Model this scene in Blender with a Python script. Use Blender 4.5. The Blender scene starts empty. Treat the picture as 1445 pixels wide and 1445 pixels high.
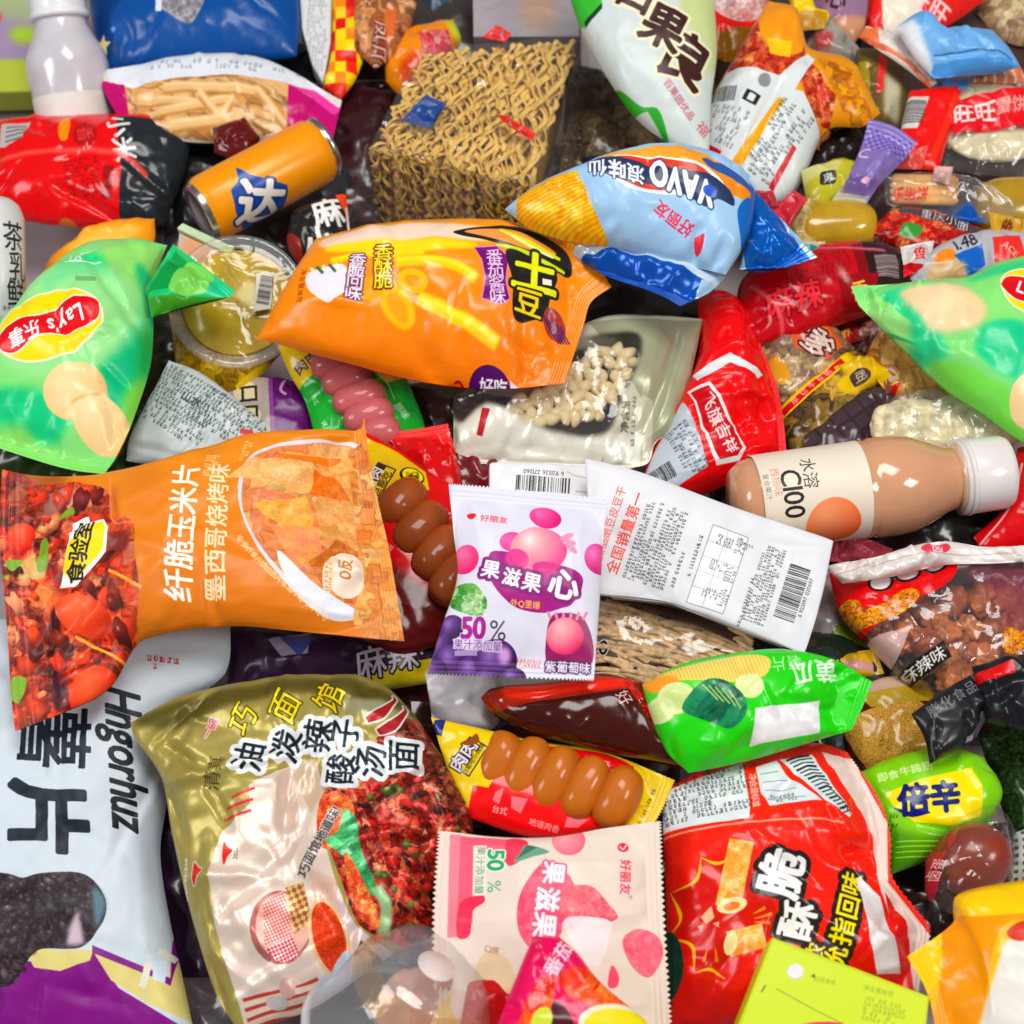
import bpy, bmesh, math, random
import numpy as np
from mathutils import Vector, Matrix

# ------------------------------------------------------------------ camera, light, exposure
SC = bpy.context.scene
COL = SC.collection
PX = 1445.0                      # the photograph's width, used to lay things out on the table
FOC = 2363.0                     # focal length in those pixels
PITCH = math.radians(60)
TGT = Vector((0, 0, 0.08))
DIST = 0.99
CAMP = TGT + DIST * Vector((0, -math.cos(PITCH), math.sin(PITCH)))
cam = bpy.data.cameras.new('camera')
cam.sensor_width = 36; cam.sensor_height = 36; cam.lens = 36 * FOC / PX
cam.clip_start = 0.02; cam.clip_end = 50
cam.dof.use_dof = True; cam.dof.focus_distance = 0.93; cam.dof.aperture_fstop = 9.0
camo = bpy.data.objects.new('camera', cam); COL.objects.link(camo)
camo.location = CAMP; camo.rotation_euler = (math.pi / 2 - PITCH, 0, 0)
SC.camera = camo
CROT = camo.rotation_euler.to_matrix()

W = bpy.data.worlds.new('World'); SC.world = W; W.use_nodes = True
W.node_tree.nodes['Background'].inputs[0].default_value = (0.93, 0.96, 1.0, 1)
W.node_tree.nodes['Background'].inputs[1].default_value = 0.17

def area(name, loc, at, sx, sy, power, col):
    l = bpy.data.lights.new(name, 'AREA'); l.shape = 'RECTANGLE'; l.size = sx; l.size_y = sy
    l.energy = power; l.color = col
    o = bpy.data.objects.new(name, l); COL.objects.link(o); o.location = loc
    o.rotation_euler = (Vector(at) - Vector(loc)).to_track_quat('-Z', 'Y').to_euler()
    return o
area('ceiling_light', (0.15, 0.25, 1.95), (0, 0.05, 0.08), 0.95, 0.6, 21.5, (1.0, 0.98, 0.95))
area('window_light', (-1.5, -0.35, 1.5), (0, 0.0, 0.08), 0.6, 0.8, 15, (0.97, 0.98, 1.0))
area('front_fill_light', (1.3, -0.7, 1.7), (0, 0.0, 0.08), 0.5, 0.5, 13.5, (1.0, 0.97, 0.93))  # fill lamp added at the front right to brighten the front faces

SC.view_settings.view_transform = 'Standard'; SC.view_settings.look = 'None'
SC.view_settings.exposure = 0.0; SC.view_settings.gamma = 1.0
SC.view_settings.use_curve_mapping = False
SC.render.engine = 'CYCLES'
SC.cycles.max_bounces = 8; SC.cycles.transparent_max_bounces = 16
SC.cycles.caustics_reflective = False; SC.cycles.caustics_refractive = False
SC.cycles.sample_clamp_indirect = 4.0
SC.cycles.use_denoising = True

# ------------------------------------------------------------------ small maths
def ray(px, py):
    d = CROT @ Vector(((px - PX / 2) / FOC, -(py - PX / 2) / FOC, -1.0))
    return d.normalized()
def at(px, py, z):
    d = ray(px, py); return CAMP + d * ((z - CAMP.z) / d.z)
CRI = CROT.inverted()
def proj(p):
    q = CRI @ (Vector(p) - CAMP)
    return (PX / 2 + FOC * q.x / -q.z, PX / 2 - FOC * q.y / -q.z)

_perm = np.random.RandomState(7).permutation(256)
_perm = np.concatenate([_perm, _perm, _perm])
_ga = np.random.RandomState(8).rand(256) * 2 * np.pi
def noise(x, y, seed=0):
    x = np.asarray(x, float) + seed * 17.31; y = np.asarray(y, float) + seed * 5.77
    xi = np.floor(x).astype(int); yi = np.floor(y).astype(int)
    xf = x - xi; yf = y - yi
    def g(ix, iy, dx, dy):
        h = _perm[(_perm[ix & 255] + iy) & 255]
        a = _ga[h]; return np.cos(a) * dx + np.sin(a) * dy
    u = xf * xf * xf * (xf * (xf * 6 - 15) + 10); v = yf * yf * yf * (yf * (yf * 6 - 15) + 10)
    a = g(xi, yi, xf, yf); b = g(xi + 1, yi, xf - 1, yf)
    c = g(xi, yi + 1, xf, yf - 1); d = g(xi + 1, yi + 1, xf - 1, yf - 1)
    return ((a + (b - a) * u) * (1 - v) + (c + (d - c) * u) * v) * 1.4
def fbm(x, y, seed=0, o=3):
    s = 0; a = 1; t = 0
    for k in range(o):
        s = s + a * noise(x * 2 ** k, y * 2 ** k, seed + k); t += a; a *= .5
    return s / t
def hash2(ix, iy, seed):
    return _perm[(_perm[(ix + seed * 13) & 255] + iy + seed) & 255]
def worley(x, y, seed=0):
    """distance to the nearest and second nearest cell centre, and the cell's random number"""
    xi = np.floor(x).astype(int); yi = np.floor(y).astype(int)
    d1 = np.full(x.shape, 9.); d2 = np.full(x.shape, 9.); idn = np.zeros(x.shape)
    for dx in (-1, 0, 1):
        for dy in (-1, 0, 1):
            h = hash2(xi + dx, yi + dy, seed); h2 = hash2(xi + dx + 91, yi + dy + 37, seed)
            d = np.hypot(xi + dx + h / 256. - x, yi + dy + h2 / 256. - y)
            m = d < d1
            d2 = np.where(m, d1, np.minimum(d2, d)); idn = np.where(m, (h * 7 + h2 * 3) % 256 / 256., idn); d1 = np.where(m, d, d1)
    return d1, d2, idn
def crom(pts, n, closed=False):
    """points spread evenly by length along a smooth curve through pts"""
    p = np.asarray(pts, float)
    if closed: p = np.vstack([p[-1], p, p[0], p[1]])
    elif len(p) == 2:
        t = np.linspace(0, 1, n)[:, None]; return p[0] * (1 - t) + p[1] * t
    else: p = np.vstack([2 * p[0] - p[1], p, 2 * p[-1] - p[-2]])
    out = []
    t = np.linspace(0, 1, 12, endpoint=False)[:, None]
    for i in range(1, len(p) - 2):
        a, b, c, d = p[i - 1], p[i], p[i + 1], p[i + 2]
        out.append(.5 * (2 * b + (c - a) * t + (2 * a - 5 * b + 4 * c - d) * t ** 2 + (3 * b - a - 3 * c + d) * t ** 3))
    out.append(p[-2][None]); q = np.vstack(out)
    s = np.concatenate([[0], np.cumsum(np.hypot(*np.diff(q, axis=0).T))])
    w = np.linspace(0, s[-1], n)
    return np.stack([np.interp(w, s, q[:, 0]), np.interp(w, s, q[:, 1])], 1)

def rgb(c):
    if isinstance(c, str):
        c = c.lstrip('#'); return np.array([int(c[i:i + 2], 16) for i in (0, 2, 4)], float) / 255
    return np.array(c, float) / 255
def lin(c):
    c = rgb(c); return tuple(np.where(c <= .04045, c / 12.92, ((c + .055) / 1.055) ** 2.4)) + (1.0,)

# ------------------------------------------------------------------ printed artwork (drawn in code, then laid on the film)
_fontc = bpy.data.curves.new('type', 'FONT'); _fontc.resolution_u = 3
_fonto = bpy.data.objects.new('type', _fontc); COL.objects.link(_fonto)
_glyph = {}
def glyph(ch, bold):
    k = ch
    if k not in _glyph:
        _fontc.body = ch
        dg = bpy.context.evaluated_depsgraph_get(); dg.update()
        ev = _fonto.evaluated_get(dg); m = ev.to_mesh()
        v = np.array([(a.co.x, a.co.y) for a in m.vertices]) if len(m.vertices) else np.zeros((0, 2))
        cnt = {}
        for p in m.polygons:
            for e in p.edge_keys: cnt[e] = cnt.get(e, 0) + 1
        ed = [e for e, n in cnt.items() if n == 1]
        ev.to_mesh_clear()
        E = np.array([[*v[a], *v[b]] for a, b in ed]) if ed else np.zeros((0, 4))
        cjk = ord(ch) > 0x2e80
        if len(E):
            lo, hi = min(E[:, 0].min(), E[:, 2].min()), max(E[:, 0].max(), E[:, 2].max())
            adv = 1.0 if cjk else hi - lo + .07
            off = (1.0 - (hi - lo)) / 2 - lo if cjk else -lo + .035
        else: adv, off = .3, 0
        _glyph[k] = (E, adv, off)
    return _glyph[k]

def dilate(m, r):
    if r < .5: return m
    H, Wd = m.shape; R = int(math.ceil(r)); out = m.copy()
    P = np.pad(m, R)
    for dy in range(-R, R + 1):
        for dx in range(-R, R + 1):
            if dx * dx + dy * dy <= r * r + .3: np.maximum(out, P[R + dy:R + dy + H, R + dx:R + dx + Wd], out=out)
    return out
def blur(m, r):
    r = int(round(r))
    if r < 1: return m
    for ax in (0, 1):
        for _ in range(2):
            P = np.pad(m, [(r + 1, r) if a == ax else (0, 0) for a in (0, 1)], mode='edge')
            c = np.cumsum(P, axis=ax)
            m = (c[2 * r + 1:] - c[:-2 * r - 1]) / (2 * r + 1) if ax == 0 else (c[:, 2 * r + 1:] - c[:, :-2 * r - 1]) / (2 * r + 1)
    return m

class Art:
    """a sheet of print; x right, y down"""
    def __init__(s, x0, y0, x1, y1, base=None, S=1.5):
        s.x0, s.y0, s.x1, s.y1, s.S = x0, y0, x1, y1, S
        s.w, s.h = int((x1 - x0) * S), int((y1 - y0) * S)
        s.buf = np.zeros((s.h, s.w, 4), np.float32)
        s.M = np.array([[1., 0, 0], [0, 1, 0]])
        if base is not None: s.fill(base)
    def frame(s, cx=0, cy=0, rot=0, sx=1, sy=1, shear=0):
        a = math.radians(rot); c, n = math.cos(a), math.sin(a)
        s.M = np.array([[c * sx, c * shear * sy - n * sy, cx], [n * sx, n * shear * sy + c * sy, cy]]); return s
    def home(s): s.M = np.array([[1., 0, 0], [0, 1, 0]]); return s
    def tr(s, p):
        p = np.asarray(p, float); return p @ s.M[:, :2].T + s.M[:, 2]
    def fill(s, col, a=1):
        s._put(np.ones((s.h, s.w), np.float32), 0, 0, col, a); return s
    def _put(s, m, ix, iy, col, a):
        H, Wd = m.shape
        ax0, ay0 = max(ix, 0), max(iy, 0); ax1, ay1 = min(ix + Wd, s.w), min(iy + H, s.h)
        if ax1 <= ax0 or ay1 <= ay0: return
        m = m[ay0 - iy:ay1 - iy, ax0 - ix:ax1 - ix] * a
        if isinstance(col, str) and col == 'clear_ink':
            s.buf[ay0:ay1, ax0:ax1, 3] *= (1 - m); return
        if callable(col):
            X, Y = np.meshgrid(s.x0 + (np.arange(ax0, ax1) + .5) / s.S, s.y0 + (np.arange(ay0, ay1) + .5) / s.S)
            c = col(X, Y)
            if isinstance(c, tuple): c, am = c; m = m * am
        else: c = rgb(col)
        b = s.buf[ay0:ay1, ax0:ax1]; mm = m[..., None]
        oa = b[..., 3:].copy(); na = mm + oa * (1 - mm)
        b[..., :3] = np.where(na > 1e-4, (c * mm + b[..., :3] * oa * (1 - mm)) / np.maximum(na, 1e-4), b[..., :3])
        b[..., 3:] = na
    def clear(s, pts, smooth=False, a=1, soft=0):
        """a window: no ink here"""
        s._edges(s._ploop(pts, smooth), 'clear_ink', a, soft); return s
    def _ploop(s, pts, smooth):
        p = crom(pts, 14 * len(pts), True)[:-1] if smooth else np.asarray(pts, float)
        p = s.tr(p); return np.hstack([p, np.roll(p, -1, 0)])
    def _edges(s, E, col, a=1, soft=0, ol=None, olw=0, ol2=None, olw2=0, fat=0):
        SS = 2; k = s.S * SS
        if len(E) == 0: return
        pad = int((max(olw, olw2) + fat) * s.S) + int(soft * s.S * 2) + 3
        xs = np.concatenate([E[:, 0], E[:, 2]]); ys = np.concatenate([E[:, 1], E[:, 3]])
        ix = int(math.floor((xs.min() - s.x0) * s.S)) - pad; iy = int(math.floor((ys.min() - s.y0) * s.S)) - pad
        Wd = int((xs.max() - xs.min()) * s.S) + 2 * pad + 2; H = int((ys.max() - ys.min()) * s.S) + 2 * pad + 2
        if Wd > 4000 or H > 4000: return
        ex = E.copy(); ex[:, [0, 2]] = (ex[:, [0, 2]] - s.x0) * k - ix * SS; ex[:, [1, 3]] = (ex[:, [1, 3]] - s.y0) * k - iy * SS
        sw = ex[:, 1] > ex[:, 3]; ex[sw] = ex[sw][:, [2, 3, 0, 1]]
        r0 = np.ceil(ex[:, 1] - .5).astype(int); r1 = np.ceil(ex[:, 3] - .5).astype(int); n = np.maximum(r1 - r0, 0)
        i = np.repeat(np.arange(len(ex)), n)
        g = np.zeros((H * SS, Wd * SS + 1), np.int32)
        if len(i):
            row = np.arange(len(i)) - np.repeat(np.cumsum(n) - n, n) + r0[i]
            e = ex[i]; x = e[:, 0] + (row + .5 - e[:, 1]) / (e[:, 3] - e[:, 1]) * (e[:, 2] - e[:, 0])
            c = np.clip(np.ceil(x - .5).astype(int), 0, Wd * SS); ok = (row >= 0) & (row < H * SS)
            np.add.at(g, (row[ok], c[ok]), 1)
        m = (np.cumsum(g, 1)[:, :-1] & 1).astype(np.float32)
        m = m.reshape(H, SS, Wd, SS).mean((1, 3))
        if fat:
            m = dilate(m, fat * s.S) if fat * s.S >= 1 else np.minimum(1, m + (dilate(m, 1) - m) * fat * s.S)
        if olw2: s._put(blur(dilate(m, olw2 * s.S), 0), ix, iy, ol2, a)
        if olw: s._put(dilate(m, olw * s.S), ix, iy, ol, a)
        if col is None: return
        if soft: m = blur(m, soft * s.S)
        s._put(m, ix, iy, col, a)
    def poly(s, pts, col, a=1, soft=0, smooth=False, ol=None, olw=0, ol2=None, olw2=0):
        s._edges(s._ploop(pts, smooth), col, a, soft, ol, olw, ol2, olw2); return s
    def ell(s, cx, cy, rx, ry, col, rot=0, a=1, soft=0, ol=None, olw=0, ol2=None, olw2=0):
        t = np.linspace(0, 2 * np.pi, 40, endpoint=False); c, n = math.cos(math.radians(rot)), math.sin(math.radians(rot))
        x, y = rx * np.cos(t), ry * np.sin(t)
        return s.poly(np.stack([cx + c * x - n * y, cy + n * x + c * y], 1), col, a, soft, False, ol, olw, ol2, olw2)
    def rect(s, x0, y0, x1, y1, col, **k): return s.poly([(x0, y0), (x1, y0), (x1, y1), (x0, y1)], col, **k)
    def rrect(s, x0, y0, x1, y1, r, col, **k):
        p = []
        for cx, cy, a0 in ((x1 - r, y0 + r, -90), (x1 - r, y1 - r, 0), (x0 + r, y1 - r, 90), (x0 + r, y0 + r, 180)):
            for t in np.radians(np.linspace(a0, a0 + 90, 6)): p.append((cx + r * math.cos(t), cy + r * math.sin(t)))
        return s.poly(p, col, **k)
    def line(s, pts, wd, col, smooth=True, **k):
        p = crom(pts, max(8, 8 * len(pts))) if smooth and len(pts) > 2 else np.asarray(pts, float)
        d = np.gradient(p, axis=0); d /= np.maximum(np.hypot(d[:, :1], d[:, 1:]), 1e-6)
        w = np.asarray(wd, float)
        w = np.interp(np.linspace(0, 1, len(p)), np.linspace(0, 1, len(w)), w)[:, None] if w.ndim else w
        o = np.stack([-d[:, 1], d[:, 0]], 1) * w / 2
        return s.poly(np.vstack([p + o, (p - o)[::-1]]), col, **k)
    def text(s, t, x, y, size, rot=0, col='#000000', ol=None, olw=0, ol2=None, olw2=0, bold=0.0, vert=False, sx=1, sy=1, shear=0, track=0, crot=0, a=1):
        G = [glyph(c, bold) if c != ' ' else (np.zeros((0, 4)), .3, 0) for c in t]
        tot = len(t) * (1 + track) if vert else sum(g[1] + track for g in G)
        pos = -tot / 2; E = []
        cr, sr = math.cos(math.radians(crot)), math.sin(math.radians(crot))
        for g in G:
            e = g[0].copy()
            if len(e):
                if vert: ox, oy = g[2] - .5 if g[1] == 1. else -g[1] / 2, pos + .86
                else: ox, oy = pos + g[2], .36
                for q in (0, 2):
                    lx = e[:, q] + ox; ly = -e[:, q + 1] + oy
                    if crot:
                        mx, my = (0, pos + .5) if vert else (pos + g[1] / 2, 0)
                        lx, ly = mx + cr * (lx - mx) - sr * (ly - my), my + sr * (lx - mx) + cr * (ly - my)
                    e[:, q], e[:, q + 1] = lx, ly
                E.append(e)
            pos += 1 + track if vert else g[1] + track
        if not E: return s
        E = np.vstack(E)
        c, n = math.cos(math.radians(rot)), math.sin(math.radians(rot))
        out = E.copy()
        for q in (0, 2):
            lx = E[:, q] * size * sx - E[:, q + 1] * size * shear; ly = E[:, q + 1] * size * sy
            P = s.tr(np.stack([x + c * lx - n * ly, y + n * lx + c * ly], 1)); out[:, q], out[:, q + 1] = P[:, 0], P[:, 1]
        s._edges(out, col, a, 0, ol, olw, ol2, olw2, bold * size * .75); return s
    def micro(s, x, y, w, h, rot, pitch, col, seed=1, dens=.82, a=.85):
        """small print: rows of little blocks"""
        r = random.Random(seed); M = s.M; c, n = math.cos(math.radians(rot)), math.sin(math.radians(rot)); E = []
        yy = -h / 2 + pitch / 2
        while yy < h / 2 - pitch * .3:
            xx = -w / 2; end = w / 2 * (1 if r.random() < .75 else r.uniform(0, .9))
            while xx < end:
                cw = pitch * r.uniform(.5, .78)
                if r.random() < dens:
                    for k in range(2 if pitch < 5 else 3):
                        bx0 = xx + r.uniform(0, .3) * cw; bx1 = xx + r.uniform(.65, 1) * cw
                        by = yy + (k - .7) * pitch * .27; t = pitch * r.uniform(.09, .17)
                        q = [(bx0, by - t), (bx1, by - t), (bx1, by + t), (bx0, by + t)]
                        q = s.tr([(x + c * u - n * v, y + n * u + c * v) for u, v in q])
                        E.append(np.hstack([q, np.roll(q, -1, 0)]))
                    bx = xx + cw * r.uniform(.3, .7); t = pitch * .08
                    q = [(bx - t, yy - pitch * .3), (bx + t, yy - pitch * .3), (bx + t, yy + pitch * .3), (bx - t, yy + pitch * .3)]
                    q = s.tr([(x + c * u - n * v, y + n * u + c * v) for u, v in q]); E.append(np.hstack([q, np.roll(q, -1, 0)]))
                xx += cw * 1.22
            yy += pitch
        if E: s._edges(np.vstack(E), col, a)
        return s
    def barcode(s, x, y, w, h, rot, col='#101014', seed=3, digits=None, dsz=9, drot=0, dside=1):
        r = random.Random(seed); c, n = math.cos(math.radians(rot)), math.sin(math.radians(rot)); E = []
        xx = -w / 2; u = w / 95.
        while xx < w / 2:
            b = u * r.choice((1, 1, 2, 3)); q = [(xx, -h / 2), (xx + b, -h / 2), (xx + b, h / 2), (xx, h / 2)]
            q = s.tr([(x + c * p - n * v, y + n * p + c * v) for p, v in q]); E.append(np.hstack([q, np.roll(q, -1, 0)]))
            xx += b + u * r.choice((1, 1, 2, 2, 3))
        s._edges(np.vstack(E), col)
        if digits: s.text(digits, x - n * (h / 2 + dsz * .6) * dside, y + c * (h / 2 + dsz * .6) * dside, dsz, rot + drot, col)
        return s
    def image(s, name):
        im = bpy.data.images.new(name, s.w, s.h, alpha=True)
        b = s.buf[::-1].copy(); g = b[..., :3].mean(-1, keepdims=True); b[..., :3] = g + (b[..., :3] - g) * 1.22
        im.pixels.foreach_set(np.clip(b, 0, 1).ravel()); im.pack(); return im

def pal(cols, scale, seed=0, mix=.35, grain=.12, dark=.25, sx=1., sy=1., rot=0):
    """printed food photograph: small pieces in several colours"""
    C = np.array([rgb(c) for c in cols])
    def f(X, Y):
        a = math.radians(rot); x = (X * math.cos(a) + Y * math.sin(a)) / scale / sx; y = (-X * math.sin(a) + Y * math.cos(a)) / scale / sy
        x = x + .5 * noise(x * 1.7, y * 1.7, seed + 3); y = y + .5 * noise(x * 1.7, y * 1.7, seed + 9)
        d1, d2, idn = worley(x, y, seed)
        c = C[(idn * len(C) * .999).astype(int)]
        big = fbm(x * .35, y * .35, seed + 5)
        c2 = C[np.clip(((big + .6) / 1.2 * len(C)).astype(int), 0, len(C) - 1)]
        c = c * (1 - mix) + c2 * mix
        e = np.clip((d2 - d1) / .22, 0, 1)[..., None]
        c = c * (1 - dark * (1 - e)) + grain * noise(x * 6, y * 6, seed + 1)[..., None] + grain * fbm(x * 2.3, y * 2.3, seed + 2)[..., None]
        return np.clip(c, 0, 1)
    return f
def pieces(a, poly, n, smin, smax, cols, seed=0, long=1.6):
    """printed food: many rounded, shaded pieces inside a polygon"""
    P = np.array(poly, float); r = random.Random(seed); lo, hi = P.min(0), P.max(0); Q = np.roll(P, -1, 0)
    k = 0; g = 0
    while k < n and g < n * 6:
        g += 1; x, y = r.uniform(lo[0], hi[0]), r.uniform(lo[1], hi[1])
        ins = (((P[:, 1] > y) != (Q[:, 1] > y)) & (x < (Q[:, 0] - P[:, 0]) * (y - P[:, 1]) / (Q[:, 1] - P[:, 1] + 1e-9) + P[:, 0])).sum() % 2
        if not ins: continue
        k += 1; s_ = r.uniform(smin, smax); rx, ry, ro = s_ * r.uniform(.8, long), s_ * r.uniform(.5, .9), r.uniform(0, 180); c = rgb(r.choice(cols)) * 255
        t = np.linspace(0, 2 * np.pi, 14, endpoint=False); w = 1 + .22 * np.array([r.uniform(-1, 1) for _ in t]); ca, sa = math.cos(math.radians(ro)), math.sin(math.radians(ro))
        px_, py_ = rx * np.cos(t) * w, ry * np.sin(t) * w; sh = np.stack([x + ca * px_ - sa * py_, y + sa * px_ + ca * py_], 1)
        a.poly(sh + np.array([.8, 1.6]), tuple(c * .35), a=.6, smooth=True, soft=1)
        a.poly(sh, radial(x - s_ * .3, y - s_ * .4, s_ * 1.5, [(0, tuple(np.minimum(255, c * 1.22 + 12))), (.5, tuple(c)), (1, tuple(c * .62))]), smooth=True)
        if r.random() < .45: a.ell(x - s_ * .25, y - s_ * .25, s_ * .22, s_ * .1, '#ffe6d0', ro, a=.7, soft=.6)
def grad(p0, c0, p1, c1, wob=0, seed=0):
    c0, c1 = rgb(c0), rgb(c1); d = np.array(p1, float) - np.array(p0, float); L = (d @ d)
    def f(X, Y):
        t = ((X - p0[0]) * d[0] + (Y - p0[1]) * d[1]) / L
        if wob: t = t + wob * fbm(X / 40., Y / 40., seed)
        t = np.clip(t, 0, 1)[..., None]; return c0 * (1 - t) + c1 * t
    return f
def radial(cx, cy, r, stops, ey=1.):
    C = np.array([rgb(c) for _, c in stops]); T = [t for t, _ in stops]
    def f(X, Y):
        t = np.hypot(X - cx, (Y - cy) / ey) / r
        return np.stack([np.interp(t, T, C[:, k]) for k in range(3)], -1)
    return f

# ------------------------------------------------------------------ materials
def _out(name):
    m = bpy.data.materials.new(name); m.use_nodes = True; nt = m.node_tree; nt.nodes.clear()
    o = nt.nodes.new('ShaderNodeOutputMaterial'); return m, nt, o
def _bump(nt, p, strength, scale, dist=.0011):
    tc = nt.nodes.new('ShaderNodeTexCoord'); n = nt.nodes.new('ShaderNodeTexNoise'); n.inputs['Scale'].default_value = scale
    n.inputs['Detail'].default_value = 2; n.inputs['Distortion'].default_value = .8
    v = nt.nodes.new('ShaderNodeTexNoise'); v.inputs['Scale'].default_value = scale * .33; v.inputs['Detail'].default_value = 1
    ab = nt.nodes.new('ShaderNodeMath'); ab.operation = 'MULTIPLY_ADD'; ab.inputs[1].default_value = 1.6
    nt.links.new(tc.outputs['Object'], n.inputs['Vector']); nt.links.new(tc.outputs['Object'], v.inputs['Vector'])
    rd = nt.nodes.new('ShaderNodeMath'); rd.operation = 'SUBTRACT'; rd.inputs[1].default_value = .5
    rb = nt.nodes.new('ShaderNodeMath'); rb.operation = 'ABSOLUTE'
    v.inputs['Detail'].default_value = 2.5; v.inputs['Distortion'].default_value = .5
    nt.links.new(v.outputs[0], rd.inputs[0]); nt.links.new(rd.outputs[0], rb.inputs[0])
    ab.inputs[1].default_value = -3.2; n.inputs['Detail'].default_value = 1
    mm = nt.nodes.new('ShaderNodeMath'); mm.operation = 'MULTIPLY'; mm.inputs[1].default_value = .35
    nt.links.new(rb.outputs[0], ab.inputs[0]); nt.links.new(n.outputs[0], mm.inputs[0]); nt.links.new(mm.outputs[0], ab.inputs[2])
    b = nt.nodes.new('ShaderNodeBump'); b.inputs['Strength'].default_value = strength; b.inputs['Distance'].default_value = dist
    nt.links.new(ab.outputs[0], b.inputs['Height']); nt.links.new(b.outputs[0], p.inputs['Normal'])
    return n
def film_shader(nt, tint, haze, rough=.12):
    """clear packaging film: see-through, glossy, a little milky"""
    t = nt.nodes.new('ShaderNodeBsdfTransparent'); t.inputs[0].default_value = tint
    g = nt.nodes.new('ShaderNodeBsdfGlossy'); g.inputs['Roughness'].default_value = rough
    d = nt.nodes.new('ShaderNodeBsdfDiffuse'); d.inputs[0].default_value = (.9, .9, .92, 1)
    fr = nt.nodes.new('ShaderNodeLayerWeight'); fr.inputs[0].default_value = .5
    pw = nt.nodes.new('ShaderNodeMath'); pw.operation = 'POWER'; pw.inputs[1].default_value = 3.5
    ma = nt.nodes.new('ShaderNodeMath'); ma.operation = 'MULTIPLY_ADD'; ma.inputs[1].default_value = .6; ma.inputs[2].default_value = .055
    nt.links.new(fr.outputs['Facing'], pw.inputs[0]); nt.links.new(pw.outputs[0], ma.inputs[0])
    m1 = nt.nodes.new('ShaderNodeMixShader'); m1.inputs[0].default_value = haze
    m2 = nt.nodes.new('ShaderNodeMixShader')
    nt.links.new(t.outputs[0], m1.inputs[1]); nt.links.new(d.outputs[0], m1.inputs[2])
    nt.links.new(ma.outputs[0], m2.inputs[0]); nt.links.new(m1.outputs[0], m2.inputs[1]); nt.links.new(g.outputs[0], m2.inputs[2])
    tc = nt.nodes.new('ShaderNodeTexCoord'); n = nt.nodes.new('ShaderNodeTexNoise'); n.inputs['Scale'].default_value = 55; n.inputs['Distortion'].default_value = 1.2
    b = nt.nodes.new('ShaderNodeBump'); b.inputs['Strength'].default_value = .5; b.inputs['Distance'].default_value = .002
    nt.links.new(tc.outputs['Object'], n.inputs['Vector']); nt.links.new(n.outputs[0], b.inputs['Height'])
    for q in (g, fr): nt.links.new(b.outputs[0], q.inputs['Normal'])
    return m2
def printed(name, art, rough=.3, metal=0., coat=.3, bump=.25, bscale=90, film=None):
    m, nt, o = _out(name)
    p = nt.nodes.new('ShaderNodeBsdfPrincipled'); t = nt.nodes.new('ShaderNodeTexImage'); t.image = art.image(name); t.extension = 'EXTEND'
    nt.links.new(t.outputs[0], p.inputs['Base Color'])
    p.inputs['Metallic'].default_value = metal; p.inputs['Coat Weight'].default_value = coat * .4; p.inputs['Coat Roughness'].default_value = .14; p.inputs['Specular IOR Level'].default_value = .28
    n = _bump(nt, p, bump, bscale)
    r = nt.nodes.new('ShaderNodeMapRange'); r.inputs[3].default_value = rough * .8; r.inputs[4].default_value = rough * 1.25
    nt.links.new(n.outputs[0], r.inputs[0]); nt.links.new(r.outputs[0], p.inputs['Roughness'])
    if film:
        f = film_shader(nt, film[0], film[1]); x = nt.nodes.new('ShaderNodeMixShader')
        nt.links.new(t.outputs[1], x.inputs[0]); nt.links.new(f.outputs[0], x.inputs[1]); nt.links.new(p.outputs[0], x.inputs[2])
        nt.links.new(x.outputs[0], o.inputs[0])
    else: nt.links.new(p.outputs[0], o.inputs[0])
    return m
_mats = {}
def plain(col, rough=.4, metal=0., coat=0., bump=0., bscale=80, var=.06, trans=0., sss=0., vscale=60, bdist=.0006):
    k = (str(col), rough, metal, coat, bump, bscale, var, trans, sss, vscale, bdist)
    if k in _mats: return _mats[k]
    m, nt, o = _out('surface'); p = nt.nodes.new('ShaderNodeBsdfPrincipled'); nt.links.new(p.outputs[0], o.inputs[0])
    p.inputs['Roughness'].default_value = rough; p.inputs['Metallic'].default_value = metal; p.inputs['Coat Weight'].default_value = coat; p.inputs['Coat Roughness'].default_value = .1
    p.inputs['Transmission Weight'].default_value = trans; p.inputs['Specular IOR Level'].default_value = .35
    if sss: p.inputs['Subsurface Weight'].default_value = sss; p.inputs['Subsurface Scale'].default_value = .006
    c = lin(col)
    if var:
        tc = nt.nodes.new('ShaderNodeTexCoord'); n = nt.nodes.new('ShaderNodeTexNoise'); n.inputs['Scale'].default_value = vscale; n.inputs['Detail'].default_value = 4
        r = nt.nodes.new('ShaderNodeValToRGB'); r.color_ramp.elements[0].position = .3; r.color_ramp.elements[1].position = .7
        r.color_ramp.elements[0].color = tuple(x * (1 - 2.2 * var) for x in c[:3]) + (1,); r.color_ramp.elements[1].color = tuple(min(1, x * (1 + 2.2 * var)) for x in c[:3]) + (1,)
        nt.links.new(tc.outputs['Object'], n.inputs['Vector']); nt.links.new(n.outputs[0], r.inputs[0]); nt.links.new(r.outputs[0], p.inputs['Base Color'])
    else: p.inputs['Base Color'].default_value = c
    if bump: _bump(nt, p, bump, bscale, bdist)
    _mats[k] = m; return m
def clear(tint=(.97, .97, .97, 1), haze=.06, rough=.1):
    k = ('film', tint, haze, rough)
    if k not in _mats:
        m, nt, o = _out('clear_film'); f = film_shader(nt, tint, haze, rough); nt.links.new(f.outputs[0], o.inputs[0]); _mats[k] = m
    return _mats[k]

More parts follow.
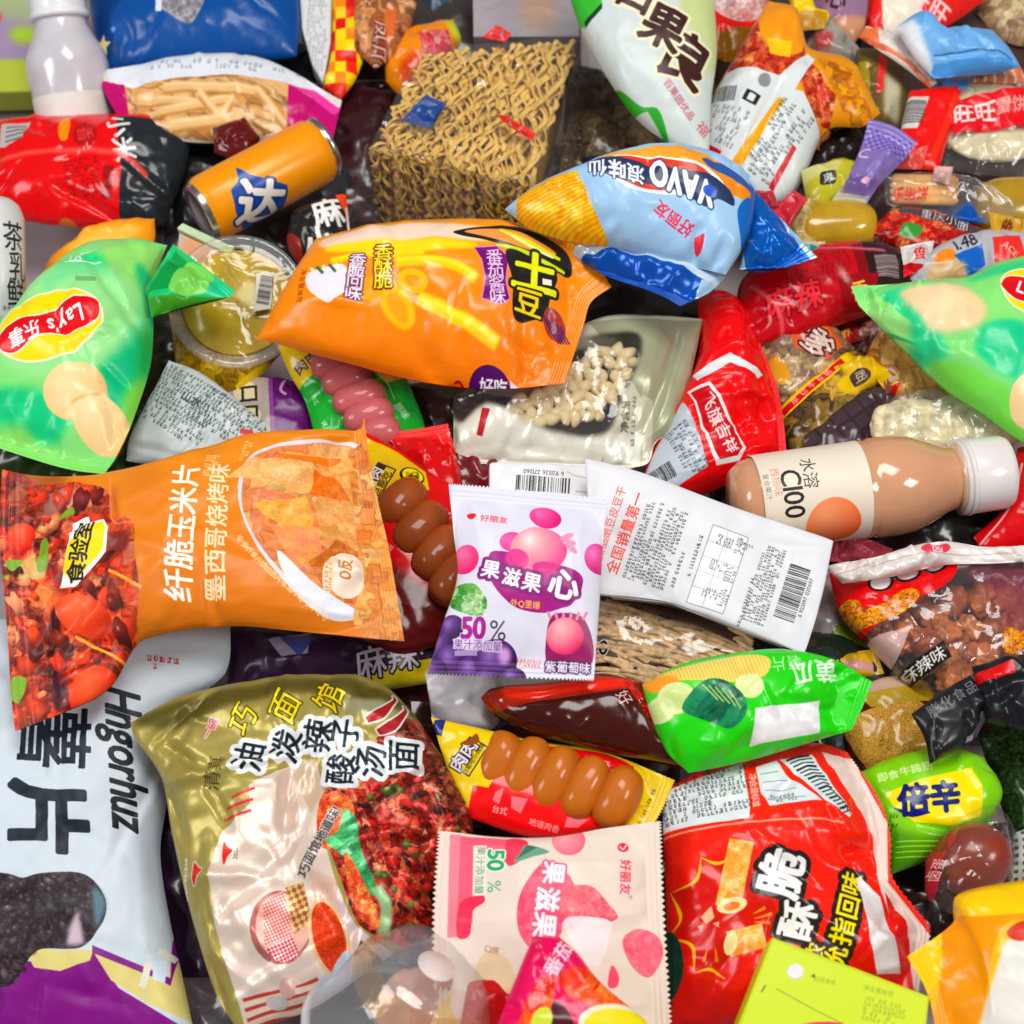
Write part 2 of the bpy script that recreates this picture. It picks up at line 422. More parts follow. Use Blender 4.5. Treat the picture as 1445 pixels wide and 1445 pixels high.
# ------------------------------------------------------------------ objects
def tag(o, label, cat, group=None, kind=None):
    if label: o['label'] = label
    if cat: o['category'] = cat
    if group: o['group'] = group
    if kind: o['kind'] = kind
    return o
def thing(name, label, cat, loc, group=None):
    o = bpy.data.objects.new(name, None); o.empty_display_size = .02; COL.objects.link(o); o.location = loc
    return tag(o, label, cat, group)
def mesh(name, verts, faces, mat, parent=None, uv=None, smooth=True, world=True):
    """one mesh object; verts in world metres"""
    me = bpy.data.meshes.new(name)
    V = np.asarray(verts, float)
    if parent is not None and world: V = V - np.array(parent.location)
    if isinstance(faces, np.ndarray) and faces.ndim == 2:
        n, k = faces.shape
        me.vertices.add(len(V)); me.vertices.foreach_set('co', V.astype(np.float32).ravel())
        me.loops.add(n * k); me.loops.foreach_set('vertex_index', faces.astype(np.int32).ravel())
        me.polygons.add(n); me.polygons.foreach_set('loop_start', np.arange(0, n * k, k, dtype=np.int32))
        me.update(calc_edges=True)
    else: me.from_pydata(V.tolist(), [], [list(f) for f in faces])
    if uv is not None:
        l = me.uv_layers.new(name='UVMap'); idx = np.empty(len(me.loops), np.int32); me.loops.foreach_get('vertex_index', idx)
        l.data.foreach_set('uv', np.asarray(uv, np.float32)[idx].ravel())
    if smooth: me.polygons.foreach_set('use_smooth', np.ones(len(me.polygons), bool))
    me.validate(); me.materials.append(mat)
    o = bpy.data.objects.new(name, me); COL.objects.link(o)
    if parent is not None: o.parent = parent
    return o

class Lay:
    """where a thing lies: a tilted sheet through the point seen at (cx,cy), z = h there"""
    def __init__(s, cx, cy, h, sx=0., sy=.15, T=0.):
        s.c = np.array([cx, cy], float); s.P = at(cx, cy, h); s.n = Vector((-sx, -sy, 1)).normalized()
        s.ex = (Vector((1, 0, 0)) - s.n * s.n.x).normalized(); s.ey = s.n.cross(s.ex)
        e = 1e-3
        a = np.array(proj(s.P + s.ex * e)); b = np.array(proj(s.P + s.ey * e))
        s.J = np.stack([(a - s.c) / e, (b - s.c) / e], 1)
        s.lift = np.array(proj(s.P + s.n * T * .75)) - s.c
    def loc(s, px, py):
        d = ray(px, py); t = (s.P - CAMP).dot(s.n) / d.dot(s.n); q = CAMP + d * t - s.P
        return q.dot(s.ex), q.dot(s.ey)
    def locs(s, pts): return np.array([s.loc(*p) for p in pts])
    def px(s, L): return L @ s.J.T + s.c + s.lift
    def world(s, L, z):
        return np.array(s.P) + L[:, :1] * np.array(s.ex) + L[:, 1:2] * np.array(s.ey) + np.asarray(z)[:, None] * np.array(s.n)

def grid_faces(nu, nv, off=0, flip=False):
    i, j = np.meshgrid(np.arange(nu - 1), np.arange(nv - 1), indexing='ij')
    a = (i * nv + j).ravel() + off
    f = np.stack([a, a + 1, a + nv + 1, a + nv], 1)
    return f[:, ::-1] if flip else f

def bag(name, label, cat, pts, corn, h, T, art, seals='lr', sw=.05, sy=.15, sx=0., rough=.3, metal=0., coat=.3, wr=1., cr=1., creases=(), dents=(),
        Tb=.55, teeth=0., film=None, N=0, seed=0, pe=(.75, .55), group=None, bump=.42, bscale=90, mat=None, center=None, pb=2.6, parent=None, part='film'):
    """a sealed film packet: two printed sheets blown apart between crimped ends.
    pts runs clockwise round it, corn = the four corners, seals = which sides are crimped"""
    P = np.array(pts, float); c = center or P.mean(0)
    L = Lay(c[0], c[1], h, sx, sy, T)
    Q = L.locs(P); n = len(Q)
    def side(a, b):
        idx = []; k = a
        while True:
            idx.append(k)
            if k == b: break
            k = (k + 1) % n
        return Q[idx]
    A, B, C, D = corn
    lu = np.linalg.norm(Q[A] - Q[B]); lv = np.linalg.norm(Q[A] - Q[D])
    def params(lo, hi, m):
        a, b = (sw if lo else 0), (1 - sw if hi else 1)
        k = 13
        w = .5 - .5 * np.cos(np.linspace(0, np.pi, m)); w = .5 * w + .5 * np.linspace(0, 1, m)
        t = a + (b - a) * w
        if lo: t = np.concatenate([np.linspace(0, a, k)[:-1], t])
        if hi: t = np.concatenate([t, np.linspace(b, 1, k)[1:]])
        return t
    N = N or (112 if max(lu, lv) > .11 else 64)
    nu = max(24, int(N * min(1, lu / max(lu, lv)) )); nv = max(24, int(N * min(1, lv / max(lu, lv))))
    U = params('l' in seals, 'r' in seals, nu); V = params('t' in seals, 'b' in seals, nv)
    M = 200; tt = np.linspace(0, 1, M)
    top, right, bot, left = crom(side(A, B), M), crom(side(B, C), M), crom(side(C, D), M)[::-1], crom(side(D, A), M)[::-1]
    ip = lambda q, t: np.stack([np.interp(t, tt, q[:, 0]), np.interp(t, tt, q[:, 1])], -1)
    u, v = np.meshgrid(U, V, indexing='ij'); u3, v3 = u[..., None], v[..., None]
    G = ip(top, u) * (1 - v3) + ip(bot, u) * v3 + ip(left, v) * (1 - u3) + ip(right, v) * u3 \
        - (Q[A] * (1 - u3) * (1 - v3) + Q[B] * u3 * (1 - v3) + Q[D] * (1 - u3) * v3 + Q[C] * u3 * v3)
    def prof(t, lo, hi):
        a, b = (sw if lo else 0), (1 - sw if hi else 1); e = np.clip((t - a) / (b - a), 0, 1)
        s_ = np.abs(2 * e - 1)
        lowside = e < .5
        ex = np.where(lowside, pe[0] if lo else pe[1], pe[0] if hi else pe[1])
        soft = np.where(lowside, lo, hi)
        return np.where(soft, np.sin(np.pi * e) ** ex, np.maximum(1 - s_ ** pb, 0) ** ex)
    pu, pv = prof(u, 'l' in seals, 'r' in seals), prof(v, 't' in seals, 'b' in seals)
    H = pu * pv; shape = np.sqrt(np.maximum(H, 0))
    x, y = G[..., 0], G[..., 1]
    rs = random.Random(seed * 31 + 5)
    wz = np.zeros_like(x)
    # pleats running out of the crimped ends
    for sd in seals:
        d, w = {'l': (u - sw, v), 'r': (1 - sw - u, v), 't': (v - sw, u), 'b': (1 - sw - v, u)}[sd]
        ln = lv if sd in 'lr' else lu; d = np.maximum(d, 0) * (lu if sd in 'lr' else lv)
        for k in range(5):
            f = rs.uniform(20, 75) * ln; ph = rs.uniform(0, 6.3); lam = rs.uniform(.012, .045)
            q = np.sin(f * (w + .06 * noise(w * 3, d * 20, seed + k)) * 2 + ph)
            q = np.sign(q) * np.abs(q) ** 1.3 if k % 2 else 1 - 2 * np.abs(q) ** .8
            wz += q * np.exp(-d / lam) * (1 - np.exp(-d / .004)) * .0016 * wr * rs.uniform(.5, 1.2)
    # loose film: soft folds and flat facets
    s1 = seed * 3.1
    f1 = fbm(x * 16, y * 16, s1, 2); f2 = np.abs(fbm(x * 26 + .8 * f1, y * 26, s1 + 4, 2)); f3 = np.abs(noise(x * 55 + f1, y * 55 + f1, s1 + 8))
    d1, d2, idn = worley(x * 22 + f1 * .6, y * 22 + f1 * .4, int(seed) + 2)
    wz += cr * shape * (.0042 * f1 - .0045 * np.minimum(f2, .35) - .0012 * np.minimum(f3, .4) + .0028 * np.minimum(d2 - d1, .5))
    qx, qy = x.mean(), y.mean()
    for k in range(int((6 + 60 * (lu + lv)) * min(cr, 1.3))):
        e = rs.random(); w_ = rs.uniform(.04, .96); inn = rs.uniform(.01, .22) if rs.random() < .75 else rs.uniform(.2, .5)
        if seals and rs.random() < .6: sd = rs.choice(seals)
        else: sd = rs.choice('lrtb')
        cu, cv = {'l': (inn, w_), 'r': (1 - inn, w_), 't': (w_, inn), 'b': (w_, 1 - inn)}[sd]
        i_, j_ = int(np.argmin(np.abs(U - cu))), int(np.argmin(np.abs(V - cv))); p_ = G[i_, j_]
        base = math.atan2(qy - p_[1], qx - p_[0]) + rs.gauss(0, .55); ln_ = rs.uniform(.12, .34) * min(lu, lv); wd_ = rs.uniform(.0035, .009)
        dv = np.array([math.cos(base), math.sin(base)]); al = (G - p_) @ dv; ac = (G - p_) @ np.array([-dv[1], dv[0]]) + .12 * al * rs.uniform(-1, 1) + .0012 * noise(al * 90, al * 0 + k, seed)
        tp = np.clip(1 - np.abs(al) / ln_, 0, 1) ** .7
        wz += rs.choice((1, -1, -1)) * rs.uniform(.0009, .0030) * cr * wr ** .5 * np.maximum(0, 1 - np.abs(ac) / (wd_ * (.4 + .6 * tp))) * tp * np.minimum(1, H * 6 + .1)
    pxy = L.px(G.reshape(-1, 2)).reshape(G.shape)
    for (ax, ay, bx, by, dep, wd) in creases:
        a = np.array([ax, ay]); b = np.array([bx, by]); dd = b - a; t = np.clip(((pxy - a) @ dd) / (dd @ dd), 0, 1)
        q = np.linalg.norm(pxy - (a + t[..., None] * dd), axis=-1)
        wz -= dep * np.maximum(0, 1 - q / wd) ** 1.3 * np.sqrt(np.clip(1.1 - np.abs(2 * t - 1), 0, 1)) * np.minimum(1, H * 4)
    for (ax, ay, rx, ry, dep) in dents:
        wz += dep * np.exp(-((pxy[..., 0] - ax) / rx) ** 2 - ((pxy[..., 1] - ay) / ry) ** 2) * np.minimum(1, H * 3)
    zf = T * H + wz; zf = np.maximum(zf, -.5 * T * Tb * H)
    zb = -T * Tb * H - .4 * np.abs(wz)
    crimp = np.zeros_like(x)
    for sd in seals:
        e = {'l': u, 'r': 1 - u, 't': v, 'b': 1 - v}[sd] / sw
        crimp += np.where(e <= 1, np.sin(e * 2 * np.pi * 3) * .00045 * np.minimum(1, (1 - e) * 6) * np.minimum(1, e * 6) , 0)
    wave = .0022 * wr * fbm(x * 14, y * 14, s1 + 20, 2)          # seams are never quite flat
    edge = np.minimum.reduce([np.minimum(u, 1 - u) * lu, np.minimum(v, 1 - v) * lv]); gap = np.minimum(edge / .002, 1) * .00022
    zf = zf + crimp + wave + gap; zb = zb + crimp + wave - gap
    if teeth:
        for sd in seals:
            ax_ = G.shape[0 if sd in 'tb' else 1]; k = np.arange(ax_) % 2 * 2 - 1.
            if sd == 'l': G[0] += (k * teeth)[:, None] * np.array((right - left).mean(0) / np.linalg.norm((right - left).mean(0)))
            if sd == 'r': G[-1] += (k * teeth)[:, None] * np.array((right - left).mean(0) / np.linalg.norm((right - left).mean(0)))
            if sd == 't': G[:, 0] += (k * teeth)[:, None] * np.array((bot - top).mean(0) / np.linalg.norm((bot - top).mean(0)))
            if sd == 'b': G[:, -1] += (k * teeth)[:, None] * np.array((bot - top).mean(0) / np.linalg.norm((bot - top).mean(0)))
    Gf = G.reshape(-1, 2); ny = len(V)
    VW = np.vstack([L.world(Gf, zf.ravel()), L.world(Gf, zb.ravel())])
    uvp = pxy.reshape(-1, 2)
    uv1 = np.stack([(uvp[:, 0] - art.x0) / (art.x1 - art.x0), 1 - (uvp[:, 1] - art.y0) / (art.y1 - art.y0)], 1)
    UV = np.vstack([uv1, uv1])
    m = mat or printed(name, art, rough, metal, coat, bump, bscale, film)
    root = parent or thing(name, label, cat, L.P, group)
    nU = len(U); i0 = 12 if 'l' in seals else 0; i1 = nU - 1 - (12 if 'r' in seals else 0)
    j0 = 12 if 't' in seals else 0; j1 = ny - 1 - (12 if 'b' in seals else 0)
    def sub(nm, ia, ib, ja, jb):
        I, J = np.meshgrid(np.arange(ia, ib + 1), np.arange(ja, jb + 1), indexing='ij'); ids = (I * ny + J).ravel(); k = len(ids)
        allid = np.concatenate([ids, ids + nU * ny]); fu, fv = ib - ia + 1, jb - ja + 1
        if nm == 'film':
            mesh('front_film', VW[ids], grid_faces(fu, fv)[:, ::-1], m, root, UV[ids])
            return mesh('back_film', VW[ids + nU * ny], grid_faces(fu, fv, 0, True)[:, ::-1], m, root, UV[ids])
        F = np.vstack([grid_faces(fu, fv), grid_faces(fu, fv, k, True)])
        return mesh(nm, VW[allid], F[:, ::-1], m, root, UV[allid])
    sub(part, i0, i1, j0, j1)
    if 'l' in seals: sub('end_seal', 0, i0, 0, ny - 1)
    if 'r' in seals: sub('end_seal', i1, nU - 1, 0, ny - 1)
    if 't' in seals: sub('end_seal', i0, i1, 0, j0)
    if 'b' in seals: sub('end_seal', i0, i1, j1, ny - 1)
    return root, L

def sheet_solid(name, parent, L, outline, z0, z1, mat, art=None, bev=.0008, smooth=True, z1f=None):
    """a slab: outline in pixels on the sheet L, from z0 up to z1, with rounded rims"""
    P = L.locs(outline); n = len(P); c = P.mean(0)
    area_ = np.sum(P[:, 0] * np.roll(P[:, 1], -1) - np.roll(P[:, 0], -1) * P[:, 1])
    if area_ < 0: P = P[::-1]
    d = np.roll(P, -1, 0) - np.roll(P, 1, 0); nr = np.stack([d[:, 1], -d[:, 0]], 1); nr /= np.maximum(np.linalg.norm(nr, axis=1, keepdims=True), 1e-9)
    rings = [(0, z0 + bev), (0, z1 - bev), (-bev * .3, z1 - bev * .3), (-bev, z1)]
    V = []; F = []
    for off, z in rings: V.append(np.hstack([P + nr * off, np.full((n, 1), z)]))
    for k in range(len(rings) - 1):
        for i in range(n): j = (i + 1) % n; F.append((k * n + i, k * n + j, (k + 1) * n + j, (k + 1) * n + i))
    F.append(tuple(range((len(rings) - 1) * n, len(rings) * n))); F.append(tuple(range(n - 1, -1, -1)))
    V = np.vstack(V)
    uv = None
    if art is not None:
        q = L.px(V[:, :2]); uv = np.stack([(q[:, 0] - art.x0) / (art.x1 - art.x0), 1 - (q[:, 1] - art.y0) / (art.y1 - art.y0)], 1)
    return mesh(name, L.world(V[:, :2], V[:, 2]), F, mat, parent, uv, smooth=False)

def lathe(name, parent, P0, P1, prof, mat, seg=48, art=None, up=None, cap=True, uvspan=None):
    """turn a profile [(t along P0-P1 in metres, radius)] about the axis"""
    P0, P1 = Vector(P0), Vector(P1); ax = (P1 - P0).normalized(); up = up or (CAMP - P0)
    b = (up - ax * up.dot(ax)).normalized(); a = b.cross(ax)
    th = np.linspace(-np.pi, np.pi, seg + 1); V = []; UV = []
    for t, r in prof:
        for q in th:
            V.append(P0 + ax * t + (b * math.cos(q) + a * math.sin(q)) * r); UV.append((t, q))
    k = seg + 1; F = grid_faces(len(prof), k); V = np.array([list(x) for x in V]); UV = np.array(UV)
    uv = None
    if art is not None:
        t0, t1, q0, q1 = uvspan; uv = np.stack([(UV[:, 0] - t0) / (t1 - t0), (UV[:, 1] - q0) / (q1 - q0)], 1)
    return mesh(name, V, F, mat, parent, uv)

def tube(path, rx, ry=None, seg=6, nrm=None):
    """a strand along a path; returns verts, faces"""
    p = np.asarray(path, float); ry = rx if ry is None else ry; n = len(p)
    d = np.gradient(p, axis=0); d /= np.maximum(np.linalg.norm(d, axis=1, keepdims=True), 1e-9)
    ref = np.array(nrm if nrm is not None else (0.13, 0.2, 1.0)); a = np.cross(d, ref); a /= np.maximum(np.linalg.norm(a, axis=1, keepdims=True), 1e-9); b = np.cross(a, d)
    th = np.linspace(0, 2 * np.pi, seg, endpoint=False); rx = np.broadcast_to(rx, n)[:, None, None]; ry = np.broadcast_to(ry, n)[:, None, None]
    V = p[:, None] + rx * np.cos(th)[None, :, None] * a[:, None] + ry * np.sin(th)[None, :, None] * b[:, None]
    i, j = np.meshgrid(np.arange(n - 1), np.arange(seg), indexing='ij'); j2 = (j + 1) % seg
    F = np.stack([i * seg + j, i * seg + j2, (i + 1) * seg + j2, (i + 1) * seg + j], -1).reshape(-1, 4)
    return V.reshape(-1, 3), F
def join(parts):
    V, F, o = [], [], 0
    for v, f in parts: V.append(v); F.append(f + o); o += len(v)
    return np.vstack(V), np.vstack(F)
def blob(P, ax, ay, az, rx, ry, rz, seed=0, amp=.06, nu=16, nv=12, px=2.0, fr=1.4, bend=0):
    """a lumpy rounded body with semi-axes rx,ry,rz along ax,ay,az"""
    t = np.linspace(0, np.pi, nv); q = np.linspace(0, 2 * np.pi, nu + 1); T_, Q_ = np.meshgrid(t, q, indexing='ij')
    s = lambda a, e: np.sign(a) * np.abs(a) ** (2 / e)
    X = s(np.cos(T_), px); Y = s(np.sin(T_), px) * np.cos(Q_); Z = s(np.sin(T_), px) * np.sin(Q_)
    w = 1 + amp * (noise(X * fr + 3, Y * fr + Z * fr, seed) + noise(Z * fr * 1.3, X * fr - Y, seed + 3))
    X, Y, Z = X * w * rx, Y * w * ry, Z * w * rz
    Y = Y + bend * (X / rx) ** 2 * ry
    P, ax, ay, az = [np.array(k) for k in (P, ax, ay, az)]
    V = P + X[..., None] * ax + Y[..., None] * ay + Z[..., None] * az
    return V.reshape(-1, 3), grid_faces(nv, nu + 1)

# ------------------------------------------------------------------ the table under the heap
tv = [(-1.6, -1.2, 0), (1.6, -1.2, 0), (1.6, 2.4, 0), (-1.6, 2.4, 0)]
tbl = mesh('table_top', tv, np.array([[0, 1, 2, 3]]), plain('#a3979a', .55, bump=.1, bscale=400, var=.05, vscale=14), smooth=False)
tag(tbl, 'pinkish grey table top under the heap of snacks', None, kind='structure')

WH = '#f2f0ee'
# ================================================================== large packets in front
# --- orange potato-stick bag
a = Art(340, 290, 890, 575, grad((600, 320), '#ff9606', (600, 545), '#ff7a04'))  # darkening toward the bottom is shade put into the print colour
a.poly([(460, 325), (560, 312), (650, 314), (720, 320), (690, 340), (600, 343), (500, 350), (455, 345)], '#f4d9c4', smooth=True, soft=2)
a.poly([(470, 345), (560, 343), (660, 344), (668, 352), (600, 362), (540, 360), (468, 356)], '#ffd22a', smooth=True, soft=2)
for p, w in (([(560, 374), (640, 380), (672, 398)], 16), ([(592, 424), (640, 446), (700, 478)], 20), ([(470, 372), (520, 364), (600, 366)], 10)):
    a.line(p, w, '#ffc414', soft=1.5); a.line([(x, y - 3) for x, y in p], w * .4, '#ffe14a', soft=2)
a.ell(584, 402, 22, 15, '#ffb80c', 20); a.ell(584, 402, 12, 7, '#ff9a10', 20)
a.ell(562, 432, 20, 34, '#ffb80c', -35, soft=1); a.ell(563, 436, 10, 22, '#ff9f0e', -35, soft=1)
a.ell(520, 410, 26, 14, '#ffa40c', 30, soft=3)
a.poly([(437, 384), (462, 380), (488, 378), (494, 404), (470, 428), (446, 416), (435, 400)], '#f0e8f0', smooth=True)
for k in range(5): a.line([(440 + k * 9, 376), (450 + k * 9, 388)], 4, '#3d6b46' if k % 2 else '#e9ece2')
a.text('香酥脆', 543, 378, 25, 0, '#ffe11a', ol='#5a2a10', olw=2.2, bold=.02, vert=True, track=-.24, sx=1.1)
a.text('香脆回味', 505, 391, 21, 7, '#f6ecf6', ol='#6a3a58', olw=2.2, bold=.02, vert=True, track=-.3, sx=1.2)
a.text('净含量38克', 428, 400, 10, 96, '#7a2c08')
a.poly([(670, 352), (700, 348), (716, 362), (712, 395), (717, 422), (705, 431), (680, 424), (685, 395), (680, 370)], '#6d1a6e', ol='#f28ab0', olw=2)
a.text('番茄酱味', 699, 390, 24, -5, '#f3dcf0', vert=True, track=-.2, bold=.01)
a.poly([(642, 328), (690, 315), (750, 316), (800, 342), (800, 374), (740, 356), (690, 340), (650, 335)], '#20201a', smooth=True)
a.poly([(655, 328), (690, 320), (735, 323), (785, 345), (740, 347), (690, 335)], '#e79a55', smooth=True)
a.line([(705, 322), (745, 338), (790, 352)], [3, 12, 4], '#cde02a'); a.line([(700, 345), (740, 352), (796, 370)], [3, 9, 4], '#c4d626')
a.line([(720, 330), (760, 346), (780, 352)], 3, '#f2f0d8')
a.poly([(716, 350), (782, 372), (775, 405), (766, 432), (735, 448), (722, 440), (722, 395)], '#1d1c17', smooth=True)
a.text('土', 753, 378, 58, 4, '#dbe023', ol='#1d1c17', olw=4, bold=.05, sx=1.15); a.rect(764, 384, 777, 392, '#f4efe0')
a.text('豆', 744, 420, 40, 6, '#f4cf1f', ol='#1d1c17', olw=3, bold=.03)
a.ell(780, 442, 15, 23, '#9a3f3c', -20); [a.line([(764 + k * 6, 430 + k * 3), (785 + k * 4, 465)], 2.2, '#4a2358') for k in range(5)]
a.ell(688, 530, 29, 28, '#4b0d58'); a.text('好吃', 694, 526, 20, 2, '#f4eef4', bold=.04); a.text('口味', 676, 538, 10, 2, '#e9d5ee')
a.poly([(717, 517), (735, 530), (740, 545), (718, 547)], '#e7dbe4')
a.line([(602, 520), (625, 530), (645, 520), (660, 534), (685, 541)], 2.4, '#7a1420'); a.poly([(610, 524), (645, 522), (660, 536), (685, 543), (650, 547), (615, 535)], '#d8570a', smooth=True)
bag('snack_bag', 'bright orange inflated bag with yellow fries and a purple banner', 'snack bag',
    [(445, 338), (520, 322), (620, 313), (720, 316), (800, 344), (842, 376), (863, 404), (834, 426), (823, 460), (797, 541), (730, 548), (650, 547), (560, 530), (450, 503), (395, 487), (362, 479), (400, 412)],
    (0, 6, 9, 15), .128, .026, a, seals='r', sw=.06, seed=1, rough=.26, coat=.35, cr=1.05, wr=1.6, sy=.2,
    creases=[(735, 448, 740, 540, .005, 14), (770, 430, 790, 520, .005, 12), (660, 380, 622, 495, .003, 20), (800, 380, 812, 470, .004, 12), (375, 478, 420, 470, .003, 14)])

# --- green crisp bag, left
def lays(a, cx, cy, rot, s):
    a.frame(cx, cy, rot, s, s)
    a.ell(0, 0, 84, 50, '#f6efd2', 0); a.ell(0, 0, 81, 47, '#ffd400', 0)
    a.poly([(-82, 6), (-70, -16), (-30, -24), (20, -16), (60, -26), (83, -12), (78, 12), (40, 22), (0, 18), (-40, 28), (-72, 22)], '#f5ead0', smooth=True)
    a.poly([(-80, 6), (-69, -13), (-30, -21), (20, -13), (60, -23), (80, -10), (76, 10), (40, 19), (0, 15), (-40, 25), (-70, 19)], '#d8121f', smooth=True)
    a.poly([(-80, 6), (-40, -8), (10, 2), (60, -4), (76, 10), (40, 19), (0, 15), (-40, 25), (-70, 19)], '#b80d1a', smooth=True, a=.5)
    a.text("Lay's", -26, -2, 32, -6, '#ffffff', bold=.03, shear=.15, sx=.9); a.text('乐事', 38, -4, 26, -6, '#ffffff', bold=.03, shear=.15)
    a.home()
a = Art(-120, 300, 350, 700, '#8ad680')
a.poly([(60, 420), (90, 372), (150, 352), (215, 380), (200, 392), (120, 392)], '#1fc078', smooth=True, soft=5)
a.poly([(150, 330), (250, 335), (240, 400), (205, 420), (150, 372)], '#96d676', smooth=True, soft=6)
a.poly([(190, 360), (225, 400), (225, 520), (190, 600), (140, 548), (140, 515), (175, 470), (196, 410)], '#0cb47c', smooth=True, soft=5)
a.poly([(205, 430), (222, 450), (215, 505), (188, 512), (190, 470)], '#0ca552', smooth=True, soft=5)
a.poly([(-60, 560), (0, 545), (60, 548), (90, 575), (60, 600), (-60, 585)], '#1fc080', smooth=True, soft=5); a.poly([(-60, 590), (20, 580), (60, 605), (150, 640), (120, 690), (-60, 660)], '#8ed873', smooth=True, soft=5)
a.poly([(-60, 612), (20, 620), (120, 655), (150, 668), (60, 690), (-60, 680)], '#1fb566', smooth=True, soft=5); a.poly([(165, 545), (210, 500), (212, 560), (170, 610)], '#84cf58', smooth=True, soft=5)
a.ell(95, 450, 110, 76, '#a4e09c', -22, a=.75, soft=5)
a.text('US', 107, 363, 17, -8, '#eef7ea', bold=.03, shear=.3); a.line([(90, 370), (142, 367)], 2, '#eef7ea'); a.line([(112, 353), (138, 346)], 2, '#eef7ea')
a.rect(109, 396, 138, 404, '#6aa56c', a=.8)
lays(a, 72, 464, 165, .93)
for cx, cy, rx, ry, r in ((104, 545, 44, 32, -15), (136, 580, 40, 33, 35)):
    a.ell(cx, cy, rx, ry, radial(cx - 12, cy - 12, 60, [(0, '#f7e2b4'), (.6, '#efcf98'), (1, '#d9b478')]), r, soft=.6)
a.line([(96, 562), (115, 552), (138, 547)], 2, '#c69d5c', soft=1)
r_, L_ = bag('crisp_bag', 'green crisp bag lying upside down at the left edge with a cut potato print', 'crisp bag',
    [(92, 366), (140, 343), (190, 340), (236, 346), (216, 400), (216, 470), (211, 520), (190, 590), (168, 640), (148, 670), (100, 663), (40, 646), (-90, 606), (-95, 555), (0, 472), (52, 412)],
    (0, 3, 9, 12), .118, .027, a, seals='b', sw=.03, seed=2, rough=.3, sy=.05, wr=1.6, cr=1.25, creases=[(60, 400, 120, 520, .003, 14), (120, 350, 190, 460, .004, 12), (205, 410, 205, 500, .004, 10), (140, 510, 175, 535, .003, 8), (150, 555, 158, 660, .004, 14), (20, 640, 4, 560, .003, 8)])
CRISPL = r_
a2 = Art(190, 330, 345, 460, '#1db36a'); a2.poly([(205, 410), (245, 345), (262, 362), (240, 410)], '#0a8a44'); a2.poly([(262, 362), (300, 385), (285, 412), (240, 412)], '#7cc65e', smooth=True); a2.poly([(300, 385), (335, 412), (290, 414)], '#27bd8a'); a2.poly([(210, 420), (330, 414), (300, 430), (215, 445)], '#3f8a24')
bag('crisp_bag', None, None, [(206, 408), (244, 343), (290, 378), (332, 411), (322, 420), (270, 432), (214, 448)], (0, 1, 3, 6), .132, .008, a2, seals='r', sw=.12, seed=22, parent=CRISPL, part='folded_end', wr=1.5, sy=.1, cr=1.2)

# --- corn-chip bag
a = Art(-25, 575, 600, 1050, grad((0, 650), '#dd8a2a', (0, 950), '#c8701a'))
food = pal(['#c0301c', '#e0502a', '#8c2418', '#e8764a', '#5a1c18', '#d83a20', '#f0a070', '#7a3a20', '#e85a3a'], 22, 11, .45, .10)
a.poly([(-20, 640), (40, 665), (120, 672), (150, 690), (160, 730), (190, 742), (196, 790), (200, 840), (185, 900), (150, 960), (90, 1040), (-20, 1045)], food, smooth=True)
a.poly([(150, 672), (165, 700), (168, 728), (195, 745), (190, 790), (205, 830), (190, 880), (150, 760), (145, 700)], '#d8603c', a=.4, smooth=True, soft=4)
a.poly([(60, 680), (100, 672), (104, 700), (45, 728)], '#e0b4a8', soft=2); a.poly([(20, 735), (60, 745), (60, 800), (20, 800)], '#e8b878', smooth=True, soft=3)
for p in ([(0, 775), (25, 776), (10, 790)], [(48, 760), (62, 750), (65, 785), (50, 795)], [(18, 935), (38, 938), (30, 968), (18, 962)], [(30, 1020), (55, 1000), (50, 1030)], [(0, 800), (18, 782), (20, 800)]): a.poly(p, '#8fae3c', smooth=True)
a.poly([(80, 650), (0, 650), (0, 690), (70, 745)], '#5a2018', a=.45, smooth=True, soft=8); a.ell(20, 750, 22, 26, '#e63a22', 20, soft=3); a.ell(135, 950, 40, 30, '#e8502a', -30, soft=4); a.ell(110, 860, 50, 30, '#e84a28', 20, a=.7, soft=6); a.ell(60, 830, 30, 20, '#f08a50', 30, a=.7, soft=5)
a.ell(75, 880, 10, 34, '#3a1418', 12, soft=2); a.ell(85, 960, 12, 36, '#4a2430', -15, soft=2); a.ell(170, 770, 18, 16, '#7a2a24', 0, soft=2)
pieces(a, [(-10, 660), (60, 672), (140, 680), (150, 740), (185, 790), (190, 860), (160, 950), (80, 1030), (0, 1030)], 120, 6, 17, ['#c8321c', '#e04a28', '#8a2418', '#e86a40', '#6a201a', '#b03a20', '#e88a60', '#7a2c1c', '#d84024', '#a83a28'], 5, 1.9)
for p in ([(0, 775), (25, 776), (10, 790)], [(48, 760), (62, 750), (65, 785), (50, 795)], [(18, 935), (38, 938), (30, 968), (18, 962)], [(30, 1020), (55, 1000), (50, 1030)], [(70, 720), (95, 706), (100, 718)]): a.poly(p, '#7fa63a', smooth=True)
a.ell(132, 955, 36, 26, radial(124, 945, 46, [(0, '#f8744a'), (.6, '#e84a24'), (1, '#b02a14')]), -30); a.ell(22, 745, 20, 24, radial(16, 735, 30, [(0, '#f86a48'), (.7, '#e03a20'), (1, '#a82414')]), 10); a.ell(120, 862, 44, 24, radial(110, 850, 50, [(0, '#f07a4c'), (.7, '#e04c28'), (1, '#b83418')]), 25)
a.line([(158, 808), (204, 832)], 4, '#f0a848'); a.line([(108, 888), (176, 920)], 4, '#f0a848'); a.line([(150, 665), (160, 735), (192, 742)], 1.6, '#e8a884', soft=.6)
a.poly([(176, 660), (186, 735), (204, 745), (206, 800), (214, 850), (200, 900), (185, 960), (225, 960), (232, 800), (220, 650)], '#d5802a', smooth=True, soft=11)
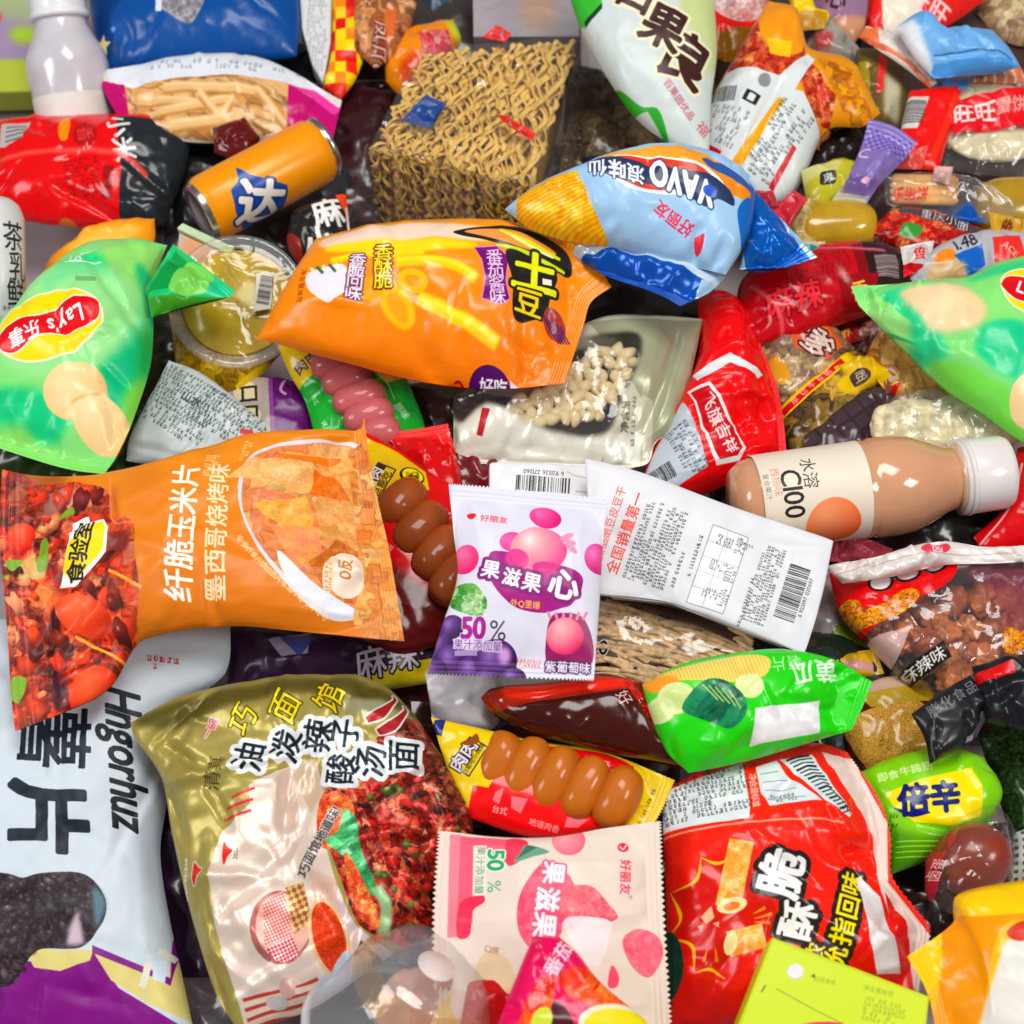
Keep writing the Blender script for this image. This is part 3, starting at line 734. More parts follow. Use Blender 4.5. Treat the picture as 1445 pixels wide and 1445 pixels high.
a.line([(158, 808), (204, 832)], 4, '#f0a848'); a.line([(108, 888), (176, 920)], 4, '#f0a848')
a.poly([(84, 822), (98, 760), (100, 733), (124, 726), (128, 738), (148, 734), (156, 748), (152, 780), (130, 806), (108, 824)], '#ffffff', smooth=False); a.poly([(88, 800), (100, 760), (130, 742), (148, 738), (152, 750), (147, 778), (126, 800), (104, 816)], '#ffd914')
a.text('食验室', 114, 778, 31, -78, '#1a1a1a', bold=.03, track=-.1)
a.text('纤脆玉米片', 258, 748, 42, -87, '#fdf8f0', bold=.035, track=-.03, sx=.97)
a.text('墨西哥烧烤味', 306, 746, 33, -88, '#fbe6c4', bold=.02, track=.0)
a.micro(296, 652, 36, 20, -85, 5, '#fbe6c4', 4); a.micro(345, 630, 30, 14, -70, 6, '#f5cf9e', 5)
a.poly([(336, 700), (350, 640), (400, 612), (470, 604), (515, 620), (540, 760), (520, 840), (480, 862), (440, 855), (395, 815), (355, 760)], '#dcdce6', smooth=True)
a.poly([(341, 702), (353, 645), (400, 618), (500, 612), (532, 700), (528, 835), (480, 852), (430, 838), (385, 794), (353, 748)], pal(['#eba35a', '#e88a5c', '#f0b878', '#dc8244'], 30, 12, .4, .04, .2), smooth=True)
chip = lambda p, c1, c2, s: a.poly(p, pal([c1, c2, c1], 9, s, .5, .05, .1), smooth=False)
chip([(400, 628), (500, 622), (520, 660), (505, 720), (470, 650), (450, 640), (395, 634)], '#eeb46c', '#e6a050', 1); a.poly([(395, 632), (475, 626), (470, 636), (430, 640)], '#e07a22', smooth=True)
chip([(320, 672), (355, 640), (440, 640), (446, 655), (432, 690), (395, 684), (350, 674)], '#f2c486', '#ecb470', 2)
chip([(442, 648), (470, 660), (492, 690), (440, 694), (434, 688)], '#e57f1e', '#d86f14', 3)
chip([(348, 700), (372, 690), (410, 694), (432, 700), (400, 708)], '#e8906a', '#e07a50', 4)
chip([(358, 712), (430, 694), (440, 720), (436, 740), (400, 738), (372, 728)], '#f3ba62', '#eaa54c', 5)
chip([(438, 696), (490, 694), (508, 760), (480, 756), (452, 752)], '#efb878', '#e0a05c', 6)
chip([(380, 740), (440, 734), (456, 790), (430, 800), (396, 770)], '#f0906a', '#f2a860', 7); chip([(430, 790), (470, 750), (500, 760), (505, 830), (450, 820)], '#c87a34', '#b86424', 8)
a.poly([(390, 775), (435, 815), (490, 846), (500, 857), (450, 850), (404, 818)], '#eaeaf2', smooth=True)
a.poly([(490, 620), (515, 600), (560, 850), (575, 905), (505, 900), (488, 862), (500, 800)], pal(['#e8a258', '#dc8c40', '#efb878', '#c06a28'], 24, 9, .4, .05, .15))
a.ell(480, 798, 26, 34, '#f4e6d6', 8); a.text('0反', 481, 792, 22, -86, '#c47a30', bold=.02); a.ell(458, 804, 8, 26, '#f0d8ba', 8); a.micro(458, 804, 44, 12, -86, 5, '#b87030', 3)
for k in range(17):
    t = k / 16; x = 342 + 98 * t + 14 * t * t - 4; y = 762 + 118 * t - 22 * t * t; a.text('非油炸薯片烘焙脆片非油炸薯片烘焙脆片'[k], x, y, 10, -70 + 45 * t + 90, '#fbe6c4', bold=.01)
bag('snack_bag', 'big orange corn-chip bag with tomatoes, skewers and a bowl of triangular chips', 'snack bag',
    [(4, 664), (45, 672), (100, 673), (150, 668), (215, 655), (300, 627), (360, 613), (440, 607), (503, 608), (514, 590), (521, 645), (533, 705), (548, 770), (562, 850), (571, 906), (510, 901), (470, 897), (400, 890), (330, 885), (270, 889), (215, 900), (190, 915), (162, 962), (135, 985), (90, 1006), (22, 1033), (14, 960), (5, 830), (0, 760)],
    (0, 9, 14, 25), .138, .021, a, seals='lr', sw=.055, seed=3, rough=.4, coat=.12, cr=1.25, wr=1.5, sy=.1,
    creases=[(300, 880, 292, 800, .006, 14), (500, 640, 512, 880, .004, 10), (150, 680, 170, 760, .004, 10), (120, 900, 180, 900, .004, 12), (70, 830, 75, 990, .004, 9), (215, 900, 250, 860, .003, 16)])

# --- grape gummy packet
a = Art(590, 665, 875, 985, '#e2dfec', S=2)
a.ell(770, 726, 23, 17, radial(762, 718, 32, [(0, '#f77ab8'), (.6, '#e0438c'), (1, '#c01f72')]), 12)
a.ell(657, 787, 19, 21, radial(650, 778, 32, [(0, '#fb8ab0'), (.6, '#ee4a82'), (1, '#d42468')])); a.ell(843, 785, 19, 22, radial(836, 778, 32, [(0, '#f08ac0'), (.6, '#d9488e'), (1, '#b62a72')]))
a.poly([(690, 785), (705, 778), (760, 790), (815, 808), (820, 830), (806, 852), (790, 858), (765, 864), (730, 858), (705, 838), (690, 812)], '#9a1478', smooth=True)
a.ell(722, 764, 17, 15, radial(716, 760, 24, [(0, '#f878b0'), (1, '#e5408c')])); a.ell(760, 776, 40, 34, radial(748, 762, 52, [(0, '#fde6e6'), (.35, '#f8aab0'), (.75, '#f27a9a'), (1, '#dc4a84')])); a.ell(730, 790, 17, 14, '#d92a86', 30, a=.75); a.ell(775, 806, 24, 12, '#c42a80', 10, a=.8)
for k in (0, 1, 2): a.ell(800 + k * 3, 756 + k * 9, 10, 4.5, '#f29ab8', -20 + 30 * k)
for i, (x, y, s, r) in enumerate(((693, 805, 27, 12), (722, 817, 26, 14), (750, 824, 28, 12), (795, 826, 44, 10))): a.text('果滋果心'[i], x, y, s, r, '#ffffff', ol='#7d1a70', olw=5, bold=.045)
for i, (x, y, s, r) in enumerate(((693, 805, 27, 12), (722, 817, 26, 14), (750, 824, 28, 12), (795, 826, 44, 10))): a.text('果滋果心'[i], x, y, s, r, '#ffffff', bold=.045)
a.text('外Q里爆', 741, 853, 11, 6, '#ffd05a', bold=.02); a.text('好丽友', 697, 729, 11, 4, '#e23a4a', bold=.02, sx=1.2); a.poly([(658, 722), (664, 720), (672, 722), (668, 728), (662, 728)], '#e2303c', smooth=True)
a.poly([(640, 826), (665, 822), (678, 832), (688, 850), (680, 868), (655, 862), (636, 850)], pal(['#5aa83c', '#8cc86a', '#3c8a30', '#d4ecc4'], 11, 3), smooth=True)
gr = lambda x, y, r: a.ell(x, y, r, r * .92, radial(x - r * .3, y - r * .3, r * 1.4, [(0, '#9a78b8'), (.4, '#5a3478'), (1, '#2a1238')]))
gr(638, 880, 18); gr(622, 905, 20); gr(640, 925, 24); gr(668, 938, 22); gr(700, 925, 30); gr(690, 955, 22); gr(725, 950, 18); gr(612, 940, 22); a.ell(712, 918, 9, 11, '#d9a8e0', 0, soft=3)
a.text('50', 669, 882, 40, 3, '#a02a8a', bold=.05, ol='#f0dcf2', olw=1.2, sx=.9); a.text('%', 703, 886, 36, 4, '#4a3a52'); a.text('果汁添加量', 675, 905, 13.5, 4, '#7a3a86', ol='#e8dcf0', olw=1.5); a.rect(643, 911, 674, 918, '#b49ac4')
a.poly([(770, 895), (778, 868), (800, 864), (822, 870), (835, 900), (832, 930), (800, 942), (772, 930)], '#8a1a58', smooth=True, a=.95)
a.ell(796, 894, 26, 24, radial(790, 884, 36, [(0, '#fbc4c4'), (.5, '#f48a98'), (.85, '#e84a78'), (1, '#c02a64')])); [a.line([(776 + k * 9, 874 - abs(k - 3)), (772 + k * 11, 864 - abs(2 - k))], 4, '#e88aa8') for k in range(6)]
a.text('紫葡萄味', 800, 934, 16, 3, '#f0e8f4', ol='#4a2a5a', olw=2, bold=.03); a.micro(748, 928, 40, 12, 5, 5.5, '#e0544a', 8)
bag('gummy_packet', 'small white and purple grape gummy packet lying on top in the centre', 'packet',
    [(633, 683), (700, 688), (780, 696), (855, 703), (850, 780), (846, 850), (838, 960), (760, 957), (680, 953), (603, 951), (625, 880), (645, 815), (640, 750)],
    (0, 3, 6, 9), .168, .012, a, seals='tb', sw=.075, seed=4, rough=.4, coat=.12, cr=.35, wr=.8, teeth=.0007, sy=.22, N=110, bump=.15)

# --- olive gold noodle bag
a = Art(170, 930, 690, 1470, '#a89b5a')
a.poly([(180, 1000), (330, 960), (500, 948), (600, 1010), (560, 1000), (440, 975), (330, 990), (240, 1020)], '#5c5426', smooth=True, soft=5)  # dark olive along the top is foil shading painted in
a.poly([(470, 985), (545, 985), (560, 1010), (500, 1010)], '#a3a488', soft=4)
pan = [(408, 1079), (354, 1112), (356, 1137), (313, 1178), (300, 1227), (307, 1297), (317, 1332), (339, 1399), (350, 1450), (424, 1450), (548, 1352), (500, 1307), (474, 1247), (451, 1158), (457, 1120), (445, 1070)]
a.poly(pan, grad((330, 1100), '#ead9c8', (430, 1400), '#f0dccf'))
a.poly([(408, 1079), (445, 1070), (457, 1120), (440, 1150), (415, 1100)], '#d8c0a8'); a.poly([(356, 1137), (408, 1079), (430, 1180), (400, 1240)], '#d6beb2', a=.7)
for k, (x, y) in enumerate(((325, 1148), (320, 1157), (315, 1164))): a.line([(x + 20, y - 26), (x + 30, y - 12)], 1, '#cf5a5a')
for k in range(3): a.line([(330 - 6 * k, 1130 + 14 * k), (346, 1122 + 14 * k), (362 - 2 * k, 1116 + 15 * k)], 4, '#c8424a')
for k in range(6): a.line([(344 + k * 2, 1392 + 12 * k), (380, 1384 + 11 * k), (420, 1376 + 11 * k), (446, 1366 + 11 * k)], 4.5, '#b84a48'); a.line([(344 + k * 2, 1397 + 12 * k), (446, 1371 + 11 * k)], 2, '#f0d4b0')
redf = pal(['#a01c18', '#c83424', '#6a1412', '#e0563c', '#8a2a1a', '#f09a70', '#3c0e0e', '#d8442c'], 9, 21, .35, .16)
a.poly([(452, 1158), (458, 1120), (500, 1090), (545, 1030), (590, 1010), (620, 1060), (660, 1130), (672, 1165), (655, 1250), (600, 1330), (555, 1320), (505, 1300), (480, 1240)], redf, smooth=True)
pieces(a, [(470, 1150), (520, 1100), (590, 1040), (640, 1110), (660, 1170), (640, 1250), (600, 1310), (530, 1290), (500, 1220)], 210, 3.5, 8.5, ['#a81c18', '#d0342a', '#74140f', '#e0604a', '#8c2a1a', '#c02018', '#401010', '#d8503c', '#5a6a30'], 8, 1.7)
a.poly([(575, 1010), (620, 1060), (660, 1130), (672, 1170), (640, 1160), (600, 1100), (560, 1040)], pal(['#5a2018', '#8a3a24', '#2e100e', '#c08060', '#481818'], 7, 22, .4, .15), smooth=True, a=.9)
a.poly([(452, 1135), (480, 1120), (500, 1150), (470, 1200), (450, 1190)], pal(['#e8582a', '#f08a48', '#d83a1c'], 7, 23), smooth=True)
a.poly([(486, 1146), (503, 1160), (506, 1190), (514, 1215), (528, 1250), (522, 1262), (500, 1225), (476, 1205), (460, 1190), (478, 1176)], pal(['#2a8a4a', '#4aa86a', '#1c6a38', '#8acca0'], 9, 24, .5, .1, .1, 1, 3, 60), smooth=True)
a.line([(528, 1250), (540, 1275), (534, 1310)], 16, '#a8c89a', soft=1); a.poly([(488, 1205), (520, 1262), (530, 1300), (505, 1290), (490, 1250)], pal(['#e05a2a', '#f0984a', '#c83a1c'], 6, 25), smooth=True)
a.poly([(474, 1247), (500, 1300), (560, 1340), (545, 1360), (505, 1322), (478, 1300)], '#e6cfd0', smooth=True); a.poly([(505, 1318), (540, 1345), (500, 1385), (488, 1350)], '#5a3a2a'); a.poly([(500, 1358), (520, 1345), (495, 1385), (486, 1382)], '#d02a2a')
a.ell(398, 1302, 41, 48, '#b06a68'); a.ell(401, 1300, 36, 43, '#e8b4a4')
def chk(c1, c2, s, r=20):
    c1, c2 = rgb(c1), rgb(c2); q = math.radians(r)
    def f(X, Y):
        x = np.floor((X * math.cos(q) + Y * math.sin(q)) / s); y = np.floor((-X * math.sin(q) + Y * math.cos(q)) / s); return np.where(((x + y) % 2 == 0)[..., None], c1, c2)
    return f
a.poly([(374, 1272), (400, 1254), (410, 1285), (414, 1312), (376, 1328)], chk('#c85a5c', '#f0c8bc', 3), smooth=False); a.poly([(376, 1330), (414, 1312), (424, 1342), (395, 1348)], chk('#c01c34', '#f6dcd8', 3.4)); a.poly([(404, 1250), (428, 1242), (440, 1292), (416, 1310)], chk('#a05a3c', '#d8b878', 6))
a.poly([(438, 1228), (474, 1240), (480, 1270), (440, 1262)], '#e8bca8', a=.6)
a.poly([(430, 1400), (450, 1365), (490, 1340), (512, 1330), (515, 1350), (480, 1392), (440, 1412)], '#cdd8e2', smooth=True); a.ell(462, 1315, 26, 52, '#e8c9a0', -14); a.ell(462, 1314, 21, 46, pal(['#e04818', '#d83c10', '#ea5c28'], 5, 26), -14); a.poly([(470, 1345), (488, 1330), (500, 1360), (470, 1400), (450, 1392)], '#c8d6e4', smooth=True)
a.ell(390, 1395, 15, 9, '#cfc4c4'); a.ell(405, 1378, 11, 12, '#e0b8b4', 0)
for ch, x, y, s, r in (('油', 353, 1070, 46, -80), ('泼', 404, 1052, 44, -76), ('辣', 450, 1040, 46, -80), ('子', 488, 1036, 44, -82), ('酸', 481, 1088, 44, -84), ('汤', 523, 1078, 46, -82), ('面', 569, 1068, 48, -88)): a.text(ch, x, y, s, r, None, ol='#f4f6f8', olw=7, bold=.03)
for ch, x, y, s, r in (('油', 353, 1070, 46, -80), ('泼', 404, 1052, 44, -76), ('辣', 450, 1040, 46, -80), ('子', 488, 1036, 44, -82), ('酸', 481, 1088, 44, -84), ('汤', 523, 1078, 46, -82), ('面', 569, 1068, 48, -88)): a.text(ch, x, y, s, r, '#16222a', bold=.035)
for ch, x, y, s, r in (('巧', 342, 1014, 42, -66), ('面', 402, 996, 46, -70), ('馆', 464, 982, 46, -70)): a.text(ch, x, y, s, r, '#f0d80e', ol='#3a3208', olw=2, bold=.01, shear=.2)
a.text('一碗', 295, 1026, 16, -70, '#c8303c', ol='#f6d8d8', olw=2); a.text('清真', 304, 1092, 25, -80, '#4a4420')
a.text('巧面馆地道味!', 451, 1190, 17, -62, '#26211e', ol='#ded2cc', olw=1.5, bold=.02)
for x, y in ((324, 1202), (281, 1226)): a.poly([(x - 5, y - 14), (x + 2, y - 6), (x + 8, y - 2), (x + 1, y + 6), (x - 4, y + 18), (x - 7, y + 4)], '#d8241e', smooth=True, ol='#f3e6d8', olw=1.5)
a.text('2022', 336, 1204, 8, -85, '#3a3a3a'); a.rect(261, 1205, 265, 1258, '#e8e4d0'); a.micro(263, 1232, 50, 5, 85, 4, '#3a3a30', 2)
for q in ((541, 1006, 30), (556, 1022, 34)): a.line([(q[0] - 22, q[1] + 14), (q[0], q[1]), (q[0] + 16, q[1] - 22), (q[0] + 14, q[1] - 32)], [9, 15, 8, 2], '#a02428', ol='#ecece6', olw=2.5)
bag('noodle_bag', 'olive gold foil bag of sour soup noodles with a chilli picture', 'noodle bag',
    [(184, 1020), (240, 988), (330, 965), (440, 952), (530, 962), (585, 1008), (617, 1058), (650, 1110), (668, 1160), (655, 1240), (610, 1325), (546, 1353), (436, 1426), (337, 1456), (302, 1395), (264, 1270), (243, 1175), (228, 1098), (192, 1044)],
    (0, 5, 10, 13), .112, .024, a, seals='', seed=5, rough=.36, metal=.28, coat=.3, cr=1.8, wr=1.4, sy=.1, bump=.4,
    creases=[(225, 1040, 300, 1095, .008, 16), (285, 1090, 330, 1170, .006, 12), (232, 1105, 260, 1180, .005, 14), (408, 1079, 400, 1170, .004, 14), (300, 1340, 320, 1430, .006, 12), (260, 1010, 300, 1020, .004, 8), (440, 1230, 480, 1300, .004, 10), (290, 1250, 312, 1330, .004, 12)])

# --- white and purple crisp bag
a = Art(-180, 860, 350, 1500, '#d4dde4')
a.poly([(230, 1150), (222, 1200), (226, 1250), (236, 1290), (238, 1340), (262, 1420), (280, 1500), (310, 1500), (300, 1300), (260, 1150)], '#5f1168', smooth=True)
a.poly([(-180, 1350), (0, 1340), (60, 1350), (130, 1335), (160, 1380), (262, 1440), (280, 1500), (-180, 1500)], '#7d157c'); a.poly([(-180, 1355), (0, 1340), (10, 1400), (-60, 1500), (-180, 1500)], '#6a0f6c')
a.poly([(36, 1326), (85, 1334), (128, 1332), (150, 1370), (200, 1400), (262, 1425), (256, 1390), (242, 1375), (238, 1330), (232, 1280), (240, 1250), (228, 1190), (222, 1200), (220, 1260), (228, 1300), (222, 1372), (205, 1366), (130, 1332), (125, 1346), (85, 1360), (50, 1355)], '#ddd08a')
a.poly([(128, 1326), (225, 1364), (228, 1290), (220, 1260), (216, 1230), (221, 1200), (233, 1165), (229, 1200), (224, 1240), (232, 1285), (233, 1340), (225, 1374), (204, 1364), (128, 1336)], '#7a1a80')
a.poly([(205, 1345), (222, 1340), (218, 1372), (202, 1366)], '#d9e3ec'); a.line([(190, 1378), (198, 1345)], 9, '#e9e6d4'); a.line([(212, 1328), (232, 1340)], 9, '#e9e6d4')
nori = pal(['#2c2228', '#43343a', '#1e181c', '#57464a', '#30262c'], 6, 31, .5, .12)
a.poly([(-180, 1220), (0, 1232), (38, 1240), (60, 1234), (112, 1231), (136, 1246), (148, 1272), (140, 1300), (112, 1330), (60, 1332), (38, 1352), (20, 1376), (-20, 1378), (-180, 1360)], nori, smooth=True)
pieces(a, [(-100, 1225), (0, 1238), (60, 1240), (112, 1237), (140, 1262), (130, 1300), (60, 1326), (20, 1366), (-100, 1356)], 260, 3, 7, ['#2c2228', '#43343a', '#1e181c', '#5a4a4e', '#30262c'], 9); a.line([(50, 1240), (52, 1290), (40, 1330)], 4, '#15100f', soft=2); a.poly([(130, 1252), (142, 1258), (147, 1275), (134, 1300)], '#5c7c8a', smooth=True, soft=3); a.poly([(100, 1300), (112, 1280), (118, 1325), (95, 1328)], '#cdb8c4', soft=3)  # the soft bluish and pinkish patches are highlights painted into the print
a.text('薯', 78, 1042, 108, 92, '#14202a', bold=.022, sx=.9); a.text('片', 70, 1155, 112, 90, '#14202a', bold=.055)
a.text('Hngorhuz', 178, 1072, 66, 88, '#12181c', bold=.035, shear=.22, sx=.78); a.micro(232, 926, 50, 22, 4, 11, '#a8303a', 6)
bag('crisp_bag', 'white and purple crisp bag with black seaweed crisps at lower left', 'crisp bag',
    [(-160, 880), (100, 870), (326, 880), (318, 950), (255, 1000), (236, 1060), (235, 1130), (226, 1205), (240, 1300), (262, 1400), (278, 1480), (100, 1490), (-160, 1490)],
    (0, 2, 10, 12), .078, .028, a, seals='', seed=6, rough=.5, coat=.05, cr=.9, wr=1, sy=.12, Tb=.4, creases=[(60, 1350, 40, 1440, .003, 12)], center=(90, 1180))

# --- lychee gummy packet
a = Art(600, 1140, 965, 1490, '#e7d7ca', S=2)
a.poly([(636, 1172), (660, 1176), (742, 1182), (738, 1205), (720, 1220), (668, 1190), (668, 1300), (660, 1320), (633, 1320)], '#f0667c'); a.poly([(633, 1172), (648, 1172), (646, 1320), (632, 1320)], '#f58a98')
a.poly([(650, 1272), (680, 1262), (684, 1272), (668, 1285), (664, 1318), (646, 1318)], '#dc3558', smooth=True); a.poly([(715, 1182), (744, 1184), (738, 1210), (716, 1220)], '#e0405c', smooth=True)
a.poly([(744, 1190), (775, 1200), (752, 1208), (726, 1216), (734, 1202)], '#6a9a80', smooth=True); a.poly([(744, 1190), (758, 1194), (728, 1212)], '#3a6a58')
a.ell(803, 1182, 24, 24, radial(796, 1176, 34, [(0, '#f9b4b8'), (.7, '#f48490'), (1, '#e86a80')]))
a.poly([(740, 1250), (770, 1215), (800, 1232), (815, 1255), (840, 1262), (866, 1298), (800, 1298), (790, 1320), (760, 1345), (735, 1320), (730, 1285)], pal(['#f0607a', '#ec4c6c', '#f48090'], 12, 41, .5, .05, .08), smooth=True)
a.poly([(790, 1258), (830, 1250), (856, 1272), (868, 1297), (790, 1292)], pal(['#f2707c', '#ee5f70', '#f89aa0'], 8, 42, .5, .06, .2), smooth=True); a.poly([(800, 1296), (858, 1298), (858, 1325), (845, 1360), (825, 1355), (802, 1320)], '#efe4e6', smooth=True)
a.poly([(878, 1325), (900, 1308), (928, 1318), (935, 1345), (915, 1375), (890, 1360)], pal(['#f0687c', '#f27f8e', '#ea5a72'], 9, 43, .4, .05, .12), smooth=True); a.poly([(862, 1360), (872, 1375), (868, 1390), (856, 1388)], '#e84a68', smooth=True)
for ch, x, y, s in (('果', 781, 1232, 34), ('滋', 772, 1270, 36), ('果', 768, 1306, 36)): a.text(ch, x, y, s, 96, '#fff6f6', ol='#ee5f80', olw=3, bold=.04)
for ch, x, y, s in (('果', 781, 1232, 34), ('滋', 772, 1270, 36), ('果', 768, 1306, 36)): a.text(ch, x, y, s, 96, '#fff6f6', bold=.04)
a.text('50', 700, 1212, 33, 92, '#1f9a5c', bold=.05, ol='#f6efe8', olw=2); a.text('%', 698, 1250, 27, 92, '#4a9a74'); a.rect(667, 1190, 686, 1262, '#f0ead8', a=.8); a.text('果汁添加量', 677, 1226, 14, 92, '#4a8a6a')
a.text('好丽友', 883, 1236, 17, 92, '#d82a4c', bold=.03); a.ell(881, 1192, 8, 7, '#d9284a'); a.line([(876, 1190), (881, 1195), (886, 1188)], 2, '#f4d8d8'); a.text('®', 890, 1264, 7, 92, '#8a6a6a')
a.ell(700, 1382, 28, 42, '#e0c8a4', -10); [a.text(c, 690 + 10 * k, 1338 + 2 * k, 11, 20, '#a05a4a') for k, c in enumerate('口感')]
bag('gummy_packet', 'flat cream and pink lychee gummy packet with scalloped side edges', 'packet',
    [(620, 1172), (700, 1181), (780, 1181), (860, 1168), (931, 1159), (934, 1250), (939, 1340), (948, 1480), (780, 1482), (612, 1485), (612, 1380), (613, 1280)],
    (0, 4, 7, 9), .132, .012, a, seals='lr', sw=.07, seed=7, rough=.42, coat=.1, cr=.35, wr=.8, teeth=.0011, sy=.16, N=96, bump=.15)

# --- red crispy snack bag
a = Art(915, 1030, 1335, 1460, grad((1000, 1120), '#f5301a', (1000, 1420), '#d81f14'))
a.poly([(935, 1120), (945, 1105), (1050, 1068), (1058, 1140), (1056, 1158), (936, 1168)], '#e6eaec'); a.micro(998, 1118, 120, 78, -9, 8, '#30383c', 3)
a.text('净含量标准', 1065, 1114, 12, 86, '#f0d8d0', bold=.02, track=-.1); a.poly([(1068, 1078), (1098, 1068), (1110, 1090), (1160, 1130), (1086, 1138), (1074, 1120)], '#e2e8ea'); [a.line([(1074 + k * 3, 1090 + k * 13), (1100 + k * 12, 1086 + k * 13)], 1.2, '#7a8488') for k in range(4)]; a.micro(1104, 1128, 34, 16, -4, 6, '#404a50', 5)
a.poly([(1102, 1066), (1150, 1056), (1205, 1145), (1200, 1152), (1165, 1130), (1125, 1090)], '#dfe8ea'); 
for k in range(17):
    t = k / 16; x = 1112 + 78 * t; y = 1062 + 78 * t; a.line([(x, y + 6), (x + 14, y - 1), (x + 34 - 22 * t, y + 6 - 10 * (1 - t))], 2.2 if k % 3 else 3.6, '#1c2a30', smooth=False)
a.line([(934, 1176), (1050, 1164), (1165, 1158), (1190, 1162)], 3, '#fb9a84')
a.poly([(945, 1190), (935, 1440), (1010, 1440), (1060, 1330), (1060, 1240), (990, 1220), (950, 1300)], '#c01a12', a=.35, soft=8, smooth=True)
burst = [(992, 1210), (1010, 1216), (1035, 1214), (1060, 1235), (1088, 1270), (1098, 1310), (1050, 1340), (1018, 1362), (992, 1362), (985, 1330), (962, 1318), (964, 1285), (955, 1255), (982, 1245)]
a.poly(burst, '#c01c10', smooth=True)
for p in ([(992, 1210), (986, 1242), (957, 1254)], [(954, 1254), (968, 1290), (956, 1312)], [(956, 1316), (984, 1330), (988, 1364)], [(988, 1366), (1010, 1362), (1030, 1375)], [(992, 1212), (1014, 1220), (1036, 1213)]): a.line(p, [1, 5, 1], '#f5b81c')
fry = lambda p, w, s: a.line(p, w, pal(['#f7b860', '#f39a3a', '#fbd690'], 10, s, .5, .05, .1), smooth=False)
fry([(1046, 1190), (1030, 1280)], 34, 1); a.ell(1035, 1278, 20, 11, '#fbdca0', -10); a.ell(1035, 1279, 11, 6, '#e87a24', -10); fry([(1032, 1330), (1080, 1318)], 34, 2); a.ell(1035, 1328, 9, 16, '#fce6b0', 10)
for p in ([(994, 1292), (1008, 1278), (1012, 1294), (1002, 1302)], [(990, 1304), (998, 1302), (996, 1312)], [(1010, 1302), (1018, 1300), (1018, 1308)]): a.poly(p, '#f7b890')
for p in ([(1064, 1290), (1080, 1282)], [(1066, 1296), (1090, 1290)], [(1066, 1300), (1088, 1302)], [(1004, 1335), (1000, 1352)], [(1014, 1334), (1018, 1352)]): a.line(p, [1, 5], '#f0883a')
for t_, x, y, s in (('脆', 1102, 1237, 66), ('酥', 1126, 1298, 52)): a.text(t_, x, y, s, -76, None, ol='#241c1a', olw=8, bold=.04, sx=.95)
a.text('吮指回味', 1193, 1294, 35, -76, None, ol='#241c1a', olw=7, bold=.03, track=.02); a.text('浓', 1150, 1342, 30, -76, None, ol='#241c1a', olw=7)
for t_, x, y, s in (('脆', 1102, 1237, 66), ('酥', 1126, 1298, 52)): a.text(t_, x, y, s, -76, '#f2f2f4', bold=.05, sx=.95)
a.text('吮指回味', 1193, 1294, 35, -76, '#f2dc14', bold=.035, track=.02); a.text('浓', 1150, 1342, 30, -76, '#f2dc14', bold=.02)
a.poly([(1213, 1232), (1222, 1233), (1248, 1258), (1276, 1362), (1240, 1365), (1228, 1320)], '#f0eef0', smooth=False)
a.poly([(1165, 1050), (1215, 1055), (1262, 1150), (1262, 1235), (1320, 1310), (1300, 1400), (1280, 1330), (1250, 1250), (1240, 1170)], '#ecd9d0', smooth=False); a.poly([(1255, 1250), (1285, 1290), (1296, 1395), (1286, 1392), (1266, 1300)], '#d42018')
a.ell(948, 1355, 26, 50, '#123a2c', 0)
bag('snack_bag', 'red snack bag with black and white lettering and broken crispy sticks', 'snack bag',
    [(934, 1115), (1000, 1082), (1070, 1062), (1150, 1048), (1195, 1060), (1240, 1125), (1256, 1180), (1258, 1235), (1290, 1280), (1312, 1312), (1302, 1360), (1296, 1404), (1200, 1430), (1050, 1450), (945, 1452), (940, 1300)],
    (0, 4, 11, 14), .108, .025, a, seals='r', sw=.05, seed=8, rough=.26, coat=.4, cr=1.2, wr=1.7, sy=.12, teeth=.0006,
    creases=[(1190, 1200, 1250, 1190, .007, 16), (1160, 1130, 1220, 1240, .005, 12), (1060, 1075, 1075, 1130, .002, 8), (1230, 1110, 1245, 1220, .004, 8)])

# ================================================================== second rank
# --- light blue wavy crisp bag
a = Art(695, 185, 1180, 450, '#a9cbe8')
a.poly([(700, 300), (735, 285), (738, 310), (700, 320)], '#c9dcee', soft=3)
wav = pal(['#f8b81c', '#f5a414', '#fcd24a'], 14, 51, .6, .03, .05)
def ridge(X, Y):
    t = (X * .35 + Y * .94) / 5.2; w = .5 + .5 * np.sin(t * 2 * np.pi + .4 * fbm(X / 30, Y / 30, 3)); b = wav(X, Y); return np.clip(b * (.86 + .2 * w)[..., None], 0, 1)
a.poly([(732, 275), (750, 258), (808, 240), (822, 256), (836, 290), (852, 315), (872, 345), (850, 346), (800, 338), (745, 318)], ridge, smooth=True)
a.poly([(735, 320), (790, 338), (860, 343), (872, 345), (840, 352), (780, 342)], '#e88a1c', smooth=True, soft=1)
a.poly([(845, 224), (880, 212), (940, 204), (1000, 218), (1055, 250), (1062, 275), (1030, 270), (985, 240), (930, 226), (870, 226)], grad((880, 210), '#f2b44a', (1060, 270), '#f08a2a'), smooth=True)
a.poly([(990, 225), (1020, 228), (1062, 250), (1064, 262), (1035, 248), (1000, 238)], '#3a5a9a', smooth=True)
a.poly([(850, 232), (880, 222), (940, 226), (990, 236), (1020, 258), (1000, 262), (970, 275), (905, 276), (870, 262), (840, 240)], '#ffffff', smooth=True); a.poly([(854, 232), (882, 224), (940, 229), (985, 238), (1010, 258), (990, 262), (965, 270), (908, 272), (872, 258), (846, 240)], '#d8402c', smooth=True)
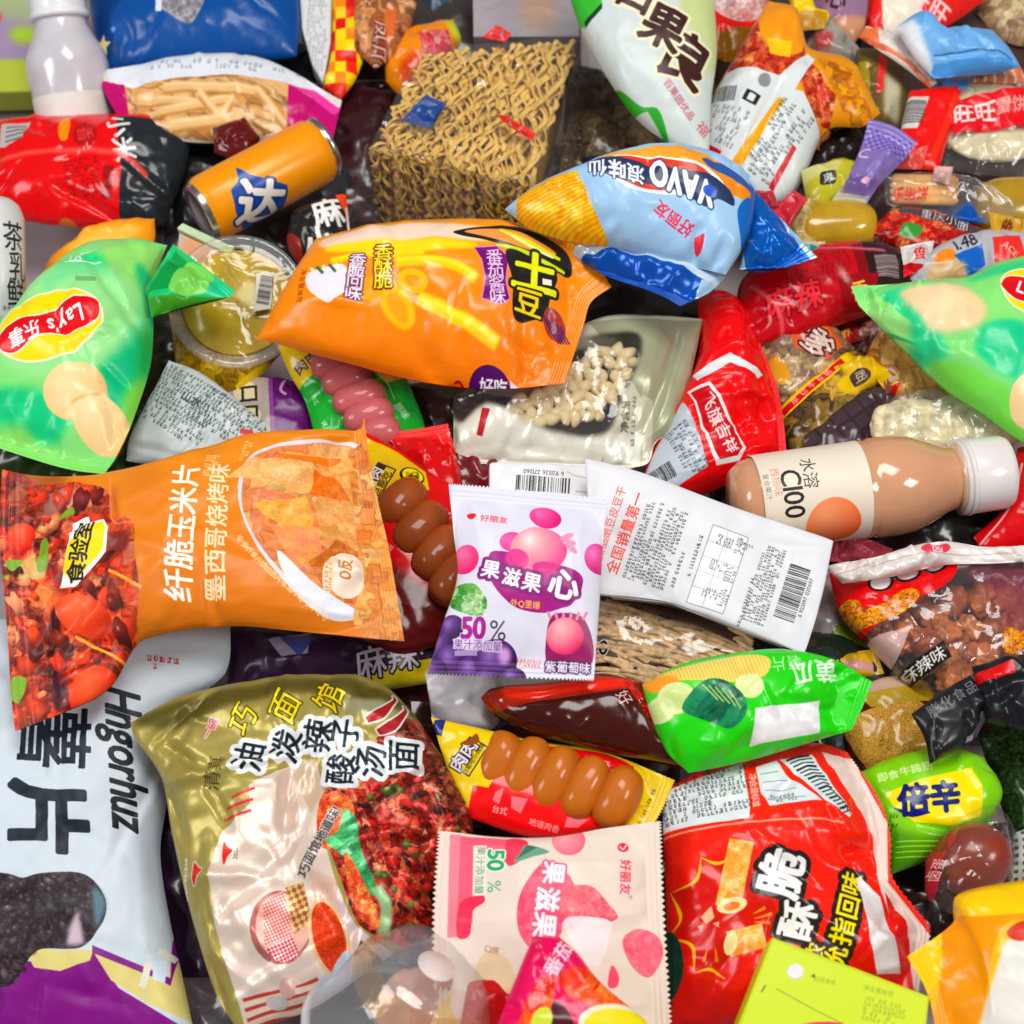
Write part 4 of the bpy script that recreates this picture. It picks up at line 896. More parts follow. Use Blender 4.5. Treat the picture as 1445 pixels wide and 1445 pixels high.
a.poly([(830, 232), (848, 224), (900, 232), (960, 244), (1000, 248), (1030, 268), (1034, 286), (1010, 280), (996, 292), (975, 282), (940, 268), (880, 262), (840, 246)], '#2a3a58', smooth=True)
a.text('浪味仙', 870, 246, 28, 192, '#f4f6fa', ol='#28385a', olw=1.5, bold=.05, shear=-.2, sx=.95); a.text('VAVO', 960, 262, 46, 199, '#f4f6fa', ol='#28385a', olw=2, bold=.06, shear=-.3, sx=.7)
a.ell(1000, 270, 10, 7, '#2c5ac0', 20); a.text('好丽友', 950, 307, 20, 212, '#d8304a', bold=.03); a.poly([(980, 328), (993, 324), (990, 342), (984, 346)], '#d8304a', smooth=True)
a.poly([(780, 340), (870, 348), (930, 362), (1000, 382), (1024, 388), (985, 425), (958, 432), (925, 415), (850, 385)], '#1450a0'); a.poly([(760, 335), (870, 345), (960, 366), (1024, 384), (1020, 392), (960, 374), (870, 352), (780, 345)], '#d4e0ee')
a.poly([(990, 384), (1026, 388), (970, 430)], '#b4d0e8')
a.poly([(1040, 290), (1065, 270), (1068, 330), (1060, 370), (1050, 345)], '#1a6ab4', smooth=True); a.poly([(1060, 240), (1120, 320), (1170, 380), (1060, 380)], '#0f62b4')
rB, LB = bag('crisp_bag', 'pale blue wavy crisp bag with a yellow ridged crisp and red oval', 'crisp bag',
    [(712, 296), (760, 262), (820, 238), (880, 216), (940, 204), (1000, 214), (1050, 240), (1066, 262), (1062, 310), (1048, 350), (1024, 388), (960, 372), (870, 350), (800, 340), (745, 322)],
    (0, 7, 10, 14), .158, .024, a, seals='', seed=9, rough=.3, cr=1.3, wr=1.4, sy=.25,
    creases=[(985, 320, 978, 365, .006, 12), (1020, 330, 1000, 380, .004, 14), (890, 290, 900, 345, .002, 10), (815, 240, 850, 330, .002, 10)])
bag('crisp_bag', None, None, [(782, 341), (870, 351), (940, 368), (1024, 390), (1000, 412), (960, 433), (925, 416), (850, 386)], (0, 3, 5, 7), .140, .014, a, seals='b', sw=.16, seed=10, rough=.22, metal=.2, cr=1.0, wr=2, sy=-.1, parent=rB, part='underside')
bag('crisp_bag', None, None, [(1056, 260), (1080, 286), (1110, 315), (1154, 362), (1110, 374), (1044, 378), (1052, 330)], (0, 3, 4, 5), .140, .012, a, seals='r', sw=.2, seed=11, rough=.18, metal=.25, cr=1.0, wr=2, sy=.1, parent=rB, part='folded_end')

# --- cashew pouch
a = Art(600, 420, 1020, 690, '#a7a690')
a.fill('#d2cfbb'); a.poly([(830, 450), (1000, 440), (985, 520), (960, 620), (910, 625), (905, 560), (850, 480)], '#a5a68c')
a.poly([(600, 640), (640, 560), (720, 555), (800, 600), (918, 610), (912, 665), (640, 665)], '#ebe8da', soft=3); a.poly([(905, 555), (922, 560), (918, 655), (904, 655)], '#c9c6b0')
a.clear([(625, 520), (720, 500), (800, 480), (860, 470), (900, 470), (905, 500), (880, 560), (850, 610), (760, 600), (690, 570), (650, 590)], True, soft=3)
a.poly([(683, 575), (694, 578), (684, 612), (676, 610)], '#a8282a'); a.text('净含量', 882, 585, 13, -88, '#4a4a40', bold=.02); a.micro(893, 590, 60, 6, -88, 6, '#5a5a50', 3); a.line([(852, 635), (850, 660)], 1, '#8a8a78')
rN, LN = bag('nut_pouch', 'olive foil stand-up pouch with a clear window of pale cashews', 'pouch',
    [(640, 560), (720, 520), (790, 478), (850, 448), (920, 446), (992, 450), (975, 530), (955, 600), (925, 625), (916, 652), (890, 661), (780, 660), (640, 652)],
    (0, 5, 10, 12), .092, .016, a, seals='b', sw=.05, seed=12, rough=.28, metal=.18, cr=.9, wr=1.2, sy=.2, film=((.98, .97, .95, 1), .02), creases=[(960, 460, 935, 540, .004, 10), (935, 540, 905, 610, .005, 12), (700, 620, 860, 640, .002, 8)])
# cashews heaped behind the window
rnd = random.Random(5); nutm = plain('#e9d3a4', .5, coat=.1, sss=.15, var=.08, vscale=120)
nutp = [(836, 503), (852, 497), (870, 495), (884, 500), (824, 518), (842, 514), (860, 512), (878, 514), (815, 532), (832, 530), (850, 530), (868, 530), (806, 545), (822, 546), (840, 547), (856, 546), (798, 558), (814, 560), (832, 562), (848, 562),
        (760, 556), (778, 552), (726, 578), (726, 592), (744, 596), (760, 596), (812, 590), (828, 588), (846, 586), (862, 560), (874, 544), (886, 528), (892, 512), (806, 520), (798, 534), (786, 546),
        (788, 566), (772, 570), (756, 566), (742, 572), (766, 580), (784, 582), (800, 576), (750, 584), (735, 562), (818, 574), (838, 576), (796, 588), (776, 592)]
ktmpl = None
for i, (x, y) in enumerate(nutp):
    z = .0955 + .15 * (.00046 * (560 - y)) + rnd.uniform(0, .003); p = at(x, y, z); th = rnd.uniform(0, 6.28)
    if ktmpl is None:
        v, f = blob((0, 0, 0), (1, 0, 0), (0, 1, 0), (0, 0, 1), .0058, .0037, .0034, 3, .03, 16, 14, 2.0, 1.2, bend=.55)
        ktmpl = mesh('cashew_nut', v, f, nutm); k = ktmpl
    else: k = ktmpl.copy(); COL.objects.link(k)
    k.location = p; k.rotation_euler = (rnd.uniform(-.6, .6), rnd.uniform(-.5, .5), th); s = rnd.uniform(.85, 1.15); k.scale = (s, s, s)
    tag(k, 'pale cashew nut heaped behind the window of the olive pouch', 'nut', 'cashews in the olive pouch')

# --- white tray with printed back
def traypack(name, label, pts, h, art, warp):
    L = Lay(*np.mean(pts, 0), h, 0, .2); root = thing(name, label, 'tray', L.P)
    m = printed(name, art, .42, 0, .1, .08, 200)
    bag(name, None, None, warp[0], warp[1], h, .0016, art, seals='', N=70, cr=.55, wr=.5, sy=.2, parent=root, part='lidding', mat=m, pb=8, seed=int(h * 1000), center=tuple(np.mean(pts, 0)), Tb=.8)
    P = L.locs(pts); c = P.mean(0); inn = c + (P - c) * .93; deep = c + (P - c) * .86
    n = len(P); V = np.vstack([L.world(P, np.full(n, -.0022)), L.world(inn, np.full(n, -.0024)), L.world(deep, np.full(n, -.022))])
    F = [(k * n + i, k * n + (i + 1) % n, (k + 1) * n + (i + 1) % n, (k + 1) * n + i) for k in (0, 1) for i in range(n)] + [tuple(range(2 * n, 3 * n))]
    mesh('moulded_tray', V, F, plain('#e6e6ea', .35, coat=.2), root, smooth=False)
    return root, L
def rounded(pts, r=7):
    out = []; n = len(pts); P = np.array(pts, float)
    for i in range(n):
        a_, b_, c_ = P[i - 1], P[i], P[(i + 1) % n]; u_ = (a_ - b_) / np.linalg.norm(a_ - b_); w_ = (c_ - b_) / np.linalg.norm(c_ - b_)
        for t in (0, .25, .5, .75, 1): p0, p2 = b_ + u_ * r, b_ + w_ * r; out.append((1 - t) ** 2 * p0 + 2 * t * (1 - t) * b_ + t * t * p2)
    return [tuple(p) for p in out]
a = Art(790, 635, 1195, 935, '#e0e0e4', S=2.4)
a.text('手撕细嫩豆皮豆干', 858, 745, 15.5, -72, '#e0584a', bold=.01); a.text('全国销量第一', 882, 752, 20, -71, '#e0382c', bold=.02)
a.micro(926, 770, 112, 66, -72, 6.2, '#26262a', 5); a.micro(966, 778, 108, 10, -72, 6.5, '#26262a', 15); a.micro(979, 790, 70, 8, -72, 6.5, '#26262a', 25)
a.frame(1013, 803, 19); a.rect(-27, -56, 27, 58, None, ol='#9aa0a4', olw=.8); a.rect(-26, -55, 26, 57, '#eceef0'); [a.rect(-26, -55 + 22 * k, 26, -54.4 + 22 * k, '#8a9094') for k in range(1, 5)]; a.rect(-4, -55, -3.4, 57, '#8a9094'); a.home()
for k, (x, y) in enumerate(((1022, 765), (1045, 772), (1012, 800), (1030, 812), (1002, 838), (1020, 846), (1050, 768))): a.micro(x, y, 22, 17, -72 if k % 2 else 19, 5, '#3a3e44', 40 + k, .7)
a.micro(1078, 826, 112, 36, -72, 5.6, '#26262a', 6); a.micro(1052, 850, 70, 8, -72, 5.4, '#26262a', 7)
a.barcode(1117, 836, 78, 30, -71, seed=5, digits='6 923397 020697', dsz=8, dside=1)
traypack('food_tray', 'white tray of dried tofu lying face down, small print and barcode showing', rounded([(828, 650), (905, 668), (990, 700), (1080, 731), (1174, 762), (1160, 842), (1132, 920), (1050, 890), (945, 850), (842, 838)], 6), .140, a, ([(826, 652), (832, 648), (905, 667), (990, 699), (1080, 731), (1168, 760), (1175, 766), (1160, 842), (1138, 914), (1130, 921), (1050, 891), (945, 850), (848, 838), (838, 830)], (0, 6, 9, 13)))
a = Art(670, 630, 880, 720, '#e9e8ea', S=2.4); a.barcode(766, 684, 76, 22, 4, seed=7, digits='6 921526 271260', dsz=9, dside=-1, drot=180)
a.line([(812, 694), (838, 697), (842, 690), (842, 682), (834, 676), (812, 672), (800, 666)], 2, '#b8b8bc', smooth=False)
traypack('food_tray', 'white tray with rounded tab and an upside-down barcode behind the grape packet', rounded([(692, 652), (760, 654), (830, 660), (850, 674), (846, 720), (690, 716)], 10), .128, a, ([(690, 660), (698, 652), (760, 653), (830, 659), (850, 672), (846, 720), (690, 718)], (0, 4, 5, 6)))

# --- thin wooden-looking breadsticks pack
a = Art(820, 820, 1080, 970, '#4e3a36'); a.clear([(842, 836), (900, 856), (1000, 890), (1050, 912), (1010, 938), (900, 935), (842, 925)], False)
a.text('90', 846, 912, 26, 0, '#1a1614', ol='#f0e8e4', olw=1.5, bold=.03)
rW, LW = bag('biscuit_pack', 'see-through pack of thin brown pretzel sticks under the white tray', 'packet', [(826, 832), (930, 846), (1066, 900), (1062, 944), (940, 958), (826, 950)], (0, 2, 3, 5), .105, .012, a, seals='', seed=13, film=((.98, .97, .95, 1), .015), cr=.5, sy=.15)
st = []; rnd = random.Random(9)
for lay in range(13):
    for k in range(9):
        x0 = 828 + k * 26 + rnd.uniform(-9, 9); y0 = 838 + lay * 9.5 + rnd.uniform(-3, 3) + k * 2.2; d = rnd.uniform(-.16, .22) + (.12 if k % 2 else -.05)
        ln_ = rnd.uniform(52, 78); p0 = np.array(at(x0, y0, .1085 + rnd.uniform(0, .0035))); p1 = np.array(at(min(x0 + ln_, 1062), y0 + ln_ * (.25 + d), .1085 + rnd.uniform(0, .0035)))
        t = np.linspace(0, 1, 5)[:, None]; path = p0 * (1 - t) + p1 * t + np.array((0, .0012, .0008)) * np.sin(t * 3.1)
        st.append(tube(path, .0016, .0014, 7))
v, f = join(st); o = mesh('pretzel_sticks', v, f, plain('#e0bb8c', .55, var=.18, vscale=250)); tag(o, 'bundle of thin brown pretzel sticks inside the see-through pack', 'pretzel sticks', kind='stuff')

# --- dark purple spicy packet
a = Art(300, 860, 640, 1000, '#2c1830'); a.poly([(480, 955), (610, 925), (610, 975), (480, 975)], '#b8a820'); a.text('麻辣', 545, 930, 46, -14, '#bdb6c2', ol='#171018', olw=2.5, bold=.02, shear=.15); a.text('牛', 590, 906, 36, -14, '#bdb6c2', ol='#171018', olw=2.5, bold=.02)
a.poly([(380, 905), (440, 890), (436, 925), (400, 930)], '#d4d4e4', a=.6); a.poly([(395, 900), (450, 895), (425, 930)], '#33408a', a=.8)
bag('spicy_packet', 'dark purple packet with grey lettering below the corn-chip bag', 'packet', [(318, 878), (430, 884), (520, 890), (618, 880), (622, 962), (520, 975), (320, 975)], (0, 3, 4, 6), .084, .012, a, seals='', seed=14, sy=.15, rough=.35)

# --- dark chilli sauce pouch
a = Art(660, 935, 1020, 1110, '#3a120e')
a.poly([(680, 975), (760, 960), (860, 950), (905, 962), (860, 975), (760, 990), (700, 1000)], '#8a2412', smooth=True); a.poly([(720, 965), (880, 955), (896, 965), (830, 975), (730, 985)], '#e0341a', smooth=True, soft=3)
a.poly([(880, 958), (910, 965), (1000, 1095), (985, 1100), (930, 1040)], pal(['#c02414', '#7a1810', '#e8442a'], 10, 61), soft=2); a.text('好', 880, 985, 22, 60, '#f0c8c0')
bag('sauce_pouch', 'glossy dark red chilli sauce pouch leaning beside the green cucumber bag', 'pouch', [(678, 985), (700, 970), (780, 962), (850, 950), (905, 962), (950, 1020), (1003, 1094), (940, 1080), (850, 1060), (760, 1040), (700, 1012)], (0, 4, 6, 9), .130, .016, a, seals='', seed=15, rough=.12, coat=.6, cr=.8, sy=.25, creases=[(720, 990, 870, 968, .004, 8), (880, 965, 985, 1090, .003, 8)])

# --- green cucumber crisp bag
a = Art(885, 895, 1250, 1110, '#2cc11c')
a.poly([(905, 960), (950, 935), (1020, 930), (1030, 950), (960, 1010), (930, 1000)], '#55cc35', smooth=True)
def ridg2(X, Y):
    t = (X * .97 - Y * .25) / 5.; w = .5 + .5 * np.sin(t * 2 * np.pi); return np.clip(np.array(rgb('#f3d878')) * (.88 + .16 * w)[..., None], 0, 1)
a.poly([(930, 950), (980, 936), (1050, 922), (1085, 930), (1078, 955), (1040, 965), (990, 962), (950, 960)], ridg2, smooth=True); a.poly([(910, 958), (950, 952), (960, 972), (925, 975)], '#f0a23c', smooth=True, soft=2)
for x, y, rx, ry in ((955, 985, 25, 22), (935, 1000, 20, 18), (1056, 970, 20, 17)): a.ell(x, y, rx, ry, '#e6eeb4'); a.ell(x, y, rx * .75, ry * .75, '#d4e49a', soft=2)
a.poly([(964, 1000), (990, 965), (1020, 962), (1048, 985), (1050, 1010), (1030, 1028), (1000, 1018)], pal(['#1c6a4c', '#2a8a5c', '#14503c'], 9, 62, .5, .06, .15, 1, 4, 40), smooth=True); [a.line([(990 + 9 * k, 968 + 2 * k), (1012 + 8 * k, 990 + 3 * k)], 2, '#a8c878') for k in range(5)]
a.poly([(1064, 1001), (1158, 986), (1158, 1030), (1060, 1050)], '#efeef0')
a.text('黄瓜', 1150, 945, 36, 172, '#e9f7e4', bold=.03); a.text('薯片', 1110, 935, 24, 172, '#dff2d4', a=.8); a.micro(1080, 1068, 180, 12, -11, 9, '#c8f0b8', 4, .7)
bag('crisp_bag', 'bright green cucumber crisp bag with a blank white panel', 'crisp bag',
    [(906, 966), (960, 938), (1040, 921), (1110, 917), (1170, 930), (1231, 962), (1216, 1000), (1202, 1030), (1130, 1052), (1050, 1075), (972, 1091), (940, 1060), (918, 1010)], (0, 5, 7, 10), .142, .018, a, seals='r', sw=.05, seed=16, rough=.26, cr=1.25, wr=1.6, sy=.25,
    creases=[(1180, 950, 1200, 1000, .006, 12), (1150, 1000, 1215, 990, .004, 10), (950, 1040, 960, 1080, .004, 10)])

# --- sausage packs
def skin(o):
    for n in o.data.materials[0].node_tree.nodes:
        if n.type == 'BSDF_PRINCIPLED': n.inputs['Specular IOR Level'].default_value = .18
def sausage(x0, y0, x1, y1, r, z, col, label, grp, seed, bend=.0, dz=0):
    p0, p1 = at(x0, y0, z), at(x1, y1, z + dz); ax = p1 - p0; ln = ax.length / 2; ax.normalize(); n = Vector((0, -.15, 1)).normalized(); ay = n.cross(ax).normalized(); az = ax.cross(ay)
    c = (p0 + p1) / 2; v, f = blob((0, 0, 0), ax, ay, az, ln, r, r, seed, .035, 22, 18, 2.5, 1.2, bend)
    o = mesh('sausage', v, f, plain(col, .5, coat=.45, sss=0, var=.1, vscale=45, bump=.15, bscale=160)); o.location = c; skin(o); return tag(o, label, 'sausage', grp)
ordn = ['first', 'second', 'third', 'fourth', 'fifth']
a = Art(590, 990, 975, 1200, '#e3c51c')
a.poly([(668, 1108), (690, 1112), (720, 1060), (780, 1052), (832, 1068), (895, 1078), (892, 1110), (860, 1160), (840, 1170), (790, 1184), (740, 1178), (660, 1150)], '#e01a1c'); a.poly([(735, 1044), (780, 1052), (850, 1060), (892, 1078), (888, 1095), (830, 1075), (760, 1062)], '#d01a1e', smooth=True)
a.frame(662, 1068, -58); a.rect(-24, -16, 26, 16, '#3c2a18'); a.rect(-22, -3, 24, 14, '#d8c020'); a.text('肉肉', -2, -8, 24, 4, '#e8e0e8', ol='#33231a', olw=2, bold=.04); a.text('巨能吃小烤肠', 1, 7, 8.5, 0, '#2a2014', bold=.02); a.home(); a.poly([(650, 1048), (664, 1040), (672, 1034), (676, 1046), (664, 1052)], '#8a4a22', smooth=True)
a.text('烤香肠', 842, 1075, 13, 14, '#f4d4d0', bold=.02); a.text('台式', 706, 1143, 11, 14, '#f6c8c4', bold=.02); a.text('地道肉香', 768, 1164, 11, 16, '#f6d0cc'); a.micro(908, 1143, 80, 6, -66, 6, '#3a3214', 4)
for p in ([(700, 1118), (712, 1112), (705, 1135), (696, 1130)], [(722, 1124), (745, 1128), (735, 1148), (722, 1140)], [(800, 1152), (830, 1155), (815, 1166), (796, 1166)]): a.poly(p, '#f4949c', a=.8)
a.poly([(612, 1012), (628, 1010), (622, 1036), (606, 1030)], '#26306a')
bag('sausage_pack', 'yellow and red pack with five brown sausages below the sauce pouch', 'packet',
    [(608, 1012), (680, 1028), (760, 1046), (850, 1060), (952, 1100), (935, 1140), (915, 1175), (860, 1168), (800, 1182), (740, 1180), (665, 1155), (640, 1110)], (0, 4, 6, 10), .120, .009, a, seals='r', sw=.05, seed=17, rough=.22, coat=.5, cr=.6, wr=1, sy=.2, teeth=.0006)
for k, q in enumerate(((722, 1034, 684, 1112), (764, 1042, 720, 1126), (804, 1056, 760, 1140), (846, 1070, 802, 1154), (894, 1086, 848, 1166))):
    sausage(*q, .0106 + .0008 * (k == 4), .1275, '#c4680f', '%s brown sausage from the left in the yellow and red pack' % ordn[k], 'brown sausages in the front pack', k, dz=-.0075)

a = Art(505, 560, 690, 940, '#c8151a')
a.poly([(505, 600), (525, 612), (560, 630), (600, 660), (606, 690), (560, 690), (530, 720), (505, 720)], '#d8b41c'); a.poly([(560, 690), (640, 690), (650, 800), (560, 780)], '#c01418')
a.frame(533, 676, -62); a.rect(-30, -14, 26, 16, '#33241a'); a.rect(-28, 0, 24, 14, '#d8b41c'); a.text('巨能吃', -2, 7, 14, 0, '#2a2014', bold=.03); a.text('肉肉', -2, -8, 20, 0, '#e8e0e0', bold=.04); a.home()
a.ell(581, 670, 18, 14, '#2a2218', 20); a.ell(582, 669, 15, 11, '#e8d21c', 20); a.poly([(572, 664), (590, 662), (592, 676), (574, 676)], pal(['#e8d21c', '#4a3a14'], 5, 63))
a.text('地道', 545, 772, 12, 40, '#f0c4c0'); a.text('台式烤肠', 605, 800, 10, 32, '#e8b8b4'); a.poly([(505, 780), (600, 830), (650, 850), (650, 940), (505, 940)], '#5a1210', smooth=True, soft=6)
bag('sausage_pack', 'red and yellow pack of brown sausages between corn chips and grape packet', 'packet', [(508, 606), (560, 632), (610, 668), (655, 690), (658, 800), (640, 905), (560, 925), (505, 905), (505, 740)], (0, 3, 5, 7), .098, .012, a, seals='', seed=18, rough=.22, coat=.5, cr=.7, sy=.1)
for k, q in enumerate(((594, 684, 538, 738), (624, 716, 562, 776), (648, 750, 590, 814), (664, 788, 618, 850))):
    sausage(*q, .0124, .107, '#a44a16', '%s brown sausage from the top beside the grape packet' % ordn[k], 'brown sausages beside the grape packet', k + 7)

a = Art(380, 460, 640, 640, '#1f9a34')
a.poly([(385, 478), (420, 490), (455, 500), (452, 520), (420, 545), (412, 540), (395, 500)], '#e8c614'); a.poly([(500, 500), (560, 510), (580, 520), (545, 540)], '#e8b020'); a.text('肉肉', 432, 510, 20, -38, '#3a2a1a', ol='#e8c4c0', olw=1, bold=.02); a.micro(510, 512, 24, 6, 6, 6, '#302818', 3)
a.text('原味', 566, 578, 13, 52, '#dff2dc', bold=.02); a.text('台式', 444, 560, 8, 70, '#dff2dc'); a.text('烤肠', 460, 600, 9, 60, '#dff2dc'); a.line([(545, 536), (556, 562)], 1.2, '#dff2dc')
bag('sausage_pack', 'green and yellow pack of pink sausages under the orange bag', 'packet', [(388, 480), (450, 492), (520, 505), (572, 526), (600, 612), (560, 640), (450, 640), (432, 570), (410, 530)], (0, 3, 5, 6), .082, .01, a, seals='', seed=19, rough=.22, coat=.5, sy=.15)
for k, q in enumerate(((500, 512, 438, 520), (524, 526, 454, 546), (544, 550, 470, 574), (556, 576, 484, 598), (566, 604, 504, 618))):
    sausage(*q, .0104, .0905, '#c65f62', '%s pink sausage from the top in the green pack' % ordn[k], 'pink sausages in the green pack', k + 14)

# --- red bag with the white information panel
a = Art(910, 390, 1130, 720, '#d8121a')
a.poly([(980, 520), (1030, 500), (1078, 522), (1070, 530), (1030, 512), (985, 535)], '#e8e8ea'); a.poly([(972, 545), (1002, 538), (1055, 620), (1045, 640), (1012, 650)], '#eceaea', smooth=False); a.poly([(976, 550), (1000, 544), (1050, 620), (1042, 634), (1016, 643)], '#b81420')
a.text('飞旗吉祥', 1016, 594, 21, 60, '#f4e8e4', bold=.03, track=.02); a.poly([(965, 560), (985, 595), (1000, 652), (945, 684), (900, 690), (930, 620)], '#c3ccd2'); a.micro(970, 625, 70, 40, 62, 7, '#3a464e', 3); a.barcode(935, 660, 40, 24, -25, seed=4)
a.micro(990, 606, 50, 10, 62, 6, '#e8b4b0', 8)
bag('snack_bag', 'red bag with white striped panel behind the cashew pouch', 'snack bag', [(985, 420), (1022, 412), (1058, 448), (1078, 500), (1100, 560), (1112, 650), (1060, 668), (970, 705), (900, 700), (920, 640), (960, 560), (985, 500)], (0, 2, 5, 8), .088, .024, a, seals='r', sw=.05, seed=20, rough=.25, cr=1.2, wr=1.8, sy=.15, creases=[(1035, 540, 1060, 640, .007, 12), (1070, 520, 1085, 600, .006, 10), (990, 520, 1075, 520, .003, 8)])

# ================================================================== right side and lower edge
# --- peach drink bottle
p0, p1 = at(1030, 713, .112), at(1424, 665, .112); LnB = (p1 - p0).length; k_ = LnB / 394.
root = thing('drink_bottle', 'peach drink bottle lying on its side with a cream label', 'bottle', p0)
R = 67 * k_
prof = [(0, .001), (.002, R * .70), (.008, R * .86), (30 * k_, R * .9), (36 * k_, R * .93), (60 * k_, R * .96), (170 * k_, R * .99), (186 * k_, R * 1.02), (192 * k_, R * .985), (198 * k_, R * 1.03), (225 * k_, R * 1.04), (250 * k_, R * 1.0), (275 * k_, R * .86), (298 * k_, R * .70), (318 * k_, R * .62)]
lathe('body', root, p0, p1, prof, plain('#d39c76', .14, coat=.6, sss=.5, var=.04, vscale=20))
lathe('neck', root, p0, p1, [(314 * k_, R * .62), (316 * k_, R * .74), (322 * k_, R * .74), (324 * k_, R * .63), (330 * k_, R * .63)], plain('#d9b69c', .16, coat=.8))
cp = [(326 * k_, R * .70), (327 * k_, R * .80), (331 * k_, R * .81), (332 * k_, R * .78), (334 * k_, R * .79), (382 * k_, R * .765), (389 * k_, R * .72), (392 * k_, R * .62), (391.5 * k_, 0.0005)]
cap_ = lathe('cap', root, p0, p1, cp, plain('#e9e2e0', .3, coat=.4, sss=.3, var=.02), seg=72)
tr_ = lathe('tamper_ring', root, p0, p1, [(319 * k_, R * .70), (319.5 * k_, R * .785), (325 * k_, R * .785), (325.5 * k_, R * .70)], plain('#e4dcda', .3, coat=.4, sss=.3, var=.02), seg=72); tr_.parent = cap_
a = Art(0, -214, 160, 214, '#eadfce', S=2)
a.text('C100', 44, -6, 42, 90, '#22201c', bold=.015, sx=.92, sy=1.0); a.text('水溶', 72, -34, 25, 92, '#3a302a'); a.text('西柚味', 22, -26, 15, 90, '#d8907c'); a.text('复合果汁', 8, -20, 10, 90, '#8a7a6c')
a.ell(100, 48, 41, 42, radial(88, 30, 62, [(0, '#f4a57e'), (.6, '#ef8558'), (1, '#e0683c')]), 0)
lathe('label', root, p0, p1, [(34 * k_, R * .95), (35 * k_, R * .962), (60 * k_, R * .975), (170 * k_, R * 1.004), (181 * k_, R * 1.012)], printed('bottle_label', a, .4, 0, .1, .05, 200), art=a, uvspan=(34 * k_, 182 * k_, -math.pi, math.pi))

# --- right-hand green crisp bag
a = Art(1180, 330, 1520, 680, '#86d680')
a.poly([(1250, 402), (1290, 396), (1300, 425), (1330, 470), (1310, 490), (1260, 450)], '#3ccb8c', smooth=True, soft=4); a.poly([(1200, 400), (1250, 402), (1330, 500), (1310, 520), (1215, 432)], '#9ade88'); a.line([(1212, 412), (1270, 455), (1300, 478)], 2, '#3aa868')
a.poly([(1350, 395), (1400, 372), (1500, 360), (1500, 420), (1420, 470), (1370, 440)], '#90da80', smooth=True, soft=4); a.poly([(1365, 392), (1420, 366), (1500, 352), (1500, 372), (1420, 385)], '#3cc580', smooth=True, soft=4)
a.poly([(1380, 470), (1430, 460), (1500, 500), (1500, 560), (1440, 540), (1400, 520), (1376, 500)], '#26c088', smooth=True, soft=4); a.poly([(1320, 500), (1376, 520), (1500, 590), (1500, 660), (1390, 585)], '#7ed85c'); a.poly([(1290, 440), (1320, 470), (1340, 500), (1300, 490)], '#2fc486', smooth=True, soft=4)
a.poly([(1276, 400), (1345, 398), (1376, 418), (1388, 445), (1370, 470), (1320, 470), (1296, 440)], radial(1330, 430, 70, [(0, '#f8dfb8'), (1, '#f0cda0')]), smooth=True, soft=4); a.ell(1470, 560, 46, 34, '#f0d4a4', 20)
lays(a, 1478, 420, 20, .85)
bag('crisp_bag', 'green crisp bag cut off by the right edge with a pale potato slice', 'crisp bag', [(1201, 404), (1290, 399), (1360, 393), (1412, 370), (1510, 352), (1516, 480), (1510, 660), (1445, 624), (1395, 590), (1340, 555), (1288, 508), (1212, 430)], (0, 4, 6, 11), .124, .026, a, seals='l', sw=.05, seed=30, rough=.28, cr=1.4, wr=1.8, sy=.15,
    creases=[(1315, 480, 1330, 550, .005, 10), (1260, 440, 1310, 480, .003, 8), (1330, 480, 1400, 500, .003, 10)])

# --- dark red film bag above it
a = Art(1010, 320, 1310, 480, '#b01220'); a.poly([(1215, 330), (1290, 340), (1290, 400), (1225, 410)], '#2a1a1c'); a.poly([(1200, 345), (1215, 340), (1230, 405), (1214, 405)], '#7a1018'); a.line([(1060, 372), (1150, 352), (1250, 352)], 4, '#d8707c', soft=1); a.micro(1150, 385, 90, 50, -10, 9, '#7a0d18', 3); a.text('麻辣', 1120, 425, 40, -14, '#d8303a', ol='#6a0a14', olw=2, bold=.04); a.barcode(1252, 372, 30, 34, 80, '#c8b8b4', 4); a.poly([(1180, 395), (1240, 385), (1230, 430), (1190, 440)], '#8a1018'); a.text('香', 1212, 412, 26, -10, '#e8c060', bold=.03); a.line([(1060, 400), (1100, 440), (1110, 480)], 5, '#e06a70', soft=2)
bag('snack_bag', 'dark red glossy bag with a black end behind the right green bag', 'snack bag', [(1036, 430), (1056, 385), (1140, 350), (1230, 342), (1290, 362), (1284, 402), (1240, 440), (1150, 470), (1060, 490)], (0, 4, 6, 8), .098, .016, a, seals='', seed=31, rough=.2, cr=1, sy=.15)

# --- assorted small packs, middle right
a = Art(1030, 390, 1230, 580, pal(['#a08a6a', '#8a7060', '#c0a878', '#6a5048', '#d0b890'], 20, 71, .5, .08)); a.poly([(1100, 405), (1132, 405), (1190, 480), (1170, 505), (1120, 490), (1108, 440)], '#c8603a'); a.poly([(1100, 405), (1112, 402), (1190, 485), (1180, 492)], '#e06a2a')
a.text('沙爹', 1140, 470, 40, 48, '#d8c4b8', ol='#4a1c18', olw=3, bold=.03, shear=.2); a.ell(1100, 520, 20, 12, '#d8a030', 40, soft=2); a.rect(1060, 450, 1074, 470, '#e6e6da', a=.8)
bag('snack_packet', 'see-through brown snack packet with an orange label corner', 'packet', [(1048, 452), (1080, 425), (1118, 402), (1160, 440), (1206, 492), (1160, 530), (1104, 568), (1074, 520)], (0, 2, 4, 6), .088, .012, a, seals='', seed=32, rough=.16, coat=.6, sy=.15, cr=1.2)
